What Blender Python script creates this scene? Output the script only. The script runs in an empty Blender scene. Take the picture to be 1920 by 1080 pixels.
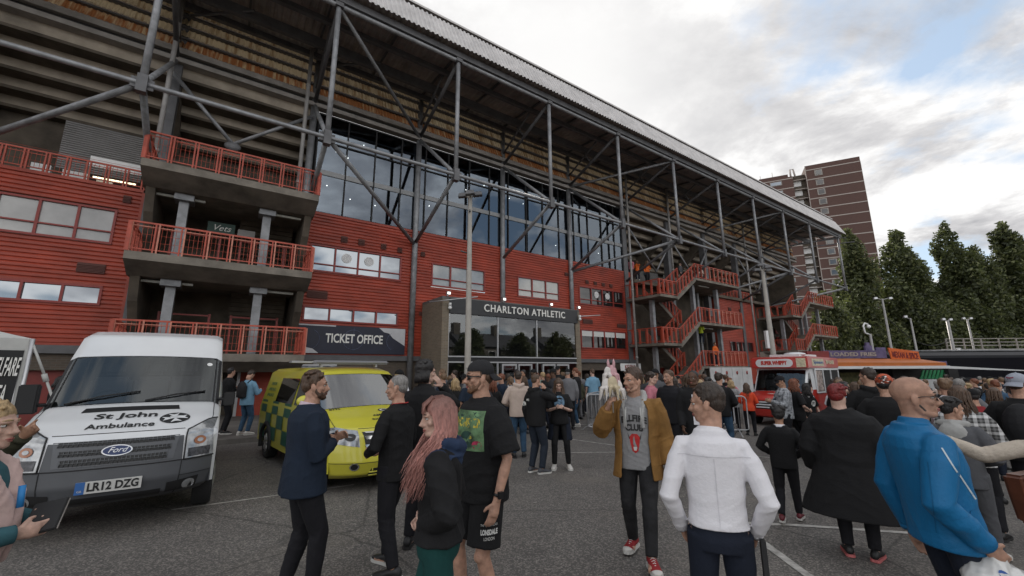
import bpy, bmesh, math, random
import numpy as np
from mathutils import Vector, Matrix, noise
R = math.radians
rnd = random.Random(7)
S = bpy.context.scene
COL = S.collection

# ---------------------------------------------------------------- camera
F_PX, PITCH, ROLL = 770.0, 11.33, 0.3
cam_d = bpy.data.cameras.new('camera'); cam = bpy.data.objects.new('camera', cam_d); COL.objects.link(cam)
cam_d.sensor_width = 36; cam_d.lens = 36 * F_PX / 1920; cam_d.clip_end = 2000; cam_d.clip_start = 0.05
cam.matrix_world = Matrix.Translation((0, 0, 1.82)) @ (Matrix.Rotation(R(90 + PITCH), 4, 'X') @ Matrix.Rotation(R(-ROLL), 4, 'Z'))
S.camera = cam
# ---------------------------------------------------------------- world: hazy sun behind broken cloud
SUN_EL, SUN_AZ = R(38.2), R(7.6)
SUN = Vector((math.sin(SUN_AZ) * math.cos(SUN_EL), math.cos(SUN_AZ) * math.cos(SUN_EL), math.sin(SUN_EL)))
W = bpy.data.worlds.new('World'); S.world = W; W.use_nodes = True
wn, wl = W.node_tree.nodes, W.node_tree.links
wn.clear()
def wnode(t, **k):
    n = wn.new(t)
    for a, b in k.items(): setattr(n, a, b)
    return n
def wmath(op, a, b=None, clamp=False):
    n = wnode('ShaderNodeMath', operation=op, use_clamp=clamp)
    for i, v in enumerate((a, b)):
        if v is None: continue
        if isinstance(v, (int, float)): n.inputs[i].default_value = v
        else: wl.new(v, n.inputs[i])
    return n.outputs[0]
def wramp(fac, stops):
    n = wnode('ShaderNodeValToRGB'); e = n.color_ramp.elements
    while len(e) < len(stops): e.new(0.5)
    for i, (p, c) in enumerate(stops): e[i].position = p; e[i].color = (*c, 1) if not isinstance(c, (int, float)) else (c, c, c, 1)
    wl.new(fac, n.inputs[0]); return n.outputs[0]
def wmix(fac, a, b, mode='MIX'):
    n = wnode('ShaderNodeMix', data_type='RGBA', blend_type=mode)
    for s, v in ((0, fac), (6, a), (7, b)):
        if isinstance(v, (int, float)): n.inputs[s].default_value = v
        elif isinstance(v, tuple): n.inputs[s].default_value = (*v, 1)
        else: wl.new(v, n.inputs[s])
    return n.outputs[2]
sky = wnode('ShaderNodeTexSky', sky_type='NISHITA', sun_disc=False, sun_elevation=SUN_EL, sun_rotation=SUN_AZ)
tc = wnode('ShaderNodeTexCoord'); sep = wnode('ShaderNodeSeparateXYZ'); wl.new(tc.outputs['Generated'], sep.inputs[0])
den = wmath('ADD', wmath('MAXIMUM', sep.outputs[2], 0.0), 0.22)
cx, cy = wmath('DIVIDE', sep.outputs[0], den), wmath('DIVIDE', sep.outputs[1], den)
comb = wnode('ShaderNodeCombineXYZ'); wl.new(cx, comb.inputs[0]); wl.new(cy, comb.inputs[1])
def wnoise(scale, det, rough, off, dist=0.0):
    m = wnode('ShaderNodeMapping'); m.inputs[1].default_value = off; wl.new(comb.outputs[0], m.inputs[0])
    n = wnode('ShaderNodeTexNoise'); n.inputs['Scale'].default_value = scale; n.inputs['Detail'].default_value = det
    n.inputs['Roughness'].default_value = rough; n.inputs['Distortion'].default_value = dist
    wl.new(m.outputs[0], n.inputs[0]); return n.outputs[0]
n1 = wnoise(1.5, 9, 0.55, (3.1, 1.7, 0), 0.15)
n2 = wnoise(1.7, 9, 0.62, (8.4, 5.2, 3), 0.25)
dot = wnode('ShaderNodeVectorMath', operation='DOT_PRODUCT'); wl.new(tc.outputs['Generated'], dot.inputs[0]); dot.inputs[1].default_value = SUN
glow = wmath('POWER', wmath('MAXIMUM', dot.outputs['Value'], 0.0), 14.0)
cover = wramp(wmath('ADD', n1, wmath('MULTIPLY', glow, 0.25)), [(0.39, 0.0), (0.48, 1.0)])
cl_col = wramp(n2, [(0.36, (2.7, 2.7, 2.85)), (0.46, (4.4, 4.35, 4.4)), (0.53, (6.4, 6.35, 6.3))])
cl_col = wmix(glow, cl_col, (6.1, 6.05, 6.0))
back = wramp(wmath('MULTIPLY', sep.outputs[1], -1.0), [(0.0, 1.0), (0.75, 1.85)])   # unseen sun-facing cloud behind the camera, brightened to lift the ambient light
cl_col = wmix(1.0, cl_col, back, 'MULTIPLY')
blue = wmix(0.6, sky.outputs[0], (3.4, 4.3, 5.2))
bg = wnode('ShaderNodeBackground'); bg.inputs['Strength'].default_value = 0.1
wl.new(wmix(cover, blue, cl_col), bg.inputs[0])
wo = wnode('ShaderNodeOutputWorld'); wl.new(bg.outputs[0], wo.inputs[0])
# ---------------------------------------------------------------- sun (veiled by thin cloud)
sd = bpy.data.lights.new('sun', 'SUN'); sd.energy = 3.2; sd.angle = R(1.5); sd.color = (1.0, 0.93, 0.84)
so = bpy.data.objects.new('sun', sd); COL.objects.link(so); so.rotation_mode = 'QUATERNION'; so.rotation_quaternion = SUN.to_track_quat('Z', 'Y')
S.view_settings.view_transform = 'Standard'; S.view_settings.look = 'None'; S.view_settings.exposure = 0.7; S.view_settings.gamma = 1.0
S.cycles.max_bounces = 6; S.cycles.transparent_max_bounces = 12; S.cycles.caustics_reflective = False; S.cycles.caustics_refractive = False

# ---------------------------------------------------------------- geometry helpers
def smooth01(t): t = max(0.0, min(1.0, t)); return t * t * (3 - 2 * t)
def gz(x, y): return -0.33 * smooth01((x - 2.5) / 8.5) * smooth01((y - 1.0) / 4.0)
class MB:
    """collects geometry for ONE mesh object; mats by slot index"""
    def __init__(s): s.v = []; s.f = []; s.m = []; s.sm = []
    def add(s, verts, faces, mi=0, smooth=False):
        o = len(s.v); s.v += [tuple(p) for p in verts]
        for f in faces: s.f.append([i + o for i in f]); s.m.append(mi); s.sm.append(smooth)
        return s
    def box(s, x0, x1, y0, y1, z0, z1, mi=0):
        v = [(x, y, z) for z in (z0, z1) for y in (y0, y1) for x in (x0, x1)]
        return s.add(v, [(0, 2, 3, 1), (4, 5, 7, 6), (0, 1, 5, 4), (2, 6, 7, 3), (0, 4, 6, 2), (1, 3, 7, 5)], mi)
    def hexa(s, v, mi=0): return s.add(v, [(0, 3, 2, 1), (4, 5, 6, 7), (0, 1, 5, 4), (1, 2, 6, 5), (2, 3, 7, 6), (3, 0, 4, 7)], mi)
    def prism(s, poly, a, b, axis=0, mi=0):
        """poly: 2D outline, extruded from a to b along axis"""
        def P(p, t): return (t, p[0], p[1]) if axis == 0 else ((p[0], t, p[1]) if axis == 1 else (p[0], p[1], t))
        n = len(poly); v = [P(p, a) for p in poly] + [P(p, b) for p in poly]
        return s.add(v, [tuple(range(n))[::-1], tuple(range(n, 2 * n))] + [(i, (i + 1) % n, (i + 1) % n + n, i + n) for i in range(n)], mi)
    def tube(s, pts, r, n=10, mi=0, cap=True, flat=1.0, ref=None, smooth=True):
        pts = [Vector(p) for p in pts]; rs = r if isinstance(r, (list, tuple)) else [r] * len(pts)
        V = []; prev = None
        for i, p in enumerate(pts):
            t = (pts[min(i + 1, len(pts) - 1)] - pts[max(i - 1, 0)]); t = t.normalized() if t.length > 1e-9 else Vector((0, 0, 1))
            if prev is None:
                u = Vector(ref) if ref else (Vector((0, 0, 1)) if abs(t.z) < 0.9 else Vector((1, 0, 0)))
            else: u = prev
            u = u - t * u.dot(t)
            if u.length < 1e-6: u = t.orthogonal()
            u.normalize(); w = t.cross(u); prev = u
            for k in range(n):
                a = 2 * math.pi * k / n
                V.append(p + u * (math.cos(a) * rs[i]) + w * (math.sin(a) * rs[i] * flat))
        L = len(pts); Fs = [(i * n + k, i * n + (k + 1) % n, (i + 1) * n + (k + 1) % n, (i + 1) * n + k) for i in range(L - 1) for k in range(n)]
        if cap: Fs += [tuple(range(n))[::-1], tuple(range((L - 1) * n, L * n))]
        return s.add(V, Fs, mi, smooth)
    def loft(s, rings, mi=0, cap=True, smooth=True, closed=True):
        n = len(rings[0]); V = [p for r in rings for p in r]; L = len(rings); m = n if closed else n - 1
        Fs = [(i * n + k, i * n + (k + 1) % n, (i + 1) * n + (k + 1) % n, (i + 1) * n + k) for i in range(L - 1) for k in range(m)]
        if cap and closed: Fs += [tuple(range(n))[::-1], tuple(range((L - 1) * n, L * n))]
        return s.add(V, Fs, mi, smooth)
    def ball(s, c, r, nu=14, nv=9, mi=0, rot=None):
        r = (r, r, r) if isinstance(r, (int, float)) else r; V = []; M = rot or Matrix.Identity(3)
        for j in range(1, nv):
            th = math.pi * j / nv
            for i in range(nu):
                a = 2 * math.pi * i / nu
                V.append(Vector(c) + M @ Vector((r[0] * math.sin(th) * math.cos(a), r[1] * math.sin(th) * math.sin(a), r[2] * math.cos(th))))
        V += [Vector(c) + M @ Vector((0, 0, r[2])), Vector(c) - M @ Vector((0, 0, r[2]))]
        T, B = len(V) - 2, len(V) - 1
        Fs = [(j * nu + i, (j + 1) * nu + i, (j + 1) * nu + (i + 1) % nu, j * nu + (i + 1) % nu) for j in range(nv - 2) for i in range(nu)]
        Fs += [(T, i, (i + 1) % nu) for i in range(nu)] + [(B, (nv - 2) * nu + (i + 1) % nu, (nv - 2) * nu + i) for i in range(nu)]
        return s.add(V, Fs, mi, True)
    def build(s, name, mats, parent=None, loc=None, rotz=None):
        me = bpy.data.meshes.new(name); me.from_pydata(s.v, [], s.f)
        if not isinstance(mats, (list, tuple)): mats = [mats]
        for m in mats: me.materials.append(m)
        me.polygons.foreach_set('material_index', s.m); me.polygons.foreach_set('use_smooth', s.sm)
        me.update()
        o = bpy.data.objects.new(name, me); COL.objects.link(o)
        if parent: o.parent = parent
        if loc is not None: o.location = loc
        if rotz is not None: o.rotation_euler = (0, 0, rotz)
        return o
def recalc(o):
    bm = bmesh.new(); bm.from_mesh(o.data); bmesh.ops.recalc_face_normals(bm, faces=bm.faces); bm.to_mesh(o.data); bm.free(); return o
def bevel(o, w=0.01, seg=2):
    bm = bmesh.new(); bm.from_mesh(o.data)
    bmesh.ops.bevel(bm, geom=[e for e in bm.edges if e.is_manifold and e.calc_face_angle(0) > 0.5], offset=w, segments=seg, affect='EDGES', clamp_overlap=True)
    bm.to_mesh(o.data); bm.free(); return o
def empty(name, label=None, cat=None, loc=(0, 0, 0), rotz=0.0, group=None):
    o = bpy.data.objects.new(name, None); COL.objects.link(o); o.location = loc; o.rotation_euler = (0, 0, rotz); o.empty_display_size = 0.2
    return tag(o, label, cat, group)
def tag(o, label=None, cat=None, group=None, kind=None):
    if label: o['label'] = label
    if cat: o['category'] = cat
    if group: o['group'] = group
    if kind: o['kind'] = kind
    return o
def text_mesh(txt, size, ext=0.004, shear=0.0, bold=0.0, space=1.0, alignx='CENTER', res=3):
    c = bpy.data.curves.new('text', 'FONT'); c.body = txt; c.size = size; c.extrude = ext; c.shear = shear; c.offset = bold
    c.space_character = space; c.align_x = alignx; c.align_y = 'CENTER'; c.resolution_u = res
    o = bpy.data.objects.new('text', c); COL.objects.link(o); bpy.context.view_layer.update()
    me = bpy.data.meshes.new_from_object(o.evaluated_get(bpy.context.evaluated_depsgraph_get()))
    v = [tuple(p.co) for p in me.vertices]; f = [tuple(p.vertices) for p in me.polygons]
    bpy.data.objects.remove(o); bpy.data.curves.remove(c); bpy.data.meshes.remove(me)
    return v, f
def add_text(mb, txt, size, org, ux, uy, ext=0.004, mi=0, width=None, **k):
    """text centred at org in the plane of ux, uy"""
    v, f = text_mesh(txt, size, ext, **k)
    ux, uy = Vector(ux).normalized(), Vector(uy).normalized(); n = ux.cross(uy); org = Vector(org)
    sx = 1.0
    if width:
        w = max(p[0] for p in v) - min(p[0] for p in v); sx = width / w
    mb.add([org + ux * (p[0] * sx) + uy * p[1] + n * p[2] for p in v], f, mi)

# ---------------------------------------------------------------- materials
MATS = {}
def mat(name, col, rough=0.6, metal=0.0, var=0.0, vs=3.0, bump=0.0, bs=30.0, spec=0.5, stretch=(1, 1, 1), var2=None, coat=0.0, fleck=0.0):
    if name in MATS: return MATS[name]
    m = bpy.data.materials.new(name); m.use_nodes = True; nt = m.node_tree; b = nt.nodes['Principled BSDF']
    b.inputs['Base Color'].default_value = (*col, 1); b.inputs['Roughness'].default_value = rough; b.inputs['Metallic'].default_value = metal
    b.inputs['Specular IOR Level'].default_value = spec; b.inputs['Coat Weight'].default_value = coat
    if var or bump or fleck:
        t = nt.nodes.new('ShaderNodeTexCoord'); mp = nt.nodes.new('ShaderNodeMapping'); mp.inputs[3].default_value = stretch
        nt.links.new(t.outputs['Object'], mp.inputs[0])
        def nz(sc, det=6, ro=0.6):
            n = nt.nodes.new('ShaderNodeTexNoise'); n.inputs['Scale'].default_value = sc; n.inputs['Detail'].default_value = det; n.inputs['Roughness'].default_value = ro
            nt.links.new(mp.outputs[0], n.inputs[0]); return n.outputs[0]
        if var or fleck:
            r = nt.nodes.new('ShaderNodeValToRGB'); e = r.color_ramp.elements
            lo = tuple(c * (1 - var) for c in col); hi = tuple(min(1, c * (1 + var)) for c in col)
            if var2: hi = var2
            e[0].position = 0.3; e[1].position = 0.7; e[0].color = (*lo, 1); e[1].color = (*hi, 1)
            nt.links.new(nz(vs), r.inputs[0]); out = r.outputs[0]
            if fleck:
                r2 = nt.nodes.new('ShaderNodeValToRGB'); e = r2.color_ramp.elements; e[0].position = 0.52; e[1].position = 0.7
                nt.links.new(nz(bs * 2, 3, 0.7), r2.inputs[0]); mx = nt.nodes.new('ShaderNodeMix'); mx.data_type = 'RGBA'; mx.blend_type = 'ADD'
                mx.inputs[0].default_value = fleck; nt.links.new(out, mx.inputs[6]); nt.links.new(r2.outputs[0], mx.inputs[7]); out = mx.outputs[2]
            nt.links.new(out, b.inputs['Base Color'])
        if bump:
            bu = nt.nodes.new('ShaderNodeBump'); bu.inputs['Strength'].default_value = bump; bu.inputs['Distance'].default_value = 0.02
            nt.links.new(nz(bs), bu.inputs['Height']); nt.links.new(bu.outputs[0], b.inputs['Normal'])
    MATS[name] = m; return m
def glass_mat(name, tint, transp, rough=0.02, refl=0.9, base=None):
    """window glass: part see-through, part mirror"""
    if name in MATS: return MATS[name]
    m = bpy.data.materials.new(name); m.use_nodes = True; nt = m.node_tree; nt.nodes.clear()
    o = nt.nodes.new('ShaderNodeOutputMaterial'); g = nt.nodes.new('ShaderNodeBsdfGlossy'); g.inputs[0].default_value = (*[refl * c for c in tint], 1); g.inputs['Roughness'].default_value = rough
    t = nt.nodes.new('ShaderNodeBsdfTransparent'); t.inputs[0].default_value = (*tint, 1); mx = nt.nodes.new('ShaderNodeMixShader')
    lw = nt.nodes.new('ShaderNodeFresnel'); lw.inputs[0].default_value = 1.5
    ma = nt.nodes.new('ShaderNodeMath'); ma.operation = 'ADD'; ma.use_clamp = True; ma.inputs[1].default_value = 1 - transp; nt.links.new(lw.outputs[0], ma.inputs[0])
    nt.links.new(ma.outputs[0], mx.inputs[0]); nt.links.new(t.outputs[0], mx.inputs[1]); nt.links.new(g.outputs[0], mx.inputs[2]); nt.links.new(mx.outputs[0], o.inputs[0])
    MATS[name] = m; return m
def emit_mat(name, col, st):
    if name in MATS: return MATS[name]
    m = bpy.data.materials.new(name); m.use_nodes = True; b = m.node_tree.nodes['Principled BSDF']
    b.inputs['Base Color'].default_value = (*col, 1); b.inputs['Emission Color'].default_value = (*col, 1); b.inputs['Emission Strength'].default_value = st
    MATS[name] = m; return m
M_red = mat('red cladding', (0.30, 0.040, 0.018), 0.5, var=0.34, vs=0.7, bump=0.12, bs=18, stretch=(1, 1, 2.2))
M_redframe = mat('red frame paint', (0.24, 0.026, 0.018), 0.45, var=0.1)
M_rail = mat('red railing paint', (0.39, 0.066, 0.036), 0.5, var=0.25, vs=4)
M_railpale = mat('weathered pink railing paint', (0.50, 0.19, 0.13), 0.55, var=0.3, vs=5)
M_steel = mat('galvanised steel', (0.23, 0.235, 0.245), 0.5, 0.35, var=0.3, vs=3, bump=0.08, bs=50)
M_steeld = mat('dark painted steel', (0.10, 0.10, 0.105), 0.55, 0.1, var=0.3, vs=2)
M_pipe = mat('pale grey pipe', (0.30, 0.29, 0.28), 0.5, 0.1, var=0.2, vs=2)
M_conc = mat('stained concrete', (0.17, 0.15, 0.125), 0.85, var=0.4, vs=1.3, bump=0.2, bs=25)
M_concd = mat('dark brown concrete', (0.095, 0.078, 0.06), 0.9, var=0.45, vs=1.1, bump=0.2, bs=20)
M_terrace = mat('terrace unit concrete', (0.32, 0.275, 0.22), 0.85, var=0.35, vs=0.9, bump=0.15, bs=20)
M_ledge = mat('ledge concrete', (0.27, 0.25, 0.23), 0.8, var=0.25, vs=2)
M_black = mat('matt black', (0.012, 0.012, 0.013), 0.7)
M_dark = mat('dark interior', (0.02, 0.019, 0.019), 0.9)
M_white = mat('white paint', (0.72, 0.72, 0.71), 0.45, var=0.08)
M_whitet = mat('white lettering', (0.75, 0.74, 0.7), 0.5)
M_alu = mat('aluminium', (0.5, 0.5, 0.51), 0.35, 0.7)
M_brick = None
# ================================================================ ground
def brick_mat(name, c1, c2, mortar, sc=1.0):
    m = bpy.data.materials.new(name); m.use_nodes = True; nt = m.node_tree; b = nt.nodes['Principled BSDF']; b.inputs['Roughness'].default_value = 0.9
    t = nt.nodes.new('ShaderNodeTexCoord'); sp = nt.nodes.new('ShaderNodeSeparateXYZ'); nt.links.new(t.outputs['Object'], sp.inputs[0])
    ad = nt.nodes.new('ShaderNodeMath'); nt.links.new(sp.outputs[0], ad.inputs[0]); nt.links.new(sp.outputs[1], ad.inputs[1])
    cb = nt.nodes.new('ShaderNodeCombineXYZ'); nt.links.new(ad.outputs[0], cb.inputs[0]); nt.links.new(sp.outputs[2], cb.inputs[1])
    br = nt.nodes.new('ShaderNodeTexBrick'); br.inputs['Scale'].default_value = sc; br.inputs['Brick Width'].default_value = 0.225; br.inputs['Row Height'].default_value = 0.075
    br.inputs['Mortar Size'].default_value = 0.008; br.inputs['Color1'].default_value = (*c1, 1); br.inputs['Color2'].default_value = (*c2, 1); br.inputs['Mortar'].default_value = (*mortar, 1)
    nt.links.new(cb.outputs[0], br.inputs[0]); nt.links.new(br.outputs[0], b.inputs['Base Color']); return m
M_brick = brick_mat('buff brick', (0.21, 0.165, 0.115), (0.15, 0.12, 0.085), (0.2, 0.18, 0.15))
M_brickd = brick_mat('brown brick', (0.10, 0.075, 0.055), (0.075, 0.06, 0.045), (0.1, 0.09, 0.08))
def asphalt():
    m = bpy.data.materials.new('asphalt'); m.use_nodes = True; nt = m.node_tree; b = nt.nodes['Principled BSDF']; N = nt.nodes.new; lk = nt.links.new
    t = N('ShaderNodeTexCoord')
    def nz(sc, det, ro=0.6):
        n = N('ShaderNodeTexNoise'); n.inputs['Scale'].default_value = sc; n.inputs['Detail'].default_value = det; n.inputs['Roughness'].default_value = ro; lk(t.outputs['Object'], n.inputs[0]); return n.outputs[0]
    def ramp(x, a, ca, c, cc):
        r = N('ShaderNodeValToRGB'); e = r.color_ramp.elements; e[0].position = a; e[1].position = c; e[0].color = (*ca, 1); e[1].color = (*cc, 1); lk(x, r.inputs[0]); return r.outputs[0]
    def mix(f, a, c, mode='MIX'):
        n = N('ShaderNodeMix'); n.data_type = 'RGBA'; n.blend_type = mode
        if isinstance(f, float): n.inputs[0].default_value = f
        else: lk(f, n.inputs[0])
        for i, v in ((6, a), (7, c)):
            if isinstance(v, tuple): n.inputs[i].default_value = (*v, 1)
            else: lk(v, n.inputs[i])
        return n.outputs[2]
    base = ramp(nz(0.55, 8, 0.65), 0.3, (0.104, 0.096, 0.090), 0.7, (0.152, 0.142, 0.132))
    vor = N('ShaderNodeTexVoronoi'); vor.inputs['Scale'].default_value = 75; lk(t.outputs['Object'], vor.inputs[0])
    sp = N('ShaderNodeSeparateColor'); lk(vor.outputs['Color'], sp.inputs[0])
    chips = ramp(sp.outputs[0], 0.5, (0.64, 0.64, 0.64), 1.0, (2.05, 2.0, 1.92))
    col = mix(1.0, base, chips, 'MULTIPLY')
    dust = ramp(nz(0.75, 5, 0.5), 0.54, (0, 0, 0), 0.72, (0.5, 0.5, 0.5))
    col = mix(dust, col, (0.17, 0.15, 0.125))
    stain = ramp(nz(1.7, 4, 0.5), 0.63, (0, 0, 0), 0.72, (0.5, 0.5, 0.5))
    col = mix(stain, col, (0.035, 0.033, 0.032))
    cr = N('ShaderNodeTexVoronoi'); cr.feature = 'DISTANCE_TO_EDGE'; cr.inputs['Scale'].default_value = 0.33; wv = N('ShaderNodeMix'); wv.data_type = 'VECTOR'; wv.inputs[0].default_value = 0.12
    nn = N('ShaderNodeTexNoise'); nn.inputs['Scale'].default_value = 2.5; nn.inputs['Detail'].default_value = 6; lk(t.outputs['Object'], nn.inputs[0])
    lk(t.outputs['Object'], wv.inputs[4]); lk(nn.outputs[1], wv.inputs[5]); lk(wv.outputs[1], cr.inputs[0])
    crack = ramp(cr.outputs[0], 0.0, (0.7, 0.7, 0.7), 0.006, (0, 0, 0))
    col = mix(crack, col, (0.025, 0.024, 0.023))
    lk(col, b.inputs['Base Color']); b.inputs['Roughness'].default_value = 0.68; b.inputs['Specular IOR Level'].default_value = 0.5
    bu = N('ShaderNodeBump'); bu.inputs['Strength'].default_value = 0.4; bu.inputs['Distance'].default_value = 0.01
    lk(sp.outputs[0], bu.inputs['Height']); lk(bu.outputs[0], b.inputs['Normal']); return m
M_asph = asphalt()
def sheet(xs, ys, dz=0.0):
    mb = MB(); nx, ny = len(xs), len(ys)
    mb.add([(x, y, gz(x, y) + dz) for y in ys for x in xs], [(j * nx + i, j * nx + i + 1, (j + 1) * nx + i + 1, (j + 1) * nx + i) for j in range(ny - 1) for i in range(nx - 1)]); return mb
gx = [-600, -200, -60] + [i for i in range(-30, 41)] + [60, 90, 140, 300, 600]
gy = [-600, -150, -40] + [i for i in range(-15, 61)] + [90, 150, 300, 600]
tag(sheet(gx, gy).build('ground', M_asph), kind='structure')
M_line = mat('worn road paint', (0.40, 0.385, 0.36), 0.8, var=0.45, vs=9, bump=0.2, bs=60)
def stripe(p, q, w):
    p, q = Vector((*p, 0)), Vector((*q, 0)); d = (q - p).normalized(); n = Vector((-d.y, d.x, 0)) * w / 2; k = max(2, int((q - p).length / 0.25)); V = []
    for i in range(k + 1):
        c = p.lerp(q, i / k); jl, jr = rnd.uniform(0.75, 1.05), rnd.uniform(0.75, 1.05)
        for e in (c + n * jl, c - n * jr): V.append((e.x, e.y, gz(e.x, e.y) + 0.004))
    return V, [(2 * i, 2 * i + 1, 2 * i + 3, 2 * i + 2) for i in range(k)]
mb = MB()
for p, q, w in [((2.67, 5.05), (2.62, 3.2), 0.10), ((2.75, 5.42), (5.6, 5.1), 0.085), ((0.7, 12.4), (2.6, 10.55), 0.06), ((1.0, 9.75), (2.6, 9.8), 0.06),
                ((-4.6, 6.0), (-2.6, 7.2), 0.055), ((2.6, 10.55), (6.2, 9.5), 0.06), ((-2.4, 13.2), (3.8, 15.0), 0.07)]:
    mb.add(*stripe(p, q, w))
tag(mb.build('road_markings', M_line), kind='structure')
# pavement with kerb in front of the stand
U2 = (math.sin(R(55.3)), math.cos(R(55.3))); N2 = (math.cos(R(55.3)), -math.sin(R(55.3)))
FROT = R(90 - 55.3)
def Fp(s, o, h=0.0):
    k = 20.0 - o; return Vector((U2[0] * s - N2[0] * k, U2[1] * s - N2[1] * k, h))
def fempty(name, label, cat, s, o, h=0.0, group=None, turn=0.0): return empty(name, label, cat, Fp(s, o, h), FROT + turn, group)
mb = MB()
mb.box(-30, 8.0, -6.6, 0.6, -0.05, 0.13); mb.box(-30, 8.0, -6.75, -6.604, -0.05, 0.126, 1)
tag(mb.build('pavement', [mat('paving', (0.12, 0.11, 0.10), 0.85, var=0.3, vs=2, bump=0.2), mat('kerb stone', (0.15, 0.14, 0.13), 0.85, var=0.3, vs=3)], loc=Fp(0, 0), rotz=FROT), kind='structure')

# ================================================================ football stand (local frame: x along the front, y inwards, z up)
stand = fempty('football_stand', 'huge grandstand with red cladding, glass front and tubular steel frame', 'stadium', 0, 0)
PITCHR = 0.155
def cladding(name, s0, s1, h0, h1, holes, depth=1.5):
    mb = MB(); n = int(round((h1 - h0) / PITCHR)); p = (h1 - h0) / n
    for i in range(n):
        a, b = h0 + i * p, h0 + (i + 1) * p; mid = (a + b) / 2
        cuts = sorted((x0, x1) for x0, x1, y0, y1 in holes if y0 < mid < y1); segs = []; c = s0
        for x0, x1 in cuts:
            if x0 > c: segs.append((c, x0))
            c = max(c, x1)
        if c < s1: segs.append((c, s1))
        for x0, x1 in segs:
            L = [(-0.004, a), (-0.036, a + 0.02), (-0.036, a + p * 0.72), (-0.004, b)]
            V = [(x, y, z) for y, z in L for x in (x0, x1)]
            mb.add(V, [(2 * k, 2 * k + 1, 2 * k + 3, 2 * k + 2) for k in range(3)])
    for x, sg in ((s0, -1), (s1, 1)):                # returns at the ends and corner trims
        mb.box(min(x, x - sg * 0.02), max(x, x - sg * 0.02), 0.0, depth, h0, h1)
        mb.box(x - 0.06 + sg * 0.03, x + 0.06 + sg * 0.03, -0.06, 0.03, h0, h1)
    mb.box(s0, s1, -0.06, 0.1, h1, h1 + 0.12); mb.box(s0, s1, -0.045, 0.05, h0 - 0.08, h0)
    return mb.build(name, M_red, stand)
glass_sky = mat('reflecting window glass', (0.26, 0.28, 0.30), 0.03, 1.0)
glass_blind = mat('window glass over pale blind', (0.36, 0.36, 0.35), 0.06, 0.25, var=0.12, vs=1.5)
glass_dim = mat('dark window glass', (0.10, 0.10, 0.10), 0.03, 0.9)
M_blind = mat('white blind', (0.6, 0.6, 0.58), 0.7)
holes = {'L': [], 'M': [], 'R': []}
def window(block, s0, s1, h0, h1, n, transom, kinds, discs=()):
    holes[block].append((s0, s1, h0, h1)); fb = MB(); fw = 0.075
    fb.box(s0, s1, -0.07, 0.06, h1 - fw, h1); fb.box(s0, s1, -0.085, 0.06, h0, h0 + fw)
    step = (s1 - s0 - fw) / n
    for i in range(n + 1): fb.box(s0 + i * step, s0 + i * step + fw, -0.068, 0.06, h0 + fw, h1 - fw)
    if transom:
        zt = h0 + (h1 - h0) * transom
        for i in range(n): fb.box(s0 + i * step + fw, s0 + (i + 1) * step, -0.066, 0.06, zt, zt + 0.05)
    fr = fb.build('window', M_redframe, stand)
    for i in range(n):
        x0, x1 = s0 + i * step + fw, s0 + (i + 1) * step; k = kinds[i % len(kinds)]
        t = rnd.uniform(-0.012, 0.012)
        g = MB().add([(x0, 0.0 - t, h0 + fw), (x1, t, h0 + fw), (x1, t + 0.01, h1 - fw), (x0, 0.01 - t, h1 - fw)], [(0, 1, 2, 3)]).build('pane', k, fr)
        if i in discs:
            cxx, czz, rr = (x0 + x1) / 2, h0 + (h1 - h0) * 0.63, 0.23; d = MB()
            d.add([(cxx + rr * math.cos(a * math.pi / 12), -0.02, czz + rr * math.sin(a * math.pi / 12)) for a in range(24)], [tuple(range(24))])
            for w in (0.05, 0.12, 0.18):
                d.tube([(cxx + w * math.cos(a * math.pi / 12), -0.024, czz + w * math.sin(a * math.pi / 12)) for a in range(25)], 0.006, 4, 1, False)
            d.build('round_sticker', [M_white, mat('grey print', (0.4, 0.4, 0.42))], fr)
    return fr
G, B_, D_ = glass_sky, glass_blind, glass_dim
window('M', 2.68, 6.95, 6.27, 7.55, 4, 0.27, [G], (1, 2))
window('M', 2.62, 6.92, 4.0, 4.68, 4, 0, [G])
window('M', 8.6, 11.93, 6.22, 7.5, 3, 0.33, [B_])
window('M', 14.22, 17.58, 6.2, 7.49, 3, 0.33, [B_])
window('M', 19.36, 23.88, 6.19, 7.46, 4, 0.27, [D_], (1, 2))
w5 = window('M', 19.38, 23.9, 3.22, 4.5, 4, 0, [D_])
for i in range(4):
    x = 19.38 + i * 1.111 + 0.09; MB().box(x, x + 1.0, -0.03, -0.01, 4.05, 4.41).build('blind', M_blind, w5)
window('L', -8.6, -3.8, 6.35, 7.68, 5, 0.33, [B_])
window('L', -8.6, -3.8, 4.12, 4.82, 5, 0, [G])
window('R', 38.2, 42.6, 3.4, 4.4, 4, 0, [D_])
cladding('red_wall', -16, -3.2, 2.8, 8.5, holes['L']); cladding('red_wall', 2.52, 24.85, 2.62, 8.98, holes['M']); cladding('red_wall', 36.9, 43.6, 0.5, 8.3, holes['R'])
M_vent = mat('brown vent louvre', (0.09, 0.03, 0.022), 0.7)
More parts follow.
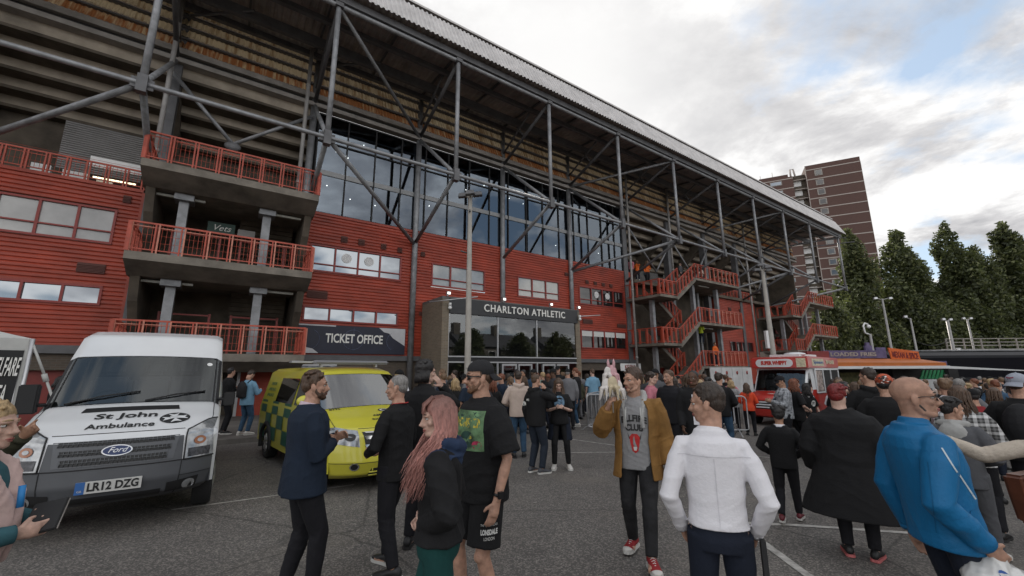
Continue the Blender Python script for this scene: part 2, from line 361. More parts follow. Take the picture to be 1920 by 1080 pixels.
for s, h, w, t in [(3.95, 7.83, 0.3, 0.3), (4.75, 7.83, 0.3, 0.3), (5.85, 7.8, 0.26, 0.28), (6.7, 7.76, 0.24, 0.26), (7.95, 7.75, 0.24, 0.26), (2.72, 5.05, 0.85, 0.34), (20.0, 7.68, 0.3, 0.24), (20.8, 7.68, 0.3, 0.24), (21.6, 7.68, 0.3, 0.24), (22.4, 7.68, 0.3, 0.24), (19.6, 4.9, 0.9, 0.3), (23.0, 4.8, 0.9, 0.26), (-4.55, 5.25, 0.72, 0.34), (-3.72, 8.0, 0.22, 0.28), (8.0, 4.6, 0.3, 0.2), (38.6, 7.2, 0.5, 0.35), (40.6, 7.2, 0.5, 0.35), (18.1, 8.0, .3, .22)]:
    v = MB(); v.box(s, s + w, -0.075, -0.03, h, h + t)
    for k in range(int(t / 0.05)): v.hexa([(s, -0.10, h + k * 0.05), (s + w, -0.10, h + k * 0.05), (s + w, -0.076, h + k * 0.05), (s, -0.076, h + k * 0.05), (s, -0.09, h + k * 0.05 + 0.03), (s + w, -0.09, h + k * 0.05 + 0.03), (s + w, -0.076, h + k * 0.05 + 0.03), (s, -0.076, h + k * 0.05 + 0.03)])
    v.build('vent', M_vent, stand)
# ground storey behind and below the cladding
mb = MB()
mb.box(-16, -3.2, 0.1, 0.4, 1.9, 2.72); mb.box(2.4, 8.2, 0.1, 0.4, 1.6, 2.3); mb.box(16.9, 25, 0.1, 0.4, 1.8, 2.3)
for a, b in ((-16, -11), (-7.2, -6.2), (2.4, 3.0), (7.3, 8.2), (17.0, 17.5), (24.2, 25)): mb.box(a, b, 0.104, 0.396, 0.0, 1.9)
mb.build('brick_base', M_brickd, stand)
mb = MB()
mb.box(-16, -3.2, -0.05, 0.1, 2.45, 2.72); mb.box(2.45, 8.3, -0.05, 0.1, 2.3, 2.54); mb.box(16.8, 24.9, -0.05, 0.1, 2.3, 2.54)
mb.build('grey_lintel', mat('grey steel lintel', (0.1, 0.1, 0.105), 0.6, var=0.15), stand)
MB().box(-16, 25, 1.2, 1.4, 0, 2.6).build('ground_floor_wall', M_dark, stand)
mb = MB()
for a, b in ((-6.1, -4.3), (-11, -9.0)): mb.box(a, b, 0.3, 0.36, 0.0, 1.9)
mb.box(3.05, 7.25, 0.3, 0.36, 0, 1.55); mb.build('red_shutter', mat('dull red shutter', (0.17, 0.025, 0.02), 0.6, var=0.2), stand)
# ---------------------------------------------------------------- glazed upper front
g_curt = glass_mat('curtain wall glass', (0.64, 0.74, 0.86), 0.5, 0.015, 0.34)
mb = MB(); S0, S1, NG = 2.55, 24.6, 16; st = (S1 - S0) / NG
for i in range(NG):
    for z0, z1 in ((9.12, 11.0), (11.24, 14.1)) if True else ():
        zs = (z0, z1) if z1 < 11.1 else (z0, 12.7, z1)
        for za, zb in zip(zs, zs[1:]):
            a, b = rnd.uniform(-0.006, 0.006), rnd.uniform(-0.008, 0.008)
            mb.add([(S0 + i * st, 0.02 + a, za), (S0 + (i + 1) * st, 0.02 - a, za), (S0 + (i + 1) * st, 0.02 - a + b, zb), (S0 + i * st, 0.02 + a + b, zb)], [(0, 1, 2, 3)])
gl = mb.build('glass_front', g_curt, stand)
mb = MB()
for i in range(NG + 1): mb.box(S0 + i * st - 0.03, S0 + i * st + 0.03, -0.05, 0.02, 9.11, 14.1)
for z in (9.1, 12.7, 14.1): mb.box(S0, S1, -0.045, 0.015, z - 0.03, z + 0.03)
mb.build('mullion_grid', M_black, stand)
MB().box(S0, S1, -0.03, 0.03, 11.0, 11.24).build('spandrel_band', mat('pale spandrel', (0.24, 0.245, 0.25), 0.35, var=0.1), stand)
mb = MB(); mb.box(S0, S1, 5.0, 5.2, 9.0, 14.2); mb.box(S0, S1, 0.2, 5.0, 8.95, 9.0); mb.box(S0, S1, 0.2, 5.0, 11.04, 11.2, 1); mb.box(S0, S1, 0.2, 5, 13.5, 13.6, 1); mb.box(S0, S1, 0.1, 5.2, 14.12, 14.24); mb.box(S0 - .1, S0, 0.1, 5, 9, 14.2); mb.box(S1, S1 + .1, 0.1, 5, 9, 14.2)
mb.build('lounge_interior', [M_dark, mat('lounge ceiling', (0.06, 0.06, 0.06))], stand)
mb = MB()
for k in range(26):
    s, d = rnd.uniform(S0 + 0.4, S1 - 0.5), rnd.uniform(0.5, 2.6); z = 13.47 if k % 3 else 11.02
    mb.ball((s, d, z), 0.024, 8, 5)
mb.build('downlights', emit_mat('lit downlight', (1.0, 0.93, 0.8), 6), stand)
# ---------------------------------------------------------------- ledge, translucent cream sheeting, raking terrace soffit, roof
SL, SR = -22.0, 55.0
mb = MB()
mb.box(SL, SR, -0.30, 0.1, 14.25, 14.45); mb.box(SL, SR, -0.16, 0.1, 14.45, 14.62, 1); mb.box(SL, SR, -0.34, 0.1, 14.62, 14.86)
mb.build('concrete_ledge', [M_ledge, M_dark], stand)
def corr(mb, s0, s1, pitch, amp, a, b, nrm, mi=0):
    """trapezoid corrugated sheet from line a=(o,h) to b=(o,h), offset along nrm"""
    n = int((s1 - s0) / pitch); V = []
    for i in range(n + 1):
        for d, t in ((0, 0), (0.3, 0), (0.5, 1), (0.8, 1)):
            for (o, h) in (a, b): V.append((s0 + (i + d) * pitch, -(o + nrm[0] * amp * t), h + nrm[1] * amp * t))
    return mb.add(V, [(2 * k, 2 * k + 2, 2 * k + 3, 2 * k + 1) for k in range(len(V) // 2 - 1)], mi)
def rust_mat(name, cream, rust, amount):
    m = bpy.data.materials.new(name); m.use_nodes = True; nt = m.node_tree; b = nt.nodes['Principled BSDF']; b.inputs['Roughness'].default_value = 0.75
    t = nt.nodes.new('ShaderNodeTexCoord')
    def nz(sc, stretch, det):
        mp = nt.nodes.new('ShaderNodeMapping'); mp.inputs[3].default_value = stretch; nt.links.new(t.outputs['Object'], mp.inputs[0])
        n = nt.nodes.new('ShaderNodeTexNoise'); n.inputs['Scale'].default_value = sc; n.inputs['Detail'].default_value = det; nt.links.new(mp.outputs[0], n.inputs[0]); return n.outputs[0]
    a = nt.nodes.new('ShaderNodeMath'); a.operation = 'ADD'; nt.links.new(nz(1.0, (7, 1, 0.4), 6), a.inputs[0])
    b2 = nt.nodes.new('ShaderNodeMath'); b2.operation = 'MULTIPLY'; b2.inputs[1].default_value = 0.7; nt.links.new(nz(0.35, (1, 1, 1), 4), b2.inputs[0]); nt.links.new(b2.outputs[0], a.inputs[1])
    r = nt.nodes.new('ShaderNodeValToRGB'); e = r.color_ramp.elements; e[0].position = 0.98 - amount; e[0].color = (*cream, 1); e[1].position = 1.16 - amount; e[1].color = (*rust, 1); nt.links.new(a.outputs[0], r.inputs[0])
    nt.links.new(r.outputs[0], b.inputs['Base Color'])
    tr = nt.nodes.new('ShaderNodeBsdfTranslucent'); nt.links.new(r.outputs[0], tr.inputs[0]); mx = nt.nodes.new('ShaderNodeMixShader'); mx.inputs[0].default_value = 0.55   # fibreglass sheet lets the pitch-side daylight through
    nt.links.new(b.outputs[0], mx.inputs[1]); nt.links.new(tr.outputs[0], mx.inputs[2]); nt.links.new(mx.outputs[0], nt.nodes['Material Output'].inputs[0]); return m
M_cream = rust_mat('aged cream sheeting', (0.62, 0.50, 0.33), (0.36, 0.24, 0.13), 0.13); M_creamr = rust_mat('rusty cream sheeting', (0.58, 0.43, 0.26), (0.34, 0.14, 0.055), 0.29)
mb = MB(); hh = [14.95, 15.5, 16.05, 16.6, 17.15]
for i in range(4): corr(mb, SL, SR - 0.5, 0.17, 0.035, (0.22, hh[i]), (0.02, hh[i + 1] - 0.05), (1, 0), 1 if i == 0 else 0)
mb.build('cream_sheeting', [M_cream, M_creamr], stand)
mb = MB()
for h in hh: mb.box(SL, SR - 0.5, -0.2, 0.12, h - 0.09, h - 0.02)
mb.build('sheeting_rail', M_steeld, stand)
def soffit(s0, s1):
    mb = MB(); o, h = -0.1, 14.25
    for i in range(17):
        j = i % 2
        mb.box(s0, s1, -o, -o + 0.14, h - 0.42, h); mb.box(s0, s1, -o, -o + 0.72, h - 0.54, h - 0.42, 1)  # undersides take the darker concrete: their shade is put into the colour
        h -= 0.46; o -= 0.62
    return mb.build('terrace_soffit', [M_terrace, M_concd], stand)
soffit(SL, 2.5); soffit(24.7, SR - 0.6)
mb = MB()
for k in range(8):                                   # raking beams that carry the terrace
    s = -19.4 + k * 5.5
    if 3 < s < 24: continue
    mb.hexa([(s - 0.2, 0.3, 13.4), (s + 0.2, 0.3, 13.4), (s + 0.2, 10, 6.2), (s - 0.2, 10, 6.2), (s - 0.2, 0.3, 14), (s + 0.2, 0.3, 14), (s + 0.2, 10, 6.9), (s - 0.2, 10, 6.9)])
for s in (24.6, 29.95, 35.5, 41.1, 46.9): mb.hexa([(s - 0.2, 0.3, 12.8), (s + 0.2, 0.3, 12.8), (s + 0.2, 10, 5.8), (s - 0.2, 10, 5.8), (s - 0.2, 0.3, 13.8), (s + 0.2, 0.3, 13.8), (s + 0.2, 10, 6.8), (s - 0.2, 10, 6.8)])
mb.build('raking_beam', M_concd, stand)
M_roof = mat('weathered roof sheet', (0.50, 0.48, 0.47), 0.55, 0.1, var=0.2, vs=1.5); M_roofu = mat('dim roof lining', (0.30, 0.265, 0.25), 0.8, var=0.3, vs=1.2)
EO, EH = 5.15, 16.55
mb = MB(); corr(mb, SL, SR + 0.8, 0.22, 0.05, (EO, EH), (EO - 0.85, EH + 1.75), (0.9, 0.43)); f = mb.build('roof_fascia', M_roof, stand)
mb = MB(); corr(mb, SL, SR + 0.6, 0.3, 0.05, (EO - 0.05, EH + 0.12), (-4.2, EH + 1.2), (0, -1), 0); mb.box(SL, SR + 0.6, -EO + 0.9, 4.2, EH + 2.0, EH + 2.1, 1)  # inner edge cut short, out of view, so skylight reaches the sheeting
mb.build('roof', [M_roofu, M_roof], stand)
mb = MB()
for o, z, d in ((4.75, EH + 0.0, 0.3), (3.3, EH + 0.0, 0.22), (1.8, EH + 0.12, 0.45), (0.5, EH + 0.3, 0.25)): mb.box(SL, SR + 0.4, -o - 0.1, -o + 0.1, z - d, z)
for i in range(30):
    s = -20 + i * 2.76; mb.hexa([(s - .04, -4.7, EH - .02), (s + .04, -4.7, EH - .02), (s + .04, 0, EH + .5), (s - .04, 0, EH + .5), (s - .04, -4.7, EH + .08), (s + .04, -4.7, EH + .08), (s + .04, 0, EH + .62), (s - .04, 0, EH + .62)])
mb.build('roof_purlins', M_steeld, stand)
# ---------------------------------------------------------------- tubular frame
FS = [-13.9, -8.4, -2.92, 2.27, 7.59, 13.1, 18.6, 24.3, 29.95, 35.5, 41.1, 46.9, 54.6]
CO, TH = 4.7, 10.35
def bar(name, pts, r, m=M_steel, n=10): return MB().tube(pts, r, n).build(name, m, stand)
for k, s in enumerate(FS):
    big = s < 2 or s > 24
    bar('post', [(s, -CO, TH - 0.25), (s, -CO, EH - 0.35)], 0.10)
    mb = MB(); mb.box(s - 0.125, s + 0.125, -CO - 0.125, -CO + 0.125, TH - 0.30, TH + 0.26); mb.box(s - 0.27, s + 0.27, -CO - 0.02, -CO + 0.02, TH - 0.17, TH + 0.17)
    mb.build('node_plate', M_steeld, stand); MB().box(s - 0.15, s + 0.15, -CO - 0.15, -CO + 0.15, EH - 0.52, EH - 0.34).build('node_plate', M_steeld, stand)
    if s > 50: continue
    if big: MB().box(s - 0.22, s + 0.22, -0.1, 0.38, 0, 17.2).build('column', M_steeld, stand)
    else: MB().tube([(s, -0.12, 0), (s, -0.12, 17.0)], 0.15, 12).build('column', M_steel, stand)
    bar('strut', [(s, -CO, EH - 0.4), (s, -0.2, 14.45)], 0.09, M_steeld); bar('strut', [(s, -0.2, 14.3), (s, -CO, TH)], 0.09, M_steel); bar('strut', [(s, -CO, TH), (s, -0.05, 8.35)], 0.095, M_steeld if s > 24 else M_steel)
    bar('truss_rod', [(s, -0.2, 15.2), (s, -3.2, EH + 0.1)], 0.06, M_steeld, 6); bar('truss_rod', [(s, -2.3, 15.45), (s, -1.4, EH + .2)], 0.05, M_steeld, 6)
for s in (-8.4, -2.92, 2.27, 24.3, 29.95, 35.5, 41.1, 46.9): bar('truss_rod', [(s + 0.1, -0.1, 16.6), (s + 2.4, -2.2, 16.4)], 0.06, M_steeld, 6)
bar('long_tube', [(SL, -CO, TH), (54.6, -CO, TH)], 0.078); bar('eave_tube', [(SL, -CO, EH - 0.42), (55.2, -CO, EH - 0.42)], 0.10, M_steel)
for a, b in ((3, 4), (7, 6), (10, 9), (2, 1), (12, 11)):
    sa, sb = FS[a], FS[b]
    bar('diagonal', [(sa, -CO, EH - 0.45), (sb, -0.2, 14.4)], 0.085, M_steel if a < 12 else M_steeld); bar('diagonal', [(sa, -CO, TH), (sb, -0.1, 8.3)], 0.095, M_steel)
bar('diagonal', [(-2.92, -0.4, 13.6), (-0.66, -0.6, 11.1)], 0.08); bar('diagonal', [(2.2, -0.4, 13.6), (-0.66, -0.6, 11.1)], 0.08)
MB().ball((-0.66, -0.6, 11.0), (0.3, 0.12, 0.2)).build('node_plate', M_steeld, stand)
for a in (24.6, 29.95, 41.1): bar('diagonal', [(a, -0.3, 12.6), (a + 2.8, -0.5, 9.4)], 0.07); bar('diagonal', [(a + 5.5, -0.3, 12.6), (a + 2.8, -0.5, 9.4)], 0.07)
for s, o, z0, z1 in ((-2.93, 0.9, 8.9, 16.7), (1.85, 0.9, 8.9, 16.7), (23.75, 1.0, 1.6, 16.6), (28.9, 1.0, 8.6, 16.6), (41.2, 1.0, 2.0, 16.6), (44.5, 1.0, 5, 16.6)):
    mb = MB(); mb.tube([(s, -o, z0), (s, -o, z1)], 0.085, 10)
    for z in np.arange(z0 + 1, z1, 2.4): mb.tube([(s, -o, z), (s, -o, z + 0.12)], 0.105, 10)
    mb.build('downpipe', M_pipe, stand)
# gable end far away, concourse walls, walkway rail on the left block
MB().prism([(-0.0, 8.0), (9.5, 8.0), (9.5, 18), (0.0, 17.0)], SR - 0.7, SR - 0.5, 0).build('end_wall', M_concd, stand)
mb = MB(); mb.box(24.9, 36.85, 0.7, 0.9, 0, 8.4); mb.box(43.65, 54.4, 0.7, 0.9, 0, 8.4); mb.box(24.9, 54.4, -0.3, 0.7, 8.3, 8.55)
mb.box(-3.15, 2.5, 1.1, 1.3, 0, 8.6); mb.build('stair_well_wall', M_concd, stand)
def ribbed(s0, s1, h0, h1, y):
    mb = MB(); n = int((h1 - h0) / 0.09)
    for i in range(n):
        z = h0 + i * 0.09; V = [(x, yy, zz) for yy, zz in ((y, z), (y - 0.03, z + 0.02), (y - 0.03, z + 0.06), (y, z + 0.09)) for x in (s0, s1)]
        mb.add(V, [(2 * k, 2 * k + 1, 2 * k + 3, 2 * k + 2) for k in range(3)])
    return mb.build('roller_shutter', mat('grey roller shutter', (0.2, 0.195, 0.19), 0.55, 0.2, var=0.15, vs=1), stand)
ribbed(-6.0, -3.6, 9.4, 11.45, 1.5); ribbed(-2.5, 2.2, 8.7, 10.3, 1.6)
for i in range(3): ribbed(25.5 + i * 3.9, 28.6 + i * 3.9, 8.6, 10.6, 3.0)
mb = MB(); mb.box(-16, 2.5, 3.0, 3.2, 8.5, 12); mb.box(24.9, 54, 4.5, 4.7, 8.5, 11); mb.box(-16, 2.5, 0.05, 3.0, 8.42, 8.52); mb.box(24.9, 36.8, 0.9, 4.5, 8.32, 8.5); mb.box(43.7, 54, 0.9, 4.5, 8.32, 8.5); mb.build('concourse_wall', M_concd, stand)
mb = MB(); mb.box(-6.5, -6.0, 1.1, 1.25, 8.6, 9.3); mb.box(-5.7, -5.0, 1.1, 1.25, 8.6, 9.25); mb.box(-4.75, -4.3, 1.0, 1.1, 8.6, 9.1); mb.box(-4.9, -3.35, 0.45, 0.5, 9.35, 9.75)
mb.build('notice_board', M_white, stand)
MB().tube([(-4.8, 0.75, 9.05), (-3.6, 0.75, 9.05)], 0.03, 6).build('fluorescent_lamp', emit_mat('warm tube light', (1, 0.85, 0.55), 1.6), stand)
def railing(mb, p0, p1, h=1.05, post=0.62, pale=0, fill=True):
    """guard rail along p0-p1: rails, flat twin posts, thin bar infill"""
    p0, p1 = Vector(p0), Vector(p1); d = p1 - p0; L = d.length; u = d / L; n = max(1, int(round(L / post)))
    up = Vector((0, 0, 1)); w = Vector((u.x, u.y, 0)); w = w.normalized() if w.length > 0 else Vector((1, 0, 0)); q = Vector((-w.y, w.x, 0))
    def b(a, c, hw, hd, mi):
        A = [a + q * sx * hd + up * sz * hw for sx, sz in ((-1, -1), (1, -1), (1, 1), (-1, 1))]; Cc = [c + q * sx * hd + up * sz * hw for sx, sz in ((-1, -1), (1, -1), (1, 1), (-1, 1))]
        mb.add(A + Cc, [(0, 1, 2, 3), (7, 6, 5, 4), (0, 4, 5, 1), (1, 5, 6, 2), (2, 6, 7, 3), (3, 7, 4, 0)], mi)
    b(p0 + up * h, p1 + up * h, 0.028, 0.03, 0); b(p0 + up * 0.1, p1 + up * 0.1, 0.018, 0.018, 0); b(p0 + up * (h - 0.12), p1 + up * (h - 0.12), 0.012, 0.012, pale)
    for i in range(n + 1):
        c = p0 + d * (i / n)
        for e in (-0.045, 0.045):
            o = c + w * e; V = [o + w * sx * 0.022 + q * sy * 0.035 + up * z for z in (0, h) for sx, sy in ((-1, -1), (1, -1), (1, 1), (-1, 1))]
            mb.add(V, [(0, 3, 2, 1), (4, 5, 6, 7), (0, 1, 5, 4), (1, 2, 6, 5), (2, 3, 7, 6), (3, 0, 4, 7)], pale if e > 0 else 0)
    if fill:
        k = int(L / 0.12)
        for i in range(k):
            c = p0 + d * ((i + 0.5) / k); mb.tube([c + up * 0.1, c + up * (h - 0.05)], 0.0065, 4, 0, False)
        for z in (0.35, 0.6, 0.82): mb.tube([p0 + up * z, p1 + up * z], 0.006, 4, 0, False)
mb = MB(); railing(mb, (-16, -0.02, 8.62), (-3.25, -0.02, 8.62), 0.72, 0.52); mb.build('walkway_railing', [M_rail, M_railpale], stand); mb = MB(); railing(mb, (37, -0.02, 8.42), (43.5, -0.02, 8.42), 0.9, 0.6); mb.build('walkway_railing', [M_rail, M_railpale], stand)
# ================================================================ concrete stair tower between the red blocks (left)
tw = fempty('stair_tower', 'raw concrete stair tower with three railed landings left of the ticket office', 'stair tower', -0.25, 0)
def tower_landing(z, o, x0, x1, pale):
    mb = MB()
    mb.prism([(1.1, z - 0.02), (1.1, z - 0.55), (-o + 0.9, z - 0.62), (-o, z - 0.26), (-o, z)], x0, x1, 0)
    l = mb.build('landing', M_conc, tw)
    r = MB(); railing(r, (x0 + 0.04, -o + 0.05, z), (x1 - 0.04, -o + 0.05, z), 0.98, 0.66, pale); railing(r, (x0 + 0.05, -o + 0.05, z), (x0 + 0.05, 0.6, z), 0.98, 0.66, 0); railing(r, (x1 - 0.05, -o + 0.05, z), (x1 - 0.05, 0.6, z), 0.98, 0.66, 0)
    r.build('railing', [M_rail, M_railpale if pale else M_rail], tw); return l
lm = mat('unlit batten lamp', (0.42, 0.42, 0.38), 0.5)
for z, pale in ((8.72, 0), (5.57, 1), (2.42, 1)):
    tower_landing(z, 3.0, -2.68, 2.68, pale)
    if z > 3:
        for x in (-1.7, 1.5): MB().box(x - 0.75, x + 0.75, -1.72, -1.6, z - 0.74, z - 0.66).build('batten_lamp', lm, tw)
for x in (-2.6, 2.35):
    for zt in (8.2, 5.05):
        mb = MB(); mb.prism([(1.1, zt + 0.1), (-2.1, zt), (-1.75, zt - 0.9), (-0.6, zt - 2.2), (-0.45, zt - 2.75), (1.1, zt - 2.75)], x, x + 0.25, 0); mb.build('fin_wall', M_concd, tw)
for x in (-1.55, 1.05):
    for za, zb in ((5.57, 8.1), (2.42, 4.95)):
        mb = MB(); mb.box(x - 0.14, x + 0.14, -1.75, -1.45, za, zb); mb.box(x - 0.28, x + 0.28, -1.95, -1.3, zb - 0.22, zb); mb.build('column', M_steel, tw)
for za in (5.57, 2.42):                                # inner flights seen dimly behind
    mb = MB()
    for i in range(8): mb.box(-2.3, -0.3, 0.1 + 0.1 * i, 0.2 + 0.1 * i, za + 0.0 + i * 0.17, za + 0.17 + i * 0.17); mb.box(0.2, 2.2, 0.9 - 0.1 * i, 1.0 - 0.1 * i, za + 1.2 + i * 0.17, za + 1.4 + i * 0.17)
    mb.build('inner_flight', M_concd, tw)
    mb = MB()
    for x in (-1.9, -0.4, 0.3, 1.9): mb.box(x - 0.04, x + 0.04, -0.3, -0.22, za, za + 1.6)
    mb.box(-1.9, -0.4, -0.3, -0.24, za + 1.5, za + 1.56); mb.box(0.3, 1.9, -0.3, -0.24, za + 1.5, za + 1.56); mb.build('red_gate', M_redframe, tw)
mb = MB(); mb.box(-0.85, 0.05, -0.6, -0.55, 7.2, 7.65); s1 = mb.build('green_sign', mat('dark green sign', (0.012, 0.05, 0.035), 0.5), tw)
mb = MB(); add_text(mb, 'Vets', 0.34, (-0.4, -0.605, 7.43), (1, 0, 0), (0, 0, 1), shear=0.35); mb.build('lettering', M_whitet, s1)
MB().box(0.15, 0.75, -0.62, -0.57, 7.2, 7.5).build('notice', mat('faded notice', (0.3, 0.29, 0.28)), tw)
# ================================================================ outside staircases on the right
def staircase(s0, label, lower):
    t = fempty('outside_staircase', label, 'staircase', s0, 0, group='outside staircases')
    W_ = 6.3
    def slab(name, x0, x1, y0, y1, z, th=0.22): return MB().box(x0, x1, y0, y1, z - th, z).build(name, M_conc, t)
    Z = (8.62, 5.27, 2.05)
    for z in Z:
        mb = MB(); mb.prism([(-3.0, z - 0.18), (-3.0, z), (0.3, z), (0.3, z - 0.3), (-1.2, z - 0.3)], 0, W_, 0); mb.build('landing', M_conc, t)
        r = MB(); railing(r, (0.9, -2.95, z), (W_, -2.95, z), 1.1, 0.6, 1, False); railing(r, (W_, -2.95, z), (W_, 0.2, z), 1.1, 0.6, 0, False); railing(r, (0.0, -2.95, z), (0.9, -2.95, z), 1.1, 0.45, 0, False); r.build('railing', [M_rail, M_railpale], t)
        zm = z - 1.68; x1 = -2.5
        slab('half_landing', x1 - 2.0, x1, -3.0, 0.3, zm, 0.18)
        r = MB(); railing(r, (x1 - 2.0, -2.95, zm), (x1, -2.95, zm), 1.05, 0.5, 0, False); railing(r, (x1 - 2.0, -2.95, zm), (x1 - 2.0, 0.2, zm), 1.05, 0.6, 0, False); railing(r, (x1, -2.95, zm), (0, -2.95, z), 1.05, 0.5, 0, False); railing(r, (x1, -1.5, zm), (0, -1.5, z), 1.05, 0.6, 0, False)
        railing(r, (x1, -1.4, zm), (0.0, -1.4, z - 3.35), 1.05, 0.5, 0, False); railing(r, (x1, -0.1, zm), (0.0, -0.1, z - 3.35), 1.05, 0.5, 0, False); r.build('railing', [M_rail, M_railpale], t)
        for (ya, yb, za, zb) in ((-3.0, -1.5, zm, z), (-1.4, 0.0, zm, z - 3.35)):
            if zb < 0: continue
            f = MB(); n = 10; dx = (0 - x1) / n
            f.prism([(x1, za - 0.28), (0, zb - 0.28), (0, zb - 0.02), (x1, za)], ya, yb, 1)
            for i in range(n):
                x = x1 + i * dx; q = za + (zb - za) * (i + (1 if zb > za else 0)) / n; f.box(x, x + dx, ya + 0.04, yb - 0.04, q - 0.3, q)
            f.build('flight', M_conc, t)
    for x, y in ((1.0, -2.0), (4.4, -2.0), (-3.6, -1.6), (1.0, -0.3), (4.4, -0.3)):
        MB().box(x - 0.14, x + 0.14, y - 0.14, y + 0.14, 0, 8.3 if x > 0 else 6.8).build('column', M_steel, t)
    mb = MB()
    for k in range(6): z = 1.2 + k * 1.1; mb.box(-0.2, 1.6, 0.5, 0.55, z, z + 0.75)
    mb.build('red_screen', M_redframe, t)
    for z in Z[:2]: MB().box(1.5, 3.0, -2.3, -2.2, z - 0.36, z - 0.31).build('batten_lamp', lm, t)
    return t
staircase(28.65, 'nearer red railed outside staircase, right of the glass entrance', 1)
staircase(49.3, 'farther red railed outside staircase at the far end of the stand', 0)
wb = fempty('hoarding', 'white hoarding panels under the nearer red staircase', 'hoarding', 31.5, 3.3)
mb = MB()
for i in range(4): mb.box(-2.6 + i * 1.5, -1.14 + i * 1.5, 0, 0.05, -.2, 1.95)
mb.build('panel', mat('hoarding white', (0.5, 0.5, 0.5), 0.6, var=0.2, vs=1), wb)
mb = MB()
for i in range(4): mb.tube([(-1.9 + i * 1.5, -0.004, 1.55), (-1.9 + i * 1.5, -0.012, 1.55)], 0.14, 16)
mb.build('round_crest', M_redframe, wb)
# ================================================================ glazed entrance with the name board
en = fempty('entrance_porch', 'glazed entrance porch with dark name board and buff brick piers', 'entrance', 12.5, 0)
X0, X1, PO = -4.2, 4.3, 2.45
for x in (X0, X1 - 0.05): MB().box(x - 0.15, x + 0.2, -PO - 0.05, -0.07, 0, 5.15).build('brick_pier', M_brick, en)
mb = MB(); mb.box(X0 - 0.15, X1 + 0.15, -PO - 0.03, -0.07, 5.153, 5.28); mb.build('roof_slab', mat('porch capping', (0.12, 0.115, 0.11), 0.7, var=0.2), en)
fb = bevel(MB().box(X0 + 0.2, X1 - 0.05, -PO - 0.1, -PO + 0.1, 4.48, 5.22).build('name_board', mat('charcoal board', (0.028, 0.029, 0.032), 0.5, var=0.1), en), 0.015)
mb = MB(); add_text(mb, 'CHARLTON ATHLETIC', 0.52, (0.55, -PO - 0.125, 4.86), (1, 0, 0), (0, 0, 1), ext=0.02, bold=0.006, width=5.35, space=1.15); mb.build('lettering', M_whitet, fb)
g_ent = glass_mat('entrance glass', (0.75, 0.78, 0.8), 0.72, 0.015, 0.5); xs = [X0 + 0.2, -1.25, 1.25, X1 - 0.05]
for a, b in zip(xs, xs[1:]):
    t = rnd.uniform(-0.01, 0.01); MB().add([(a, -PO + t, 2.52), (b, -PO - t, 2.52), (b, -PO - t, 4.48), (a, -PO + t, 4.48)], [(0, 1, 2, 3)]).build('pane', g_ent, en)
for a, b in zip(xs, xs[1:]): MB().add([(a, -PO + 0.02, 0.1), (b, -PO + 0.02, 0.1), (b, -PO + 0.02, 2.2), (a, -PO + 0.02, 2.2)], [(0, 1, 2, 3)]).build('pane', g_ent, en)
mb = MB(); mb.box(xs[0], xs[-1], -PO - 0.05, -PO + 0.05, 2.44, 2.5); mb.box(xs[0], xs[-1], -PO - 0.05, -PO + 0.05, 2.18, 2.24)
for x in xs: mb.box(x - 0.025, x + 0.025, -PO - 0.045, -PO + 0.045, 2.5, 4.478); mb.box(x - 0.03, x + 0.03, -PO - 0.045, -PO + 0.045, 0, 2.18)
mb.build('glazing_bars', M_alu, en); MB().box(xs[0], xs[-1], -PO - 0.02, -PO + 0.03, 2.24, 2.44).build('transom_panel', M_black, en)
for x in (-1.0, 0.0, 1.6, 2.6):
    mb = MB(); mb.box(x, x + 0.9, -PO - 0.05, -PO, 2.05, 2.14); mb.box(x, x + 0.08, -PO - 0.05, -PO, 0.05, 2.05); mb.box(x + 0.82, x + 0.9, -PO - 0.05, -PO, 0.05, 2.05); mb.build('door', M_alu, en)
mb = MB(); mb.box(X0 + .2, X1 - .1, -.45, -.35, 0.02, 4.9); mb.box(X0 + .2, X1 - .1, -PO + 0.2, 1, 0.0, 0.02); mb.box(X0 + .21, X1 - .1, -PO + 0.2, 1, 4.9, 5.0); mb.build('lobby', M_dark, en)
mb = MB(); mb.box(-0.95, 0.85, -0.4, -0.35, 0.9, 1.6); mb.build('lobby_sign', mat('yellow lobby sign', (0.4, 0.33, 0.08)), en)
def spot(x, z=5.28):
    mb = MB(); mb.box(x - 0.09, x + 0.09, -PO - 0.2, -PO - 0.06, z + 0.06, z + 0.2); mb.box(x - 0.02, x + 0.02, -PO - 0.08, -PO, z, z + 0.08); o = mb.build('spotlight', M_alu, en); MB().add([(x - 0.075, -PO - 0.205, z + 0.075), (x + 0.075, -PO - 0.205, z + 0.075), (x + 0.075, -PO - 0.205, z + 0.185), (x - 0.075, -PO - 0.205, z + 0.185)], [(0, 1, 2, 3)]).build('lens', emit_mat('spot lens', (1, 0.97, 0.9), 1.0), o)
for x in (X0 + 0.1, -0.95, 2.2, X1): spot(x)
for x, sg in ((X0 + 0.15, 1), (X1, 1)):
    mb = MB(); mb.tube([(x - 0.9, -PO + .1, 4.95), (x + 1.0, -PO - 1.1, 5.2)] if sg and x < 0 else [(x, -PO, 4.9), (x + 1.3, -PO - 0.6, 5.0)], 0.03, 6); mb.build('bracket_arm', M_alu, en)
    mb = MB(); mb.ball((x + 0.02, -PO - 0.2, 4.72), 0.09, 10, 8); mb.tube([(x + 0.02, -PO - 0.2, 4.8), (x + 0.02, -PO - 0.2, 4.95)], 0.07, 8); mb.build('dome_camera', M_white, en)
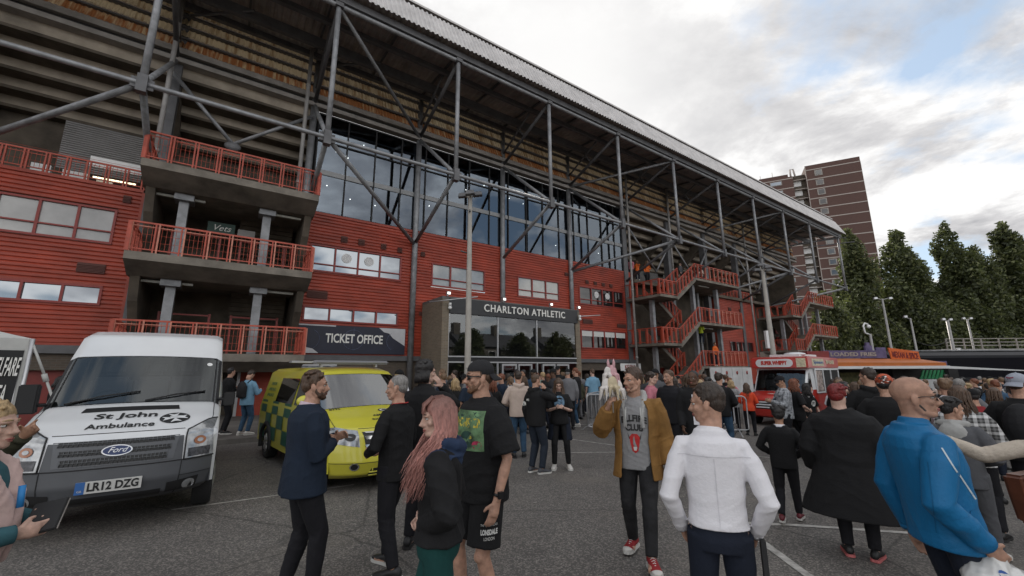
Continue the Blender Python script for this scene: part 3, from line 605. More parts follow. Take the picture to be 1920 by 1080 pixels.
# ================================================================ ticket office banner
bn = fempty('ticket_banner', 'navy and white ticket office banner above the yellow ambulance', 'banner', 4.92, 0.12, 2.6)
mb = MB(); mb.box(-2.42, 2.36, -0.02, 0.02, 0, 1.26); mb.build('board', mat('navy banner', (0.011, 0.013, 0.03), 0.5, var=0.25, vs=2), bn)
M_bw = mat('banner white', (0.5, 0.5, 0.52), 0.6, var=0.1)
mb = MB(); e = [(1.05, 1.25), (1.3, 1.05), (1.55, 1.0), (1.75, 0.78), (2.05, 0.6), (2.35, 0.42), (2.35, 1.25)]
mb.add([(x, -0.025, z) for x, z in e], [tuple(range(len(e)))]); e = [(-2.41, 0.01), (-1.55, 0.01), (-1.8, 0.2), (-2.1, 0.26), (-2.41, 0.55)]; mb.add([(x, -0.025, z) for x, z in e], [tuple(range(len(e)))])
mb.box(-2.42, -0.9, -0.03, -0.02, 1.2, 1.26); mb.build('white_flash', M_bw, bn)
mb = MB(); add_text(mb, 'TICKET OFFICE', 0.56, (-0.02, -0.03, 0.66), (1, 0, 0), (0, 0, 1), ext=0.004, bold=0.012, width=2.55); mb.build('lettering', M_whitet, bn)
mb = MB(); cir = lambda cx_, cz_, r_, a0, a1: [(cx_ + r_ * math.cos(R(a)), -0.026, cz_ + r_ * math.sin(R(a))) for a in np.linspace(a0, a1, 30)]
mb.tube(cir(-0.1, 0.64, 0.45, 0, 360), 0.006, 4); mb.tube(cir(-2.0, 0.62, 0.45, -60, 60), 0.006, 4); mb.tube(cir(1.9, 0.62, 0.45, 120, 240), 0.006, 4); mb.tube([(-0.1, -0.026, 0.02), (-0.1, -0.026, 1.2)], 0.006, 4)
mb.build('pitch_lines', mat('pale blue line', (0.12, 0.15, 0.25)), bn)
# poster and red door beside the pavement, small shop sign right of the entrance
po = fempty('poster_board', 'blue and white photo poster on the wall left of the yellow ambulance', 'poster', 2.55, 0.3)
mb = MB(); mb.box(0, 1.6, 0, 0.04, 0.1, 2.05); mb.build('poster_sheet', mat('mottled blue photo print', (0.10, 0.13, 0.2), 0.5, var=0.9, vs=3, var2=(0.5, 0.54, 0.62)), po); mb = MB(); mb.box(-0.06, 0, -0.03, 0.05, 0, 2.15); mb.box(0, 1.6, -.03, .05, 2.05, 2.12); mb.build('frame', M_alu, po)
dr = fempty('red_door', 'red door in a pale frame behind the people left of the ambulance', 'door', 0.6, 0.3)
mb = MB(); mb.box(0, 1.5, 0, 0.06, 0.1, 1.95); mb.build('leaf', M_red, dr); mb = MB(); mb.box(-0.1, 0, -0.04, 0.07, 0, 2.1); mb.box(1.5, 1.6, -0.04, 0.07, 0, 2.1); mb.box(-2.2, 1.6, -0.04, 0.07, 2.1, 2.22); mb.build('frame', M_alu, dr)
sg = fempty('shop_sign', 'small white sign with red letters right of the entrance', 'sign', 23.9, 0.4, 1.75)
mb = MB(); mb.box(-1.2, 0.95, -0.03, 0.03, 0, 0.5); mb.build('panel', M_white, sg); mb = MB(); add_text(mb, 'KEYMAR', 0.36, (-0.1, -0.04, 0.25), (1, 0, 0), (0, 0, 1), bold=0.008); mb.build('lettering', M_redframe, sg)
# ================================================================ lamp posts
def lamp_post(name, label, x, y, h, r0, r1, heads, m=M_pipe, group='lamp posts'):
    t = empty(name, label, 'lamp post', (x, y, gz(x, y)), 0, group)
    MB().tube([(0, 0, 0), (0, 0, 1.2), (0, 0, 1.25), (0, 0, h)], [r0 * 1.25, r0 * 1.2, r0, r1], 12).build('pole', m, t)
    for dx, dy, dz, w in heads:
        o = MB().tube([(0, 0, h - 0.1), (dx * 0.6, dy * 0.6, h + 0.02), (dx, dy, h + dz)], 0.03, 8).build('bracket', m, t)
        b = MB(); b.hexa([(dx - w, dy - w * 0.6, h + dz - 0.1), (dx + w, dy - w * 0.6, h + dz - 0.06), (dx + w, dy + w * 0.6, h + dz - 0.06), (dx - w, dy + w * 0.6, h + dz - 0.1), (dx - w * .8, dy - w * 0.5, h + dz + 0.06), (dx + w * .8, dy - w * 0.5, h + dz + 0.08), (dx + w * .8, dy + w * 0.5, h + dz + 0.08), (dx - w * .8, dy + w * 0.5, h + dz + 0.06)])
        bevel(b.build('floodlight', M_steeld if w > 0.15 else M_alu, t), 0.015)
    return t
LX = -1.5; lp = lamp_post('lamp_post', 'tall tapered concrete lamp post with floodlights in front of the entrance', LX, 14.0, 8.05, 0.115, 0.07, [(-0.28, 0.05, 0.05, 0.17), (0.02, -0.28, 0.0, 0.17), (0.28, -0.05, 0.05, 0.17)], mat('lamp post concrete', (0.30, 0.28, 0.25), 0.7, var=0.15))
mb = MB(); mb.box(-0.03, 0.03, -0.2, 0.2, 7.4, 7.46); mb.tube([(-.1, 0, 5.9), (-.3, -.1, 5.95)], 0.03, 6); mb.build('bracket', M_steeld, lp)
t = lamp_post('lamp_post', 'concrete lamp post with floodlight cluster standing before the nearer red staircase', 14.8, 23.6, 7.9, 0.17, 0.09, [(-0.35, 0, 0, 0.2), (0.1, -0.3, 0.1, 0.2), (0.4, 0.1, 0, 0.2), (0, .2, .35, .2)], mat('lamp post concrete', (0.3, 0.28, 0.25)))
mb = MB(); mb.box(-0.32, -0.18, -0.1, 0.1, 3.3, 4.3); mb.build('control_box', M_white, t)
lamp_post('lamp_post', 'slim grey lamp post with twin heads behind the orange food stall', 27.4, 30, 7.2, 0.1, 0.06, [(-0.5, 0, 0.05, 0.14), (0.6, 0, 0.05, 0.14)])
lamp_post('lamp_post', 'slim curved-arm lamp post between the food stall and the black coach', 29.2, 30, 5.75, 0.09, 0.05, [(-0.35, 0, 0.12, 0.13)])
t = lamp_post('lamp_post', 'pale post with camera brackets at the left end of the footbridge', 34.0, 32, 5.8, 0.12, 0.1, [(-0.3, 0, 0.1, 0.14), (.25, 0, .08, .14)])
mb = MB()
for k in range(5): mb.box(0.1 + 0.05 * k, 0.5, -0.1, 0.0, 3.6 - 0.35 * k, 3.66 - 0.35 * k); mb.ball((0.3 + 0.1 * (k % 2), -0.1, 3.5 - .35 * k), 0.1, 8, 6)
mb.build('camera_bracket', M_white, t)
lamp_post('lamp_post', 'thin lamp post rising behind the railed footbridge', 37.8, 34, 6.1, 0.08, 0.06, [(-0.3, 0, 0.1, 0.13), (0.3, 0, 0.1, 0.13)])
t = empty('camera_pole', 'slim pole carrying a white hooked security camera above the purple stall', 'camera pole', (26.05, 30, gz(26, 30)))
MB().tube([(0, 0, 0), (0, 0, 4.6)], 0.08, 8).build('pole', M_pipe, t)
mb = MB(); mb.tube([(0, 0, 4.55), (-0.35, 0, 4.7), (-0.4, 0, 5.2), (-0.25, 0, 5.4), (-0.05, 0, 5.3)], 0.06, 8); mb.ball((-0.02, -0.02, 5.15), 0.13, 10, 8); mb.build('camera', M_white, t)
t = empty('hanging_cable', None, None, (0, 0, 0)); 
tag(t, 'cable sagging between the twin-headed lamp post and the camera bracket post', 'cable')
MB().tube([(27.4 + 6.6 * k / 14, 30 + 2 * k / 14, 5.6 - 1.2 * math.sin(math.pi * k / 14) - 1.6 * k / 14) for k in range(15)], 0.025, 5).build('wire', M_black, t)
# ================================================================ tower block far behind
TB = empty('tower_block', 'brown brick tower block with pale floor bands rising behind the stand', 'tower block', (89.5, 97.0, -2), R(-26.2))
M_tb = brick_mat('tower brick', (0.105, 0.055, 0.045), (0.085, 0.045, 0.038), (0.09, 0.06, 0.05)); M_band = mat('pale concrete band', (0.36, 0.32, 0.29), 0.8)
ST = 2.72; NF = 21; HT = NF * ST + 0.2
MB().box(-11.6, 0, 0, 12, 0, HT).build('right_wing', M_tb, TB); MB().box(-26.5, -14.6, 0.5, 12, 0, HT - 2.0).build('left_wing', M_tb, TB)
MB().box(-14.6, -11.6, 2.2, 10, 0, HT - 1.4).build('balcony_recess', M_concd, TB); MB().box(-22, -15, 4, 12, HT - 2, HT + 0.2).build('plant_room', M_tb, TB)
mb = MB()
for k in range(NF + 1):
    z = HT - 1.45 - k * ST
    mb.box(-11.62, 0.02, -0.05, 0.0, z, z + 0.24); mb.box(-26.5, -14.58, 0.45, 0.5, z - 1.2, z - 0.96); mb.box(-14.6, -11.62, 1.2, 2.2, z - 1.7, z - 1.5)
mb.box(-11.75, -11.6, -0.03, 0.1, 0, HT); mb.box(0, 0.05, -0.04, .3, 0, HT - 1.4)
mb.build('floor_bands', M_band, TB)
for k in range(14):
    z = HT - 1.45 - k * ST - 1.55
    f = MB().box(-9.8, -8.1, -0.1, 0.0, z - 0.25, z + 1.35).build('window', M_ledge, TB); MB().box(-9.55, -8.35, -0.13, -0.1, z, z + 1.15).build('pane', glass_dim, f)
    f = MB().box(-20.0, -17.2, 0.4, 0.5, z - 1.1, z + 0.1).build('window', M_ledge, TB); MB().box(-19.8, -17.4, 0.37, 0.4, z - 0.9, z - 0.05).build('pane', glass_sky, f)
    MB().box(-14.3, -12.6, 2.1, 2.2, z - 1.6, z + .3).build('balcony_door', M_white, TB)
mb = MB(); mb.tube([(-14.9, 1, HT - 2), (-14.9, 1, HT + .2), (-14.2, 1, HT + .2), (-13.9, 1, HT - 2.2)], 0.22, 6); mb.tube([(-21.5, 5, HT), (-21.5, 5, HT + 1.6)], 0.06, 4); mb.tube([(-18.5, 5, HT), (-18.5, 5, HT + 2)], 0.06, 4); mb.build('roof_pipe', M_band, TB)
# ================================================================ trees
M_leafs = [mat('leaf dark', (0.040, 0.050, 0.020), 0.6, var=0.3, vs=0.6), mat('leaf mid', (0.085, 0.10, 0.038), 0.6, var=0.3, vs=0.6), mat('leaf pale', (0.15, 0.16, 0.065), 0.55, var=0.3, vs=0.6)]
for m in M_leafs:
    nt = m.node_tree; b = nt.nodes['Principled BSDF']; tr = nt.nodes.new('ShaderNodeBsdfTranslucent'); tr.inputs[0].default_value = (0.14, 0.17, 0.05, 1); mx = nt.nodes.new('ShaderNodeMixShader'); mx.inputs[0].default_value = 0.28
    nt.links.new(b.outputs[0], mx.inputs[1]); nt.links.new(tr.outputs[0], mx.inputs[2]); nt.links.new(mx.outputs[0], nt.nodes['Material Output'].inputs[0])
M_bark = mat('bark', (0.06, 0.05, 0.04), 0.9, var=0.3, bump=0.4)
def tree_meshes(h, w, seed, n=15000, base=0.06, leaf=0.24, pale=0.12):
    r = np.random.RandomState(seed); cl = []
    K = 96
    for k in range(K):                                   # leafy clumps on upswept limbs, widest at about a third of the height
        t = base + (1 - base) * (k + r.rand()) / K; rad = w * (min(1, (t / 0.14) ** 0.6) * (1 - t) ** 0.62 * 1.0 * (0.72 + 0.5 * r.rand()) + 0.03); a = r.rand() * 6.283; d = rad * (0.45 + 0.55 * r.rand())
        if k % 3 == 0: q = k // 3 % 5; a = q * 1.26 + 0.4; top = (1.0, .88, .93, .80, .90)[q]; t = top * (0.35 + 0.65 * r.rand()); d = w * .5 * (1 - t * .5) if q else 0.1; rad = w * .6 * (1.04 - t / top) ** .7 + .3
        cl.append((d * math.cos(a), d * math.sin(a), h * t, rad * (0.26 + 0.2 * r.rand()) + 0.28))
    cl = np.array(cl); wts = cl[:, 3] ** 2; wts /= wts.sum(); ci = r.choice(K, n, p=wts)
    u = r.randn(n, 3); u /= np.linalg.norm(u, axis=1)[:, None]; rr = r.rand(n) ** 0.45
    p = cl[ci, :3] + u * (rr * cl[ci, 3])[:, None] * np.array([1, 1, 1.9]); p[:, 2] = np.maximum(p[:, 2], h * base * 0.6)
    a1 = r.randn(n, 3); a1 /= np.linalg.norm(a1, axis=1)[:, None]; a2 = np.cross(a1, r.randn(n, 3)); a2 /= np.linalg.norm(a2, axis=1)[:, None]
    sz = leaf * (0.6 + 0.8 * r.rand(n))[:, None]; q = np.stack([p - a1 * sz, p + a2 * sz * 0.55, p + a1 * sz, p - a2 * sz * 0.55], 1).reshape(-1, 3)
    me = bpy.data.meshes.new('crown'); me.vertices.add(4 * n); me.vertices.foreach_set('co', q.ravel()); me.loops.add(4 * n); me.loops.foreach_set('vertex_index', np.arange(4 * n)); me.polygons.add(n); me.polygons.foreach_set('loop_start', np.arange(n) * 4)
    for m in M_leafs: me.materials.append(m)
    mi = r.choice(3, n, p=[0.5, 0.5 - pale, pale]); me.polygons.foreach_set('material_index', mi.astype(np.int32)); me.update(); me.validate()
    tr = MB(); tr.tube([(0, 0, 0), (0.1, 0, h * 0.3), (0, 0.1, h * 0.92)], [0.02 * h, 0.014 * h, 0.02], 8)
    for k in range(18): c = cl[int(k * K / 18)]; tr.tube([(0, 0, max(0.5, c[2] - c[3] * 2.2)), (c[0] * 0.5, c[1] * 0.5, c[2] - c[3] * 0.8), (c[0], c[1], c[2])], [0.1, 0.06, 0.02], 5)
    return me, tr
proto = {}
def tree(name, label, x, y, h, w, key, seed, rz=0, n=15000, base=0.06, leaf=0.24, pale=0.12, group='poplars along the far side', z0=-0.6):
    t = empty(name, label, 'tree', (x, y, z0), rz, group)
    if key not in proto: me, tr = tree_meshes(h, w, seed, n, base, leaf, pale); c = bpy.data.objects.new('crown', me); COL.objects.link(c); c.parent = t; k = tr.build('trunk', M_bark, t); proto[key] = (c, k, h, w)
    else:
        c0, k0, h0, w0 = proto[key]
        for o in (c0, k0): d = o.copy(); COL.objects.link(d); d.parent = t; d.scale = (w / w0, w / w0, h / h0)
    return t
tree('poplar_tree', 'sunlit poplar close behind the end of the stand', 51.5, 60, 23.0, 4.3, 'a', 3, pale=0.3, n=36000)  # larger share of pale leaves: sunlight put into the crown's colour
tree('poplar_tree', 'broad dark poplar just right of the tower block', 59.3, 61, 23.0, 5.6, 'b', 5, n=42000)
tree('poplar_tree', 'tall slim poplar standing apart right of the broad dark one', 66.6, 60, 24.2, 4.4, 'c', 8, n=36000)
tree('poplar_tree', 'lower poplar filling the gap beside the tall slim poplar', 71.2, 61, 20.5, 4.3, 'b', 0, 2.1)
tree('poplar_tree', 'pointed poplar second from the right edge', 75.4, 60, 23.9, 4.8, 'a', 0, 1.1)
tree('poplar_tree', 'dark poplar cut by the right edge of the view', 80.5, 60, 21.5, 5.2, 'c', 0, 4.0)
tree('poplar_tree', 'short poplar at the right behind the dark poplar', 86.5, 62, 22, 4.4, 'b', 0, 5.2)
for i, (x, y, h, w) in enumerate([(55.3, 64, 14, 5), (62.7, 65, 15, 5.4), (69, 65, 14, 5.4), (74, 66, 15, 5.6), (80, 66, 14, 5.6), (47.6, 58, 11.5, 4.2), (42.5, 55, 12.5, 3.2)]):
    tree('bushy_tree', ['low bushy tree between the first two poplars', 'low bushy tree in the bright gap right of the broad poplar', 'low bushy tree under the slim poplar', 'low bushy tree under the lower poplar', 'low bushy tree under the dark poplar at the right', 'yellow-green leafy tree showing under the end of the roof', 'small tree seen through the far staircase'][i], x, y, h, w, 'd', 21, i * 1.3, 11000, 0.03, 0.32, 0.22 if i else 0.2, 'low trees under the poplars')
# ================================================================ vehicles (local frame: front at y=0 facing -y, x across, z up)
class Skin:
    """front-over-roof shell from stations (y, z, halfwidth, corner pull-back, crown)"""
    def __init__(s, st): s.st = np.array(st, float)
    def p(s, t, u, off=0.0):
        P = s._p(t, u)
        if off:
            e = 0.02; n = (s._p(t, u + e) - s._p(t, u - e)).cross(s._p(t + e, u) - s._p(t - e, u)); n.normalize(); P = P + n * off
        return P
    def _p(s, t, u):
        t = max(0, min(len(s.st) - 1.0001, t)); i = int(t); a = t - i; y, z, w, c, k = s.st[i] * (1 - a) + s.st[i + 1] * a; au = abs(u)
        return Vector((u * w, y + c * au ** 3.2, z - k * u * u - 0.045 * max(0, au - 0.91) / 0.09 * (1 if i > 4 else 0)))
    def patch(s, mb, corners, off=0.006, nt=6, nu=8, mi=0):
        """corners (t,u): bottom-left, bottom-right, top-right, top-left"""
        V = []
        for j in range(nt + 1):
            for i in range(nu + 1):
                a, b = i / nu, j / nt
                t = (corners[0][0] * (1 - a) + corners[1][0] * a) * (1 - b) + (corners[3][0] * (1 - a) + corners[2][0] * a) * b
                u = (corners[0][1] * (1 - a) + corners[1][1] * a) * (1 - b) + (corners[3][1] * (1 - a) + corners[2][1] * a) * b
                V.append(s.p(t, u, off))
        mb.add(V, [(j * (nu + 1) + i, j * (nu + 1) + i + 1, (j + 1) * (nu + 1) + i + 1, (j + 1) * (nu + 1) + i) for j in range(nt) for i in range(nu)], mi, True); return mb
    def text(s, mb, txt, size, t0, u0, off=0.008, mi=0, **k):
        v, f = text_mesh(txt, size, 0.0, **k); w = s._p(t0, 1).x; d = (s._p(t0 + 0.1, u0) - s._p(t0 - 0.1, u0)).length / 0.2
        mb.add([s.p(t0 + y / d, u0 + x / w, off) for x, y, z in v], f, mi)
    def shape(s, mb, pts, t0, u0, off=0.007, mi=0):
        w = s._p(t0, 1).x; d = (s._p(t0 + 0.1, u0) - s._p(t0 - 0.1, u0)).length / 0.2
        mb.add([s.p(t0 + y / d, u0 + x / w, off) for x, y in pts], [tuple(range(len(pts)))], mi)
    def shell(s, sill, wb, belt, cut=(), sub=3, nu=24, matf=None, side_mi=0):
        mb = MB(); T = len(s.st) - 1; n = T * sub
        V = [s.p(j / sub, -1 + 2 * i / nu) for j in range(n + 1) for i in range(nu + 1)]; o = 0
        for j in range(n):
            for i in range(nu):
                t, u = (j + 0.5) / sub, -1 + 2 * (i + 0.5) / nu
                if any(a < t < b and abs(u) < c for a, b, c in cut): continue
                q = [V[j * (nu + 1) + i], V[j * (nu + 1) + i + 1], V[(j + 1) * (nu + 1) + i + 1], V[(j + 1) * (nu + 1) + i]]
        # shared-vertex grid, so it shades smoothly
        Fs, Ms = [], []
        for j in range(n):
            for i in range(nu):
                t, u = (j + 0.5) / sub, -1 + 2 * (i + 0.5) / nu
                if any(a < t < b and abs(u) < c for a, b, c in cut): continue
                Fs.append((j * (nu + 1) + i, j * (nu + 1) + i + 1, (j + 1) * (nu + 1) + i + 1, (j + 1) * (nu + 1) + i)); Ms.append(matf(t, u) if matf else 0)
        mb.v += [tuple(v) for v in V]; mb.f += Fs; mb.m += Ms; mb.sm += [True] * len(Fs)
        for sd in (-1, 1):                                # side walls hang from the skin's edge
            rows = [1.0, 0.97, 0.55, 0.3, 0.0]; V2 = []; edge = [s.p(j / sub, sd) for j in range(n + 1)]
            for e in edge:
                for r in rows:
                    z = sill + (e.z - sill) * r if e.z > sill else e.z
                    w = wb if z <= belt else wb + (abs(e.x) - wb) * ((z - belt) / max(0.01, e.z - belt)) ** 1.5
                    w = abs(e.x) if (r == 1.0 or e.z < belt - 0.3) else max(w, abs(e.x))
                    V2.append((sd * w, e.y, z))
            m = len(rows); Fs = [(j * m + k, j * m + k + 1, (j + 1) * m + k + 1, (j + 1) * m + k) for j in range(n) for k in range(m - 1)]
            if sd > 0: Fs = [f[::-1] for f in Fs]
            mb.add(V2, Fs, 0, True)
            if matf:
                k0 = len(mb.m) - len(Fs)
                for q in range(len(Fs)): mb.m[k0 + q] = matf((q // (m - 1) + .5) / sub, sd) if (q // (m - 1) + .5) / sub < 3 else (side_mi if q % (m - 1) < 2 else 0)
        return mb
M_tyre = mat('tyre rubber', (0.015, 0.015, 0.016), 0.85, bump=0.1); M_hub = mat('silver wheel', (0.42, 0.42, 0.43), 0.35, 0.6)
def wheel(par, x, y, r, w=0.2, side=1):
    t = MB(); prof = [(r * 0.62, -w / 2), (r * 0.93, -w / 2), (r, -w / 2 + 0.03), (r, w / 2 - 0.03), (r * 0.93, w / 2), (r * 0.62, w / 2)]
    t.loft([[(x + b, y + a * math.cos(q), r + a * math.sin(q)) for a, b in prof] for q in np.linspace(0, 2 * math.pi, 29)], 0, False, True, True)
    o = t.build('wheel', M_tyre, par); recalc(o); h = MB(); xs = x + side * (w / 2 - 0.03)
    h.tube([(xs - side * 0.02, y, r), (xs, y, r)], r * 0.63, 20, 1)
    for k in range(8):
        a = k * math.pi / 4; h.tube([(xs + side * 0.012, y, r), (xs + side * 0.006, y + r * 0.58 * math.cos(a), r + r * 0.58 * math.sin(a))], [0.045, 0.03], 6)
    h.tube([(xs, y, r), (xs + side * 0.02, y, r)], r * 0.18, 12); h.build('rim', [M_hub, M_black], o); return o
M_grill = mat('grille black', (0.01, 0.01, 0.011), 0.5); M_plate = mat('plate white', (0.55, 0.55, 0.53), 0.5); M_blue = mat('plate blue', (0.03, 0.12, 0.35), 0.5)
M_lens = mat('headlight lens', (0.30, 0.31, 0.32), 0.12, 0.35, var=0.5, vs=9, coat=1.0); M_chrome = mat('chrome', (0.6, 0.6, 0.6), 0.12, 1.0); M_amber = mat('amber lens', (0.3, 0.09, 0.02), 0.2, coat=0.6)
g_scr = glass_mat('windscreen glass', (0.72, 0.76, 0.78), 0.80, 0.03, 0.45)
def cab(par, y0, y1, w, zf, zs, zt):
    mb = MB(); mb.box(-w, w, y1, y1 + 0.04, 0.5, zt); mb.box(-w, w, y0, y1, zf - 0.05, zf); mb.box(-w, w, y0, y0 + .4, zf, zs - .1)
    mb.build('cab_interior', M_dark, par); sm = mat('seat cloth', (0.05, 0.05, 0.055), 0.9)
    for x in (-w * 0.55, 0.05, w * 0.55):
        q = MB(); q.box(x - 0.23, x + 0.23, y1 - 0.3, y1 - 0.14, zf, zf + 1.0); q.box(x - 0.13, x + 0.13, y1 - 0.26, y1 - 0.16, zf + 1.03, zf + 1.25); bevel(q.build('seat', sm, par), 0.05, 3)
    c = Vector((-w * 0.5, y0 + 0.42, zs + 0.02)); MB().tube([c + Vector((0.19 * math.cos(a), 0.09 * math.sin(a), 0.17 * math.sin(a))) for a in np.linspace(0, 6.283, 25)], 0.018, 6).build('steering_wheel', M_black, par)
    MB().box(-0.1, 0.12, y0 + 0.62, y0 + 0.65, zt - 0.22, zt - 0.14).build('inside_mirror', M_black, par)
# ---------------------------------------------------------------- white van
wv = fempty('white_van', 'white ambulance crew minibus with grey bumper parked at the left', 'van', -0.91, 13.28, gz(-4, 5))
M_vw = mat('van white paint', (0.62, 0.63, 0.64), 0.25, var=0.05, vs=1.5, coat=0.4); M_vg = mat('grey bumper plastic', (0.072, 0.076, 0.084), 0.55, var=0.1)
sk = Skin([(y, z + .055, w * (1.05 if k > 5 else 1.02), c, cr_) for k, (y, z, w, c, cr_) in enumerate([(.2, .28, .80, .28, 0), (.04, .36, .87, .32, 0), (0, .52, .89, .32, 0), (.03, .70, .90, .30, 0), (.10, .98, .88, .27, 0), (.17, 1.05, .88, .26, .01), (.45, 1.20, .89, .2, .03), (.88, 1.345, .88, .13, .035), (.98, 1.365, .87, .13, .035), (1.6, 1.99, .845, .11, .03), (1.72, 2.09, .835, .1, .02), (2.0, 2.33, .815, .07, .015), (2.35, 2.41, .81, .04, .015), (5.3, 2.43, .81, 0, .02), (5.45, 2.3, .8, 0, 0), (5.5, .45, .86, 0, 0)])])
gm = lambda t, u: 1 if (t < 3.0 or (t < 4.05 and abs(u) < 0.66)) else (2 if 7.72 < t < 9.12 else 0)
sk.shell(0.42, 0.95, 1.3, [(8.02, 8.98, 0.93)], matf=gm, sub=6).build('body', [M_vw, M_vg, M_black], wv)
sk.patch(MB(), [(8, -.95), (8, .95), (9, .95), (9, -.95)], 0.004, 8, 14).build('windscreen', g_scr, wv); cab(wv, 1.1, 2.15, 0.8, 0.75, 1.38, 2.25)
mb = MB()
for z, a, b in ((3.14, 0.24, .50), (3.5, 0.2, .53), (3.85, .22, .56)):
    sk.patch(mb, [(z, -b), (z, b), (z + a, b + .01), (z + a, -b - .01)], 0.008)
g = mb.build('grille', M_grill, wv); mb = MB()
for z, a, b in ((3.14, 0.24, .50), (3.5, 0.2, .53), (3.85, .22, .56)):
    mb.tube([sk.p(z + a / 2, u, 0.012) for u in np.linspace(-b, b, 12)], 0.005, 4)
    for u in np.linspace(-b, b, 26): mb.tube([sk.p(z, u, 0.012), sk.p(z + a, u, 0.012)], 0.0045, 4)
mb.build('grille_mesh', mat('grille bars', (0.10, 0.105, 0.11), 0.45, 0.2), g)
mb = MB(); sk.patch(mb, [(3.09, -.57), (3.09, .57), (4.16, .62), (4.16, -.62)], 0.004, 4, 10); mb.build('grille_surround', mat('grille surround', (0.085, 0.09, 0.10), 0.4), wv)
mb = MB(); el = lambda a, b, n=28: [(a * math.cos(6.2832 * i / n), b * math.sin(6.2832 * i / n)) for i in range(n)]
sk.shape(mb, el(.135, .062), 3.62, 0, 0.018, 0); sk.shape(mb, el(.122, .051), 3.62, 0, 0.021, 1); sk.text(mb, 'Ford', 0.085, 3.63, 0, 0.024, 0, shear=0.45); mb.build('oval_badge', [M_chrome, mat('badge blue', (0.012, 0.03, 0.11), 0.3), M_chrome], wv)
for sg in (-1, 1):
    mb = MB(); sk.patch(mb, [(2.98, sg * .69), (2.98, sg * 1.0), (5.35, sg * .985), (4.75, sg * .70)][::1 if sg > 0 else -1] if False else [(2.98, sg * .68), (2.98, sg * 1.0), (6.0, sg * .985), (4.9, sg * .70)], 0.008, 8, 6, 0)
    h = recalc(mb.build('headlight', M_lens, wv)); mb = MB(); sk.shape(mb, el(.06, .052, 20), 3.72, sg * .84, 0.016, 0); h2 = mb.build('indicator', M_amber, h)
    mb = MB(); sk.shape(mb, el(.03, .024, 16), 3.72, sg * .84, 0.019, 0); mb.build('indicator_bulb', M_lens, h)
    mb = MB(); sk.patch(mb, [(3.06, sg * .72), (3.06, sg * .95), (3.42, sg * .96), (3.42, sg * .72)], 0.015, 4, 4); mb.build('dipped_lamp', mat('dark lamp reflector', (0.06, 0.06, 0.065), 0.25, 0.6, var=0.6, vs=25), h)
    mb = MB()
    for a, b in (((2.98, .68), (2.98, 1.0)), ((2.98, .68), (4.9, .70)), ((4.9, .70), (6.0, .985))): mb.tube([sk.p(a[0] + (b[0] - a[0]) * k / 6, sg * (a[1] + (b[1] - a[1]) * k / 6), 0.008) for k in range(7)], 0.009, 5)
    mb.build('lamp_rim', M_black, h)
    mb = MB(); sk.patch(mb, [(0.75, sg * .55), (0.75, sg * .86), (1.75, sg * .88), (1.6, sg * .55)], 0.006, 4, 6); sk.shape(mb, el(.06, .06, 18), 1.25, sg * .78, 0.01, 1); recalc(mb.build('fog_lamp', [M_grill, M_lens], wv))
    mb = MB(); a = sk.p(8.1, sg * .98); mb.tube([a, a + Vector((sg * .12, -.03, .0))], 0.03, 6); mb.box(a.x + sg * .08 - (.0 if sg > 0 else .18), a.x + sg * .08 + (.14 if sg > 0 else 0), a.y - .1, a.y + .02, a.z - .10, a.z + (.10 if sg > 0 else .26)); bevel(mb.build('wing_mirror', M_black, wv), 0.02)
    wheel(wv, sg * .85, 0.98, 0.35, 0.22, sg); wheel(wv, sg * .8, 4.3, 0.33, 0.21, sg)
mb = MB(); sk.patch(mb, [(.55, -.5), (.55, .5), (1.25, .5), (1.25, -.5)], 0.006, 3, 10); mb.build('lower_intake', M_grill, wv)
mb = MB(); mb.box(-.28, .27, -0.025, -0.012, .505, .63); pl = mb.build('number_plate', M_plate, wv); mb = MB(); mb.box(-.282, -.205, -.028, -.025, .504, .631); add_text(mb, 'LR12 DZG', 0.118, (0.03, -.029, .567), (1, 0, 0), (0, 0, 1), mi=1, bold=0.004, ext=.001, width=.43); add_text(mb, 'GB', 0.03, (-.243, -.030, .535), (1, 0, 0), (0, 0, 1), mi=2, ext=.0005); mb.build('plate_lettering', [M_blue, M_black, M_plate], pl)
mb = MB(); sk.patch(mb, [(6.52, -.52), (6.52, .52), (6.82, .5), (6.82, -.5)], 0.005); sk.text(mb, 'St John', 0.155, 6.0, 0.02, bold=0.006, width=None) if False else None
v = mb.build('bonnet_vent', M_grill, wv)
mb = MB(); sk.text(mb, 'St John', 0.21, 6.16, -0.02, 0.008, bold=0.005); sk.text(mb, 'Ambulance', 0.14, 5.5, -0.04, 0.008, bold=0.003)
sk.shape(mb, el(.155, .115, 36), 5.85, .50, 0.007, 0); mal = []
for k in range(4):
    a = k * math.pi / 2 + 0.2
    for d, q in ((0.02, -.5), (.135, -.42), (.095, 0), (.135, .42)): mal.append((d * math.cos(a + q) * 1.05, d * math.sin(a + q) * .76))
for k in range(4): sk.shape(mb, [(0, 0)] + mal[4 * k + 1:4 * k + 4], 5.85, .50, 0.010, 1)
mb.build('bonnet_lettering', [M_black, M_vw], wv)
mb = MB()
for u0, u1 in ((-.78, .0), (.08, .8)): mb.tube([sk.p(7.95, (u1 if u0 < 0 else u0) * .9 if False else u0, 0.02), sk.p(8.12, (u0 + u1) / 2, 0.03), sk.p(8.2, u1, 0.02)], 0.011, 5)
mb.build('wiper', M_black, wv)
mb = MB(); sk.shape(mb, el(.035, .035, 16), 8.85, .82, 0.008); mb.build('tax_disc', M_white, wv)
mb = MB()
for sg in (-1, 1): mb.tube([sk.p(t, sg * .93, .002) for t in np.linspace(5.25, 7.7, 16)], .0045, 5)
mb.tube([sk.p(5.06, u, .002) for u in np.linspace(-.66, .66, 16)], .005, 5)
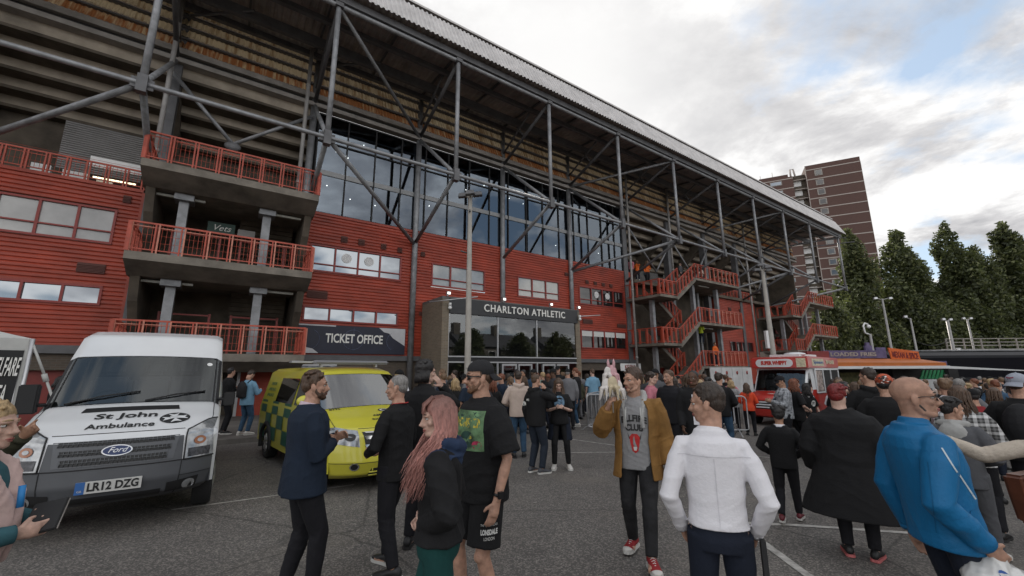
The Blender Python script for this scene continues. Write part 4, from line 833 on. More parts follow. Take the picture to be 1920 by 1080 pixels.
for sg in (-1, 1): mb.tube([sk.p(t, sg * .665, .002) for t in np.linspace(.3, 3.0, 12)], .005, 5)
mb.tube([sk.p(2.98, u, .003) for u in np.linspace(-1, 1, 24)], .006, 5); mb.tube([sk.p(2.0, u, .002) for u in list(np.linspace(.66, 1, 6))], .004, 5)
mb.build('shut_lines', M_black, wv)
# ---------------------------------------------------------------- yellow ambulance van
yv = fempty('ambulance_van', 'yellow ambulance incident van with green side squares and roof light bar', 'van', 2.42, 13.25, gz(-2, 7), turn=R(7.5))
M_y = mat('ambulance yellow', (0.52, 0.48, 0.045), 0.28, var=0.05, vs=1.5, coat=0.4); M_gr = mat('battenburg green', (0.008, 0.095, 0.065), 0.35)
sy = Skin([(.25, .2, .84, .3, 0), (.07, .27, .88, .36, 0), (0, .45, .91, .38, 0), (.03, .62, .92, .38, 0), (.08, .84, .92, .38, 0), (.16, .93, .91, .38, .0), (.5, 1.07, .92, .26, .03), (.95, 1.19, .90, .16, .04), (1.05, 1.215, .90, .16, .04), (1.72, 1.76, .80, .13, .03), (1.85, 1.83, .78, .1, .03), (2.3, 1.91, .77, .05, .04), (4.75, 1.91, .77, 0, .04), (4.95, 1.84, .78, 0, 0), (5.1, .4, .9, 0, 0)])
sy.shell(0.3, 0.95, 1.15, [(8.02, 8.98, 0.93)], matf=lambda t, u: 1 if 7.75 < t < 9.1 and abs(u) < .97 else 0, sub=6).build('body', [M_y, M_black], yv)
sy.patch(MB(), [(8, -.95), (8, .95), (9, .95), (9, -.95)], 0.004, 8, 14).build('windscreen', glass_mat('bright windscreen', (.8, .82, .84), .45, .03, .45), yv); cab(yv, 1.15, 2.3, 0.75, 0.6, 1.2, 1.8)
mb = MB(); sy.patch(mb, [(2.95, -.5), (2.95, .5), (4.5, .56), (4.5, -.56)], 0.006); g = mb.build('grille', M_grill, yv); mb = MB()
for t in (3.3, 3.85, 4.38): sy.patch(mb, [(t - .12, -.5), (t - .12, .5), (t + .1, .53), (t + .1, -.53)], 0.018, 2, 10)
for k in range(24): mb.tube([sy.p(3.6, .09 * 0 + .11 * math.cos(k * .2618), .02), sy.p(3.6 + .001, .11 * math.cos((k + 1) * .2618), .02)], .004, 4)
mb.build('grille_bar', M_chrome, g)
for sg in (-1, 1):
    mb = MB(); sy.patch(mb, [(3.25, sg * .60), (3.55, sg * 1.0), (5.35, sg * .99), (4.75, sg * .62)], 0.007, 8, 8); h = recalc(mb.build('headlight', M_lens, yv))
    mb = MB(); sy.shape(mb, el(.07, .06, 18), 3.95, sg * .73, .014); mb.build('projector_lamp', M_grill, h)
    mb = MB(); sy.shape(mb, el(.062, .06, 20), 1.7, sg * .68, .006, 1); sy.shape(mb, el(.045, .043, 20), 1.7, sg * .68, .009, 0); mb.build('fog_lamp', [M_grill, M_chrome], yv)
    mb = MB(); a = sy.p(8.3, sg * .97) + Vector((0, .1, -.06)); mb.ball(a + Vector((sg * .17, 0, .06)), (.13, .07, .1)); mb.tube([a, a + Vector((sg * .12, 0, .03))], .03, 6); mb.build('wing_mirror', M_y, yv)
    wheel(yv, sg * .85, 0.98, 0.32, 0.2, sg); wheel(yv, sg * .86, 4.15, 0.32, 0.2, sg)
    for yw in (0.98, 4.15): MB().tube([(sg * .962, yw + .40 * math.cos(a), .32 + .40 * math.sin(a)) for a in np.linspace(-.3, 3.44, 24)], 0.05, 6).build('wheel_arch', M_black, yv)
mb = MB(); sy.patch(mb, [(.75, -.5), (.75, .5), (1.5, .42), (1.5, -.42)], .006); mb.build('lower_intake', M_grill, yv); mb = MB()
for t in (.95, 1.2): mb.tube([sy.p(t, u, .01) for u in np.linspace(-.46, .46, 10)], .012, 5)
for u in np.linspace(-.4, .4, 9): mb.tube([sy.p(.75, u, .01), sy.p(1.5, u, .01)], .01, 5)
mb.build('intake_bars', M_y, yv)
mb = MB(); mb.box(-.26, .26, -.03, -.01, .40, .515); pl = mb.build('number_plate', M_plate, yv); mb = MB(); mb.box(-.262, -.19, -.034, -.03, .399, .516); add_text(mb, 'KR67 FXB', .1, (.035, -.035, .457), (1, 0, 0), (0, 0, 1), mi=1, bold=.003, ext=.001, width=.4); mb.build('plate_lettering', [M_blue, M_black], pl)
mb = MB(); sy.text(mb, 'AMBULANCE', .1, 6.1, .12, bold=.003); sy.text(mb, 'INCIDENT RESPONSE', .075, 5.75, .12, bold=.002); sy.text(mb, 'UNIT', .075, 5.45, .12, bold=.002); sy.text(mb, '8775', .085, 7.25, -.72, bold=.002)
sy.shape(mb, el(.105, .07), 6.6, .12, .006, 0); sy.shape(mb, el(.08, .052), 6.6, .12, .008, 1); sy.shape(mb, el(.045, .03), 6.6, .12, .010, 0); mb.build('bonnet_lettering', [M_black, M_plate], yv); mb = MB()
for sg in (-1, 1): mb.tube([sy.p(t, sg * .9, .002) for t in np.linspace(5.2, 7.7, 16)], .0045, 5)
mb.tube([sy.p(5.02, u, .002) for u in np.linspace(-.6, .6, 14)], .005, 5); mb.tube([sy.p(2.0, u, .002) for u in np.linspace(-1, 1, 24)], .004, 5); mb.build('shut_lines', M_black, yv)
mb = MB(); mb.box(-.72, .78, 2.05, 2.3, 1.955, 2.03); lb = bevel(mb.build('light_bar', mat('light bar grey', (.25, .25, .27), .25, coat=.6), yv), .03); mb = MB(); mb.box(-.95, -.35, 2.75, 2.95, 1.99, 2.03); mb.box(-.6, -.56, 2.1, 2.2, 1.9, 1.96); mb.box(.5, .54, 2.1, 2.2, 1.9, 1.96); mb.build('bar_bracket', M_alu, lb)
mb = MB()
def sidep(mb, y0, y1, z0, z1, mi=0, x=-.962, lean=0.0):
    f = lambda z: x + max(0, z - 1.12) * .235 if x < 0 else x
    mb.add([(f(z0), y0, z0), (f(z0), y1, z0), (f(z1), y1 + lean, z1), (f(z1), y0 + lean, z1)], [(0, 3, 2, 1)], mi)
for i in range(7):
    for j in range(3):
        if (i + j) % 2 == 0: sidep(mb, 1.55 + i * .47, 2.02 + i * .47, .42 + j * .26, .68 + j * .26)
mb.build('side_squares', M_gr, yv); mb = MB(); sidep(mb, 1.5, 2.35, 1.2, 1.68, 0, lean=.1); sidep(mb, 2.5, 3.75, 1.2, 1.68, 0); mb.build('side_window', glass_dim, yv)
mb = MB()
for tx, z in (('LONDON', 1.55), ('AMBULANCE', 1.43), ('EMERGENCY', 1.31)): add_text(mb, tx, .1, (-.97 + (z - 1.12) * .235, 4.3, z), (0, -1, 0), (.235, 0, 1), ext=.001)
mb.build('side_lettering', M_gr, yv)
# ---------------------------------------------------------------- ice cream van
th = R(-54); iv = empty('ice_cream_van', 'red and white ice cream van with a rooftop name sign and side hatch', 'van', (9.75, 16.2, gz(10, 16.2)), th)
M_ir = mat('ice cream van red', (.42, .03, .022), .3, var=.08, coat=.4)
si = Skin([(.25, .3, .85, .2, 0), (.05, .36, .92, .22, 0), (0, .6, .95, .22, 0), (.05, .98, .95, .22, 0), (.2, 1.1, .94, .2, .02), (.85, 1.26, .94, .1, .03), (.95, 1.28, .95, .08, .02), (1.45, 2.1, .93, .06, .02), (1.5, 2.14, .93, .05, .02), (1.55, 2.2, .96, .0, 0), (4.6, 2.2, .96, 0, 0), (4.7, .5, .96, 0, 0)])
si.shell(.35, .99, 1.2, [(6.05, 6.95, .9)], matf=lambda t, u: 0 if t < 5.8 else 1, sub=5, side_mi=1).build('body', [M_ir, M_vw], iv)
si.patch(MB(), [(6, -.93), (6, .93), (7, .93), (7, -.93)], .004).build('windscreen', g_scr, iv); cab(iv, 1.0, 1.9, .85, .7, 1.25, 2.1)
mb = MB(); mb.prism([(1.25, 2.16), (4.6, 2.16), (4.6, 2.58), (1.5, 2.62), (1.25, 2.56)], -1.04, 1.04, 0); sb = bevel(mb.build('roof_sign_box', M_ir, iv), .03); mb = MB(); mb.box(-.5, .6, 1.8, 3.6, 2.6, 2.72); mb.ball((.3, 2.2, 2.72), (.4, .4, .1)); mb.build('roof_hatch', M_vw, sb)
pill = [(-.68 + .16 * math.cos(a), .16 * math.sin(a)) for a in np.linspace(math.pi / 2, 3 * math.pi / 2, 10)] + [(.38 + .16 * math.cos(a), .16 * math.sin(a)) for a in np.linspace(-math.pi / 2, math.pi / 2, 10)]
mb = MB(); mb.prism([(x, 2.37 + z) for x, z in pill], 1.225, 1.25, 1); ps = mb.build('name_panel', M_vw, iv); mb = MB(); add_text(mb, 'SUPER WHIPPY', .2, (-.15, 1.22, 2.37), (1, 0, 0), (0, 0, 1), bold=.014, width=.98); mb.build('lettering', M_ir, ps)
mb = MB(); mb.box(.66, .98, 1.23, 1.25, 2.2, 2.55); mb.box(1.04, 1.045, 1.7, 2.9, 2.25, 2.53); add_text(mb, 'Sponsors', .18, (1.05, 2.35, 2.39), (0, 1, 0), (0, 0, 1), mi=1, width=1.0); add_text(mb, '99 FLAKE', .2, (1.05, 3.6, 2.39), (0, 1, 0), (0, 0, 1), mi=0, bold=.01, width=.9); mb.build('side_sign', [mat('cream sign', (.55, .5, .35), .5, var=.3, vs=14), M_blue], iv)
mb = MB(); mb.box(1.0, 1.04, 1.9, 4.5, 1.2, 1.26); mb.box(1.0, 1.04, 1.9, 4.5, 2.08, 2.15)
for y in (1.9, 2.7, 3.55, 4.44): mb.box(1.0, 1.038, y, y + .06, 1.26, 2.08)
hf = mb.build('hatch_frame', M_vw, iv); MB().box(.985, 1.01, 1.96, 4.44, 1.26, 2.08).build('hatch_opening', M_dark, hf); MB().box(1.012, 1.02, 2.0, 2.62, 1.28, 2.06).build('price_list', mat('menu pictures', (.25, .08, .08), .5, var=.9, vs=9, var2=(.6, .5, .45)), hf)
MB().add([(.985, 1.1, 1.32), (.985, 1.8, 1.32), (.965, 1.8, 2.0), (.965, 1.5, 2.0)], [(0, 1, 2, 3)]).build('side_window', glass_dim, iv)
mb = MB(); si.patch(mb, [(2.1, -.5), (2.1, .5), (2.9, .5), (2.9, -.5)], .01); g = mb.build('grille', M_grill, iv); mb = MB()
for t in (2.2, 2.45, 2.7): si.patch(mb, [(t, -.5), (t, .5), (t + .12, .5), (t + .12, -.5)], .018, 2, 8)
mb.build('grille_bar', M_vw, g)
for sg in (-1, 1):
    mb = MB(); si.shape(mb, el(.11, .11, 20), 2.55, sg * .76, .012); mb.build('headlight', M_lens, iv); wheel(iv, sg * .86, .9, .33, .2, sg); wheel(iv, sg * .86, 3.7, .33, .2, sg)
mb = MB(); si.text(mb, '1984', .14, 4.5, -.1, bold=.005); mb.build('bonnet_lettering', M_plate, iv)
# ---------------------------------------------------------------- food stall trailer with orange canopy
ft = empty('food_stall', 'purple food stall trailer with long orange and white canopy', 'food stall', (18.8, 20.6, gz(18, 20)), R(2))
M_pur = mat('faded purple panel', (.085, .065, .17), .6, var=.5, vs=2.5, var2=(.14, .12, .24)); M_or = mat('orange canopy', (.42, .12, .022), .55, var=.12)
mb = MB(); mb.box(-3.2, 3.4, 0.6, 2.8, .4, 2.5); mb.build('trailer_body', M_pur, ft)
MB().box(-3.0, 3.2, .55, .62, 1.0, 2.25).build('serving_hatch', M_dark, ft)
mb = MB(); mb.hexa([(-3.7, -.7, 2.18), (1.9, -.7, 2.18), (1.9, .6, 2.5), (-3.7, .6, 2.5), (-3.7, -.7, 2.44), (1.9, -.7, 2.40), (1.9, .6, 2.62), (-3.7, .6, 2.66)]); cp = mb.build('canopy', M_or, ft)
mb = MB(); mb.box(-4.3, 2.0, -.76, -.70, 2.13, 2.26); mb.hexa([(2.0, -.76, 2.12), (7.2, .3, 1.98), (7.2, .36, 1.98), (2, -.70, 2.12), (2.0, -.76, 2.24), (7.2, .3, 2.02), (7.2, .36, 2.02), (2, -.7, 2.24)]); mb.build('canopy_edge', M_vw, cp)
mb = MB(); mb.box(-4.3, -3.2, 0, 1.5, 2.35, 3.0); mb.build('red_panel', mat('dull red panel', (.2, .03, .03), .5, var=.2), ft)
mb = MB(); mb.box(-3.0, 0.1, 0.55, .65, 2.66, 3.05); mb.box(-.2, .3, 0.6, .7, 2.66, 3.2); t = mb.build('name_board', M_pur, ft); mb = MB(); add_text(mb, 'LOADED FRIES', .26, (-1.5, .54, 2.85), (1, 0, 0), (0, 0, 1), bold=.01, width=2.4); mb.build('lettering', M_ledge, t)
ob = mat('orange sign board', (.55, .12, .025), .5, var=.1); mb = MB(); mb.hexa([(.45, .5, 2.5), (1.95, .5, 2.42), (1.95, .56, 2.42), (.45, .56, 2.5), (.35, .5, 3.18), (1.9, .5, 2.98), (1.9, .56, 2.98), (.35, .56, 3.18)]); t = mb.build('orange_sign', ob, ft)
mb = MB(); add_text(mb, 'MEXAN & SPICE', .42, (1.16, .49, 2.78), (1, 0, -.08), (-.03, 0, 1), bold=.012, width=1.35); mb.build('lettering', [mat('sign dark red', (.16, .02, .02))], t)
mb = MB(); mb.box(-.75, -.4, .6, .7, 3.05, 3.3); mb.box(-.68, -.5, .6, .7, 3.3, 3.45); mb.build('roof_figure', M_pur, ft)
mb = MB()
for k in range(9): mb.hexa([(1.7 + k * .2, .5, 1.62), (1.85 + k * .2, .5, 1.62), (1.85 + k * .2, .54, 1.62), (1.7 + k * .2, .54, 1.62), (1.95 + k * .2, .5, 2.05), (2.05 + k * .2, .5, 2.05), (2.05 + k * .2, .54, 2.05), (1.95 + k * .2, .54, 2.05)])
mb.build('green_panel', mat('green stripes', (.03, .22, .09), .5), ft); MB().box(1.6, 3.2, .48, .55, .9, 1.6).build('white_counter', M_vw, ft); MB().box(-2.6, -.4, .5, .54, 1.2, 1.95).build('menu_board', mat('olive menu', (.1, .1, .04), .5, var=.6, vs=6), ft)
for x in (-2.9, .4, 3.3): MB().box(x - .25, x + .25, .3, .5, 0, 2.2).build('canopy_post', M_black, ft)
for x in (-2, 2): wheel(ft, x, 1.6, .35, .2, -1)
# ---------------------------------------------------------------- black coach and footbridge
co = empty('black_coach', 'long black coach parked behind the crowd at the right', 'coach', (29.5, 26.5, gz(29, 26)), R(-3))
M_cb = mat('coach black', (.012, .013, .018), .4, var=.2, vs=1); mb = MB(); sec = lambda x, w, h0, h1, r: [(x, -w, h0), (x, -w, h1 - r), (x, -w + r * .3, h1 - r * .3), (x, -w + r, h1), (x, w - r, h1), (x, w - r * .3, h1 - r * .3), (x, w, h1 - r), (x, w, h0)]
mb.loft([sec(-6.2, 1.2, .4, 3.05, .3), sec(-5.9, 1.25, .35, 3.2, .3), sec(5.2, 1.25, .35, 3.2, .3), sec(6.1, 1.2, .35, 2.9, .4), sec(6.5, 1.1, .4, 1.6, .3)], smooth=False); recalc(mb.build('body', M_cb, co))
MB().box(-5.7, 4.3, -1.27, -1.24, 1.6, 2.75).build('side_glass', mat('coach glass', (.012, .012, .016), .15, spec=.3), co); MB().hexa([(4.55, -1.27, 1.5), (5.5, -1.27, 1.5), (5.5, -1.2, 1.5), (4.55, -1.2, 1.5), (4.55, -1.27, 2.75), (5.2, -1.27, 2.75), (5.2, -1.2, 2.75), (4.55, -1.2, 2.75)]).build('cab_window', glass_sky, co)
mb = MB(); mb.box(-5.9, 5.2, -1.2, 1.2, 3.16, 3.23); mb.build('roof_panel', M_steel, co)
for x in (-4, 3.8): wheel(co, x, -1.05, .48, .3, -1)
fb = empty('footbridge', 'pale railed footbridge deck above the black coach', 'bridge', (38.5, 33, 0), R(-2))
mb = MB(); mb.box(-4.3, 14, 0, 2.2, 2.75, 3.3); mb.build('deck', mat('pale deck concrete', (.36, .35, .33), .7, var=.2), fb); mb = MB()
for z in (3.55, 3.8, 4.08): mb.box(-3.8, 14, -.03, .03, z, z + .06)
for k in range(14): mb.box(-3.8 + k * 1.35, -3.72 + k * 1.35, -.04, .04, 3.3, 4.1)
mb.build('railing', M_ledge, fb)
for x in (-3.5, 4, 11): MB().box(x, x + .5, .8, 1.3, 0 - .4, 2.75).build('pier', M_conc, fb)
rw = empty('retaining_wall', 'low buff wall beyond the food stall under the trees', 'wall', (36, 42, -.4), 0); MB().box(-16, 14, 0, .4, 0, 3.9).build('wall_face', brick_mat('pale wall brick', (.26, .21, .17), (.22, .18, .15), (.25, .22, .2)), rw)
MB().box(-8.2, -5.6, -.06, 0, 2.6, 3.6).build('red_banner', M_redframe, rw)
# ---------------------------------------------------------------- welfare tent
te = fempty('welfare_tent', 'white pop-up tent with a black welfare area banner at the left edge', 'tent', -2.58, 10.1, turn=R(16))
M_tent = mat('tent canvas', (.45, .45, .43), .8, var=.1, vs=3, bump=.2, bs=8)
mb = MB(); Lx, Rx, Of, Ob = -3.4, 0.0, 0.0, 3.0
ridge = (-1.7, 1.5, 3.25)
def pan(a, b): 
    V = []
    for j in range(9):
        for i in range(9):
            t = j / 8; p = Vector(a).lerp(Vector(b), i / 8).lerp(Vector(ridge), t); V.append((p.x, p.y, p.z - .12 * math.sin(math.pi * t) - .05 * math.sin(math.pi * i / 8) * (1 - t)))
    mb.add(V, [(j * 9 + i, j * 9 + i + 1, (j + 1) * 9 + i + 1, (j + 1) * 9 + i) for j in range(8) for i in range(8)], 0, True)
Q = [(Lx, Of, 2.36), (Rx, Of, 2.36), (Rx, Ob, 2.36), (Lx, Ob, 2.36)]
for a, b in zip(Q, Q[1:] + Q[:1]): pan(a, b)
for a, b in zip(Q, Q[1:] + Q[:1]):                   # scalloped valance
    n = 24; V = []
    for i in range(n + 1): p = Vector(a).lerp(Vector(b), i / n); V += [(p.x, p.y, p.z), (p.x, p.y, p.z - .20 - .04 * abs(math.sin(i * 1.57)))]
    mb.add(V, [(2 * i, 2 * i + 1, 2 * i + 3, 2 * i + 2) for i in range(n)])
mb.build('canopy', M_tent, te)
for x, y in ((Lx, Of), (Rx, Of), (Rx, Ob), (Lx, Ob)): MB().tube([(x, y, 0), (x, y, 2.36)], .03, 8).build('pole', M_alu, te)
mb = MB(); V = []; 
for j in range(11):
    for i in range(13): V.append((Lx + .1 + (Rx - .16 - Lx) * i / 12 - .03 * (1 - j / 10), Of - .02 + .03 * math.sin(i * .9) * (1 - j / 10), .9 + 1.27 * j / 10))
mb.add(V, [(j * 13 + i, j * 13 + i + 1, (j + 1) * 13 + i + 1, (j + 1) * 13 + i) for j in range(10) for i in range(12)], 0, True); bq = mb.build('banner', M_black, te)
mb = MB(); mb.add([(Rx - .08, Of - .012, .0), (Rx + .0, Of - .012, 0), (Rx + .0, Of - .012, 2.2), (Rx - .06, Of - .012, 2.2)], [(0, 1, 2, 3)]); mb.build('side_cloth', M_tent, te)
mb = MB(); add_text(mb, 'WELFARE', .40, (Rx - .23, Of - .05, 1.90), (1, 0, 0), (.06, 0, 1), bold=.006, width=.31); add_text(mb, 'AREA', .40, (Rx - .25, Of - .05, 1.48), (1, 0, 0), (.06, 0, 1), bold=.006, width=.19); mb.build('lettering', M_whitet, bq)
mb = MB(); mb.tube([(Rx, Of, 2.3), (Rx + .22, Of - .05, 1.75)], .018, 6); mb.tube([(Rx + .20, Of - .05, 1.80), (Rx + .24, Of - .05, 1.68)], .035, 8); mb.tube([(Rx + .22, Of - .05, 1.75), (Rx + .62, Of - .12, .7), (Rx + .75, Of - .14, .1)], .018, 6); mb.build('guy_strap', M_tent, te)
# ================================================================ people: one skeleton, every surface grown over it
def fuse(mb, voxel, smooth=2, fac=0.5):
    """union of the overlapping closed shapes in mb as one continuous skin"""
    me = bpy.data.meshes.new('tmp'); me.from_pydata(mb.v, [], mb.f); o = bpy.data.objects.new('tmp', me); COL.objects.link(o)
    m = o.modifiers.new('r', 'REMESH'); m.mode = 'VOXEL'; m.voxel_size = voxel; m.use_smooth_shade = True
    if smooth: s = o.modifiers.new('s', 'SMOOTH'); s.factor = fac; s.iterations = smooth
    bpy.context.view_layer.update()
    r = bpy.data.meshes.new_from_object(o.evaluated_get(bpy.context.evaluated_depsgraph_get())); bpy.data.objects.remove(o); bpy.data.meshes.remove(me); return r
def link(me, name, mats, parent):
    me.name = name; me.materials.clear()
    for m in (mats if isinstance(mats, (list, tuple)) else [mats]): me.materials.append(m)
    o = bpy.data.objects.new(name, me); COL.objects.link(o); o.parent = parent; return o
def wrinkle(me, amp, sc=9.0, seed=0.0, stretch=(1, 1, 1.0), joints=()):
    n = len(me.vertices); co = np.empty(n * 3); no = np.empty(n * 3); me.vertices.foreach_get('co', co); me.vertices.foreach_get('normal', no); co = co.reshape(-1, 3); no = no.reshape(-1, 3)
    d = np.zeros(n); rs = np.random.RandomState(int(seed * 10) % 9999)
    for k in range(7):                                    # ridged folds running in a few slanting directions, broken up by slower waves
        v = rs.randn(3); v /= np.linalg.norm(v); f = sc * (0.7 + 1.1 * rs.rand()); w = rs.randn(3) * sc * 0.35; ph = rs.rand() * 6.28
        x = co @ v * f * (2.0 if k % 2 else 3.6) + 2.4 * np.sin(co @ w * 1.3 + ph) + 1.1 * np.sin(co @ (rs.randn(3) * sc * .9) + ph * 2); e = (0.5 + 0.5 * np.sin(co @ (rs.randn(3) * sc * 0.6) + rs.rand() * 6.28)) ** 2 * (0.35 + 0.65 * np.sin(co @ (rs.randn(3) * sc * 0.9) + rs.rand() * 6.28) ** 2)
        d += (1 - np.abs(np.sin(x))) ** 1.6 * e * (0.8 if k > 2 else 1.1)
    d = d - d.mean(); wt = np.ones(n) * 0.55
    for j, r_, g in joints: wt += g * np.exp(-((co - np.array(j)) ** 2).sum(1) / r_ ** 2)
    co += no * (d * wt * amp)[:, None]; me.vertices.foreach_set('co', co.ravel()); me.update(); return me
def ik(a, c, l1, l2, pole):
    a, c, pole = Vector(a), Vector(c), Vector(pole); d = c - a; L = min(d.length, (l1 + l2) * 0.999); d.normalize(); c = a + d * L
    x = (l1 * l1 - l2 * l2 + L * L) / (2 * L); h = math.sqrt(max(0, l1 * l1 - x * x)); p = pole - d * pole.dot(d); p.normalize(); return a + d * x + p * h, c
def ring(c, rx, ry, n=20, ex=2.4, back=0.0):
    P = []
    for i in range(n):
        a = 2 * math.pi * i / n; ca, sa = math.cos(a), math.sin(a)
        P.append((c[0] + rx * math.copysign(abs(ca) ** (2 / ex), ca), c[1] + ry * math.copysign(abs(sa) ** (2 / ex), sa), c[2])); 
    return P
SKIN = {}
def skin_mat(c):
    if c not in SKIN:
        m = mat('skin %d' % len(SKIN), c, 0.58, var=0.24, vs=22, bump=0.14, bs=110, spec=0.35); b = m.node_tree.nodes['Principled BSDF']; b.inputs['Subsurface Weight'].default_value = 0.08; b.inputs['Subsurface Radius'].default_value = (0.012, 0.005, 0.003); SKIN[c] = m
    return SKIN[c]
def cloth(name, c, rough=0.85, **k): k.setdefault('var', 0.14); k.setdefault('vs', 5); k.setdefault('bump', 0.22); k.setdefault('bs', 55); return mat(name, c, rough, spec=0.25, **k)
def hair_mat(name, c): return mat(name, c, 0.45, var=0.45, vs=60, bump=0.6, bs=70, stretch=(1, 1, 0.25))
LIPS = mat('lips', (0.30, 0.10, 0.085), 0.45); EYEW = mat('eye white', (0.55, 0.54, 0.52), 0.25); EYED = mat('iris', (0.03, 0.022, 0.018), 0.15)
FAIR, PALE, TANNED, DARKSK = (0.42, 0.245, 0.175), (0.48, 0.31, 0.245), (0.34, 0.19, 0.125), (0.10, 0.052, 0.033)
POSES = {'down': ((.07, .03, -.535), (.3, -1, 0)), 'pocket': ((.035, .13, -.46), (.8, -.8, 0)), 'phone': ((-.09, .30, -.20), (.6, -.3, -1)), 'ear': ((-.06, .13, .10), (.5, .2, -1)),
         'cross': ((-.24, .20, -.20), (.6, -.3, -1)), 'front': ((-.05, .22, -.36), (.7, -.6, -.2)), 'hip': ((.02, .10, -.40), (1, -.7, 0)), 'fwd': ((.03, .18, -.49), (.2, -1, 0)), 'back': ((.02, -.16, -.47), (.6, -1, 0)), 'up': ((.03, .20, .30), (.8, .1, -.4)), 'hold': ((.03, .27, -.06), (.5, -.2, -1))}
class Rig: pass
def rig(H=1.75, build=1.0, arms=('down', 'down'), feet=((.11, 0), (.11, 0)), lean=(0, 0), head=(0, 0, 0), hs=1.0, shw=.185, hipw=.09):
    """arms/feet: (right, left); head = (yaw, pitch, roll) degrees, yaw positive to the person's right"""
    g = Rig(); k = g.k = H / 1.75; g.H = H; g.b = build; g.hs = hs * (0.35 + 0.65 * k) ; V = lambda x, y, z: Vector((x, y, z)) * k
    lx, ly = lean; g.pel = V(0, 0, .93); g.N = V(lx, ly, 1.475); g.chest = V(lx * .7, ly * .7, 1.28); g.waist = V(lx * .3, ly * .3, 1.06)
    g.sh, g.el, g.wr, g.hip, g.kn, g.an, g.pole = {}, {}, {}, {}, {}, {}, {}
    for s, nm, ap, fp in ((1, 'R', arms[0], feet[0]), (-1, 'L', arms[1], feet[1])):
        sh = V(s * shw * (0.62 + 0.38 * build) + lx, ly, 1.392 - max(0, build - 1) * .10); w, pole = POSES[ap] if isinstance(ap, str) else ap
        wr = sh + V(s * (w[0] + (build - 1) * .16), w[1], w[2]); pole = Vector((s * pole[0], pole[1], pole[2]))
        g.el[nm], g.wr[nm] = ik(sh, wr, .295 * k, .265 * k, pole); g.sh[nm] = sh; g.pole[nm] = pole
        hp = V(s * hipw * (.6 + .4 * build), 0, .90); z = fp[2] if len(fp) > 2 else 0; an = V(s * fp[0], fp[1], .085 + z)
        g.kn[nm], g.an[nm] = ik(hp, an, .43 * k, .405 * k, Vector((s * .08, 1, 0))); g.hip[nm] = hp
    g.hy = head; g.HM = Matrix.Rotation(R(-head[0]), 3, 'Z') @ Matrix.Rotation(R(head[1]), 3, 'X') @ Matrix.Rotation(R(head[2]), 3, 'Y')
    g.Hc = g.N + Vector((0, .028 * k, 0)) + Vector((0, 0, .155 * k)) ; return g
def hp(g, x, y, z): return g.Hc + g.HM @ (Vector((x, y, z)) * g.hs)
def add_hand(mb, g, nm, curl=0.5, roll=0.0, spread=0.0, point=False):
    w = g.wr[nm]; d = (w - g.el[nm]).normalized(); s = 1 if nm == 'R' else -1; k = g.k
    inn = Vector((-s, 0, 0)); inn = inn - d * inn.dot(d)
    if inn.length < .1: inn = Vector((0, -1, 0)) - d * Vector((0, -1, 0)).dot(d)
    inn.normalize(); inn = Matrix.Rotation(roll, 3, d) @ inn; side = d.cross(inn) * s       # side points to the thumb
    if side.length < .1: side = d.orthogonal()
    side.normalize(); c = w + d * .045 * k
    mb.tube([w - d * .02 * k, w + d * .02 * k, c + d * .02 * k, c + d * .045 * k], [.026 * k, .033 * k, .039 * k, .033 * k], 12, flat=.55, ref=side)
    base = c + d * .042 * k
    for i, (o, L) in enumerate(((.028, .070), (.0095, .080), (-.009, .074), (-.027, .058))):
        p = base + side * o * k; a = 0.15 + curl * .25; pts = [p - d * .01 * k, p]; cu = 0.05 if (point and i == 0) else curl
        for q in range(3):
            a = cu * (.45 + q * .75) + .08; dirn = (d * math.cos(a) + inn * math.sin(a) + side * (spread * (1.5 - i) * .1)).normalized(); p = p + dirn * L * k * (.45, .32, .23)[q]; pts.append(p)
        mb.tube(pts, [.0098 * k, .0098 * k, .0092 * k, .0085 * k, .0065 * k], 8)
    t = c + side * .03 * k - d * .015 * k; td = (side * .75 + d * .75 + inn * (.3 + curl * .4)).normalized(); t1 = t + td * .036 * k; td2 = (d * .9 + side * .15 + inn * (.3 + curl * .6)).normalized()
    mb.tube([t - td * .015 * k, t, t1, t1 + td2 * .03 * k], [.014 * k, .0135 * k, .0115 * k, .008 * k], 8)
    g.palm = getattr(g, 'palm', {}); g.palm[nm] = c + d * .03 * k + inn * .03 * k; return mb
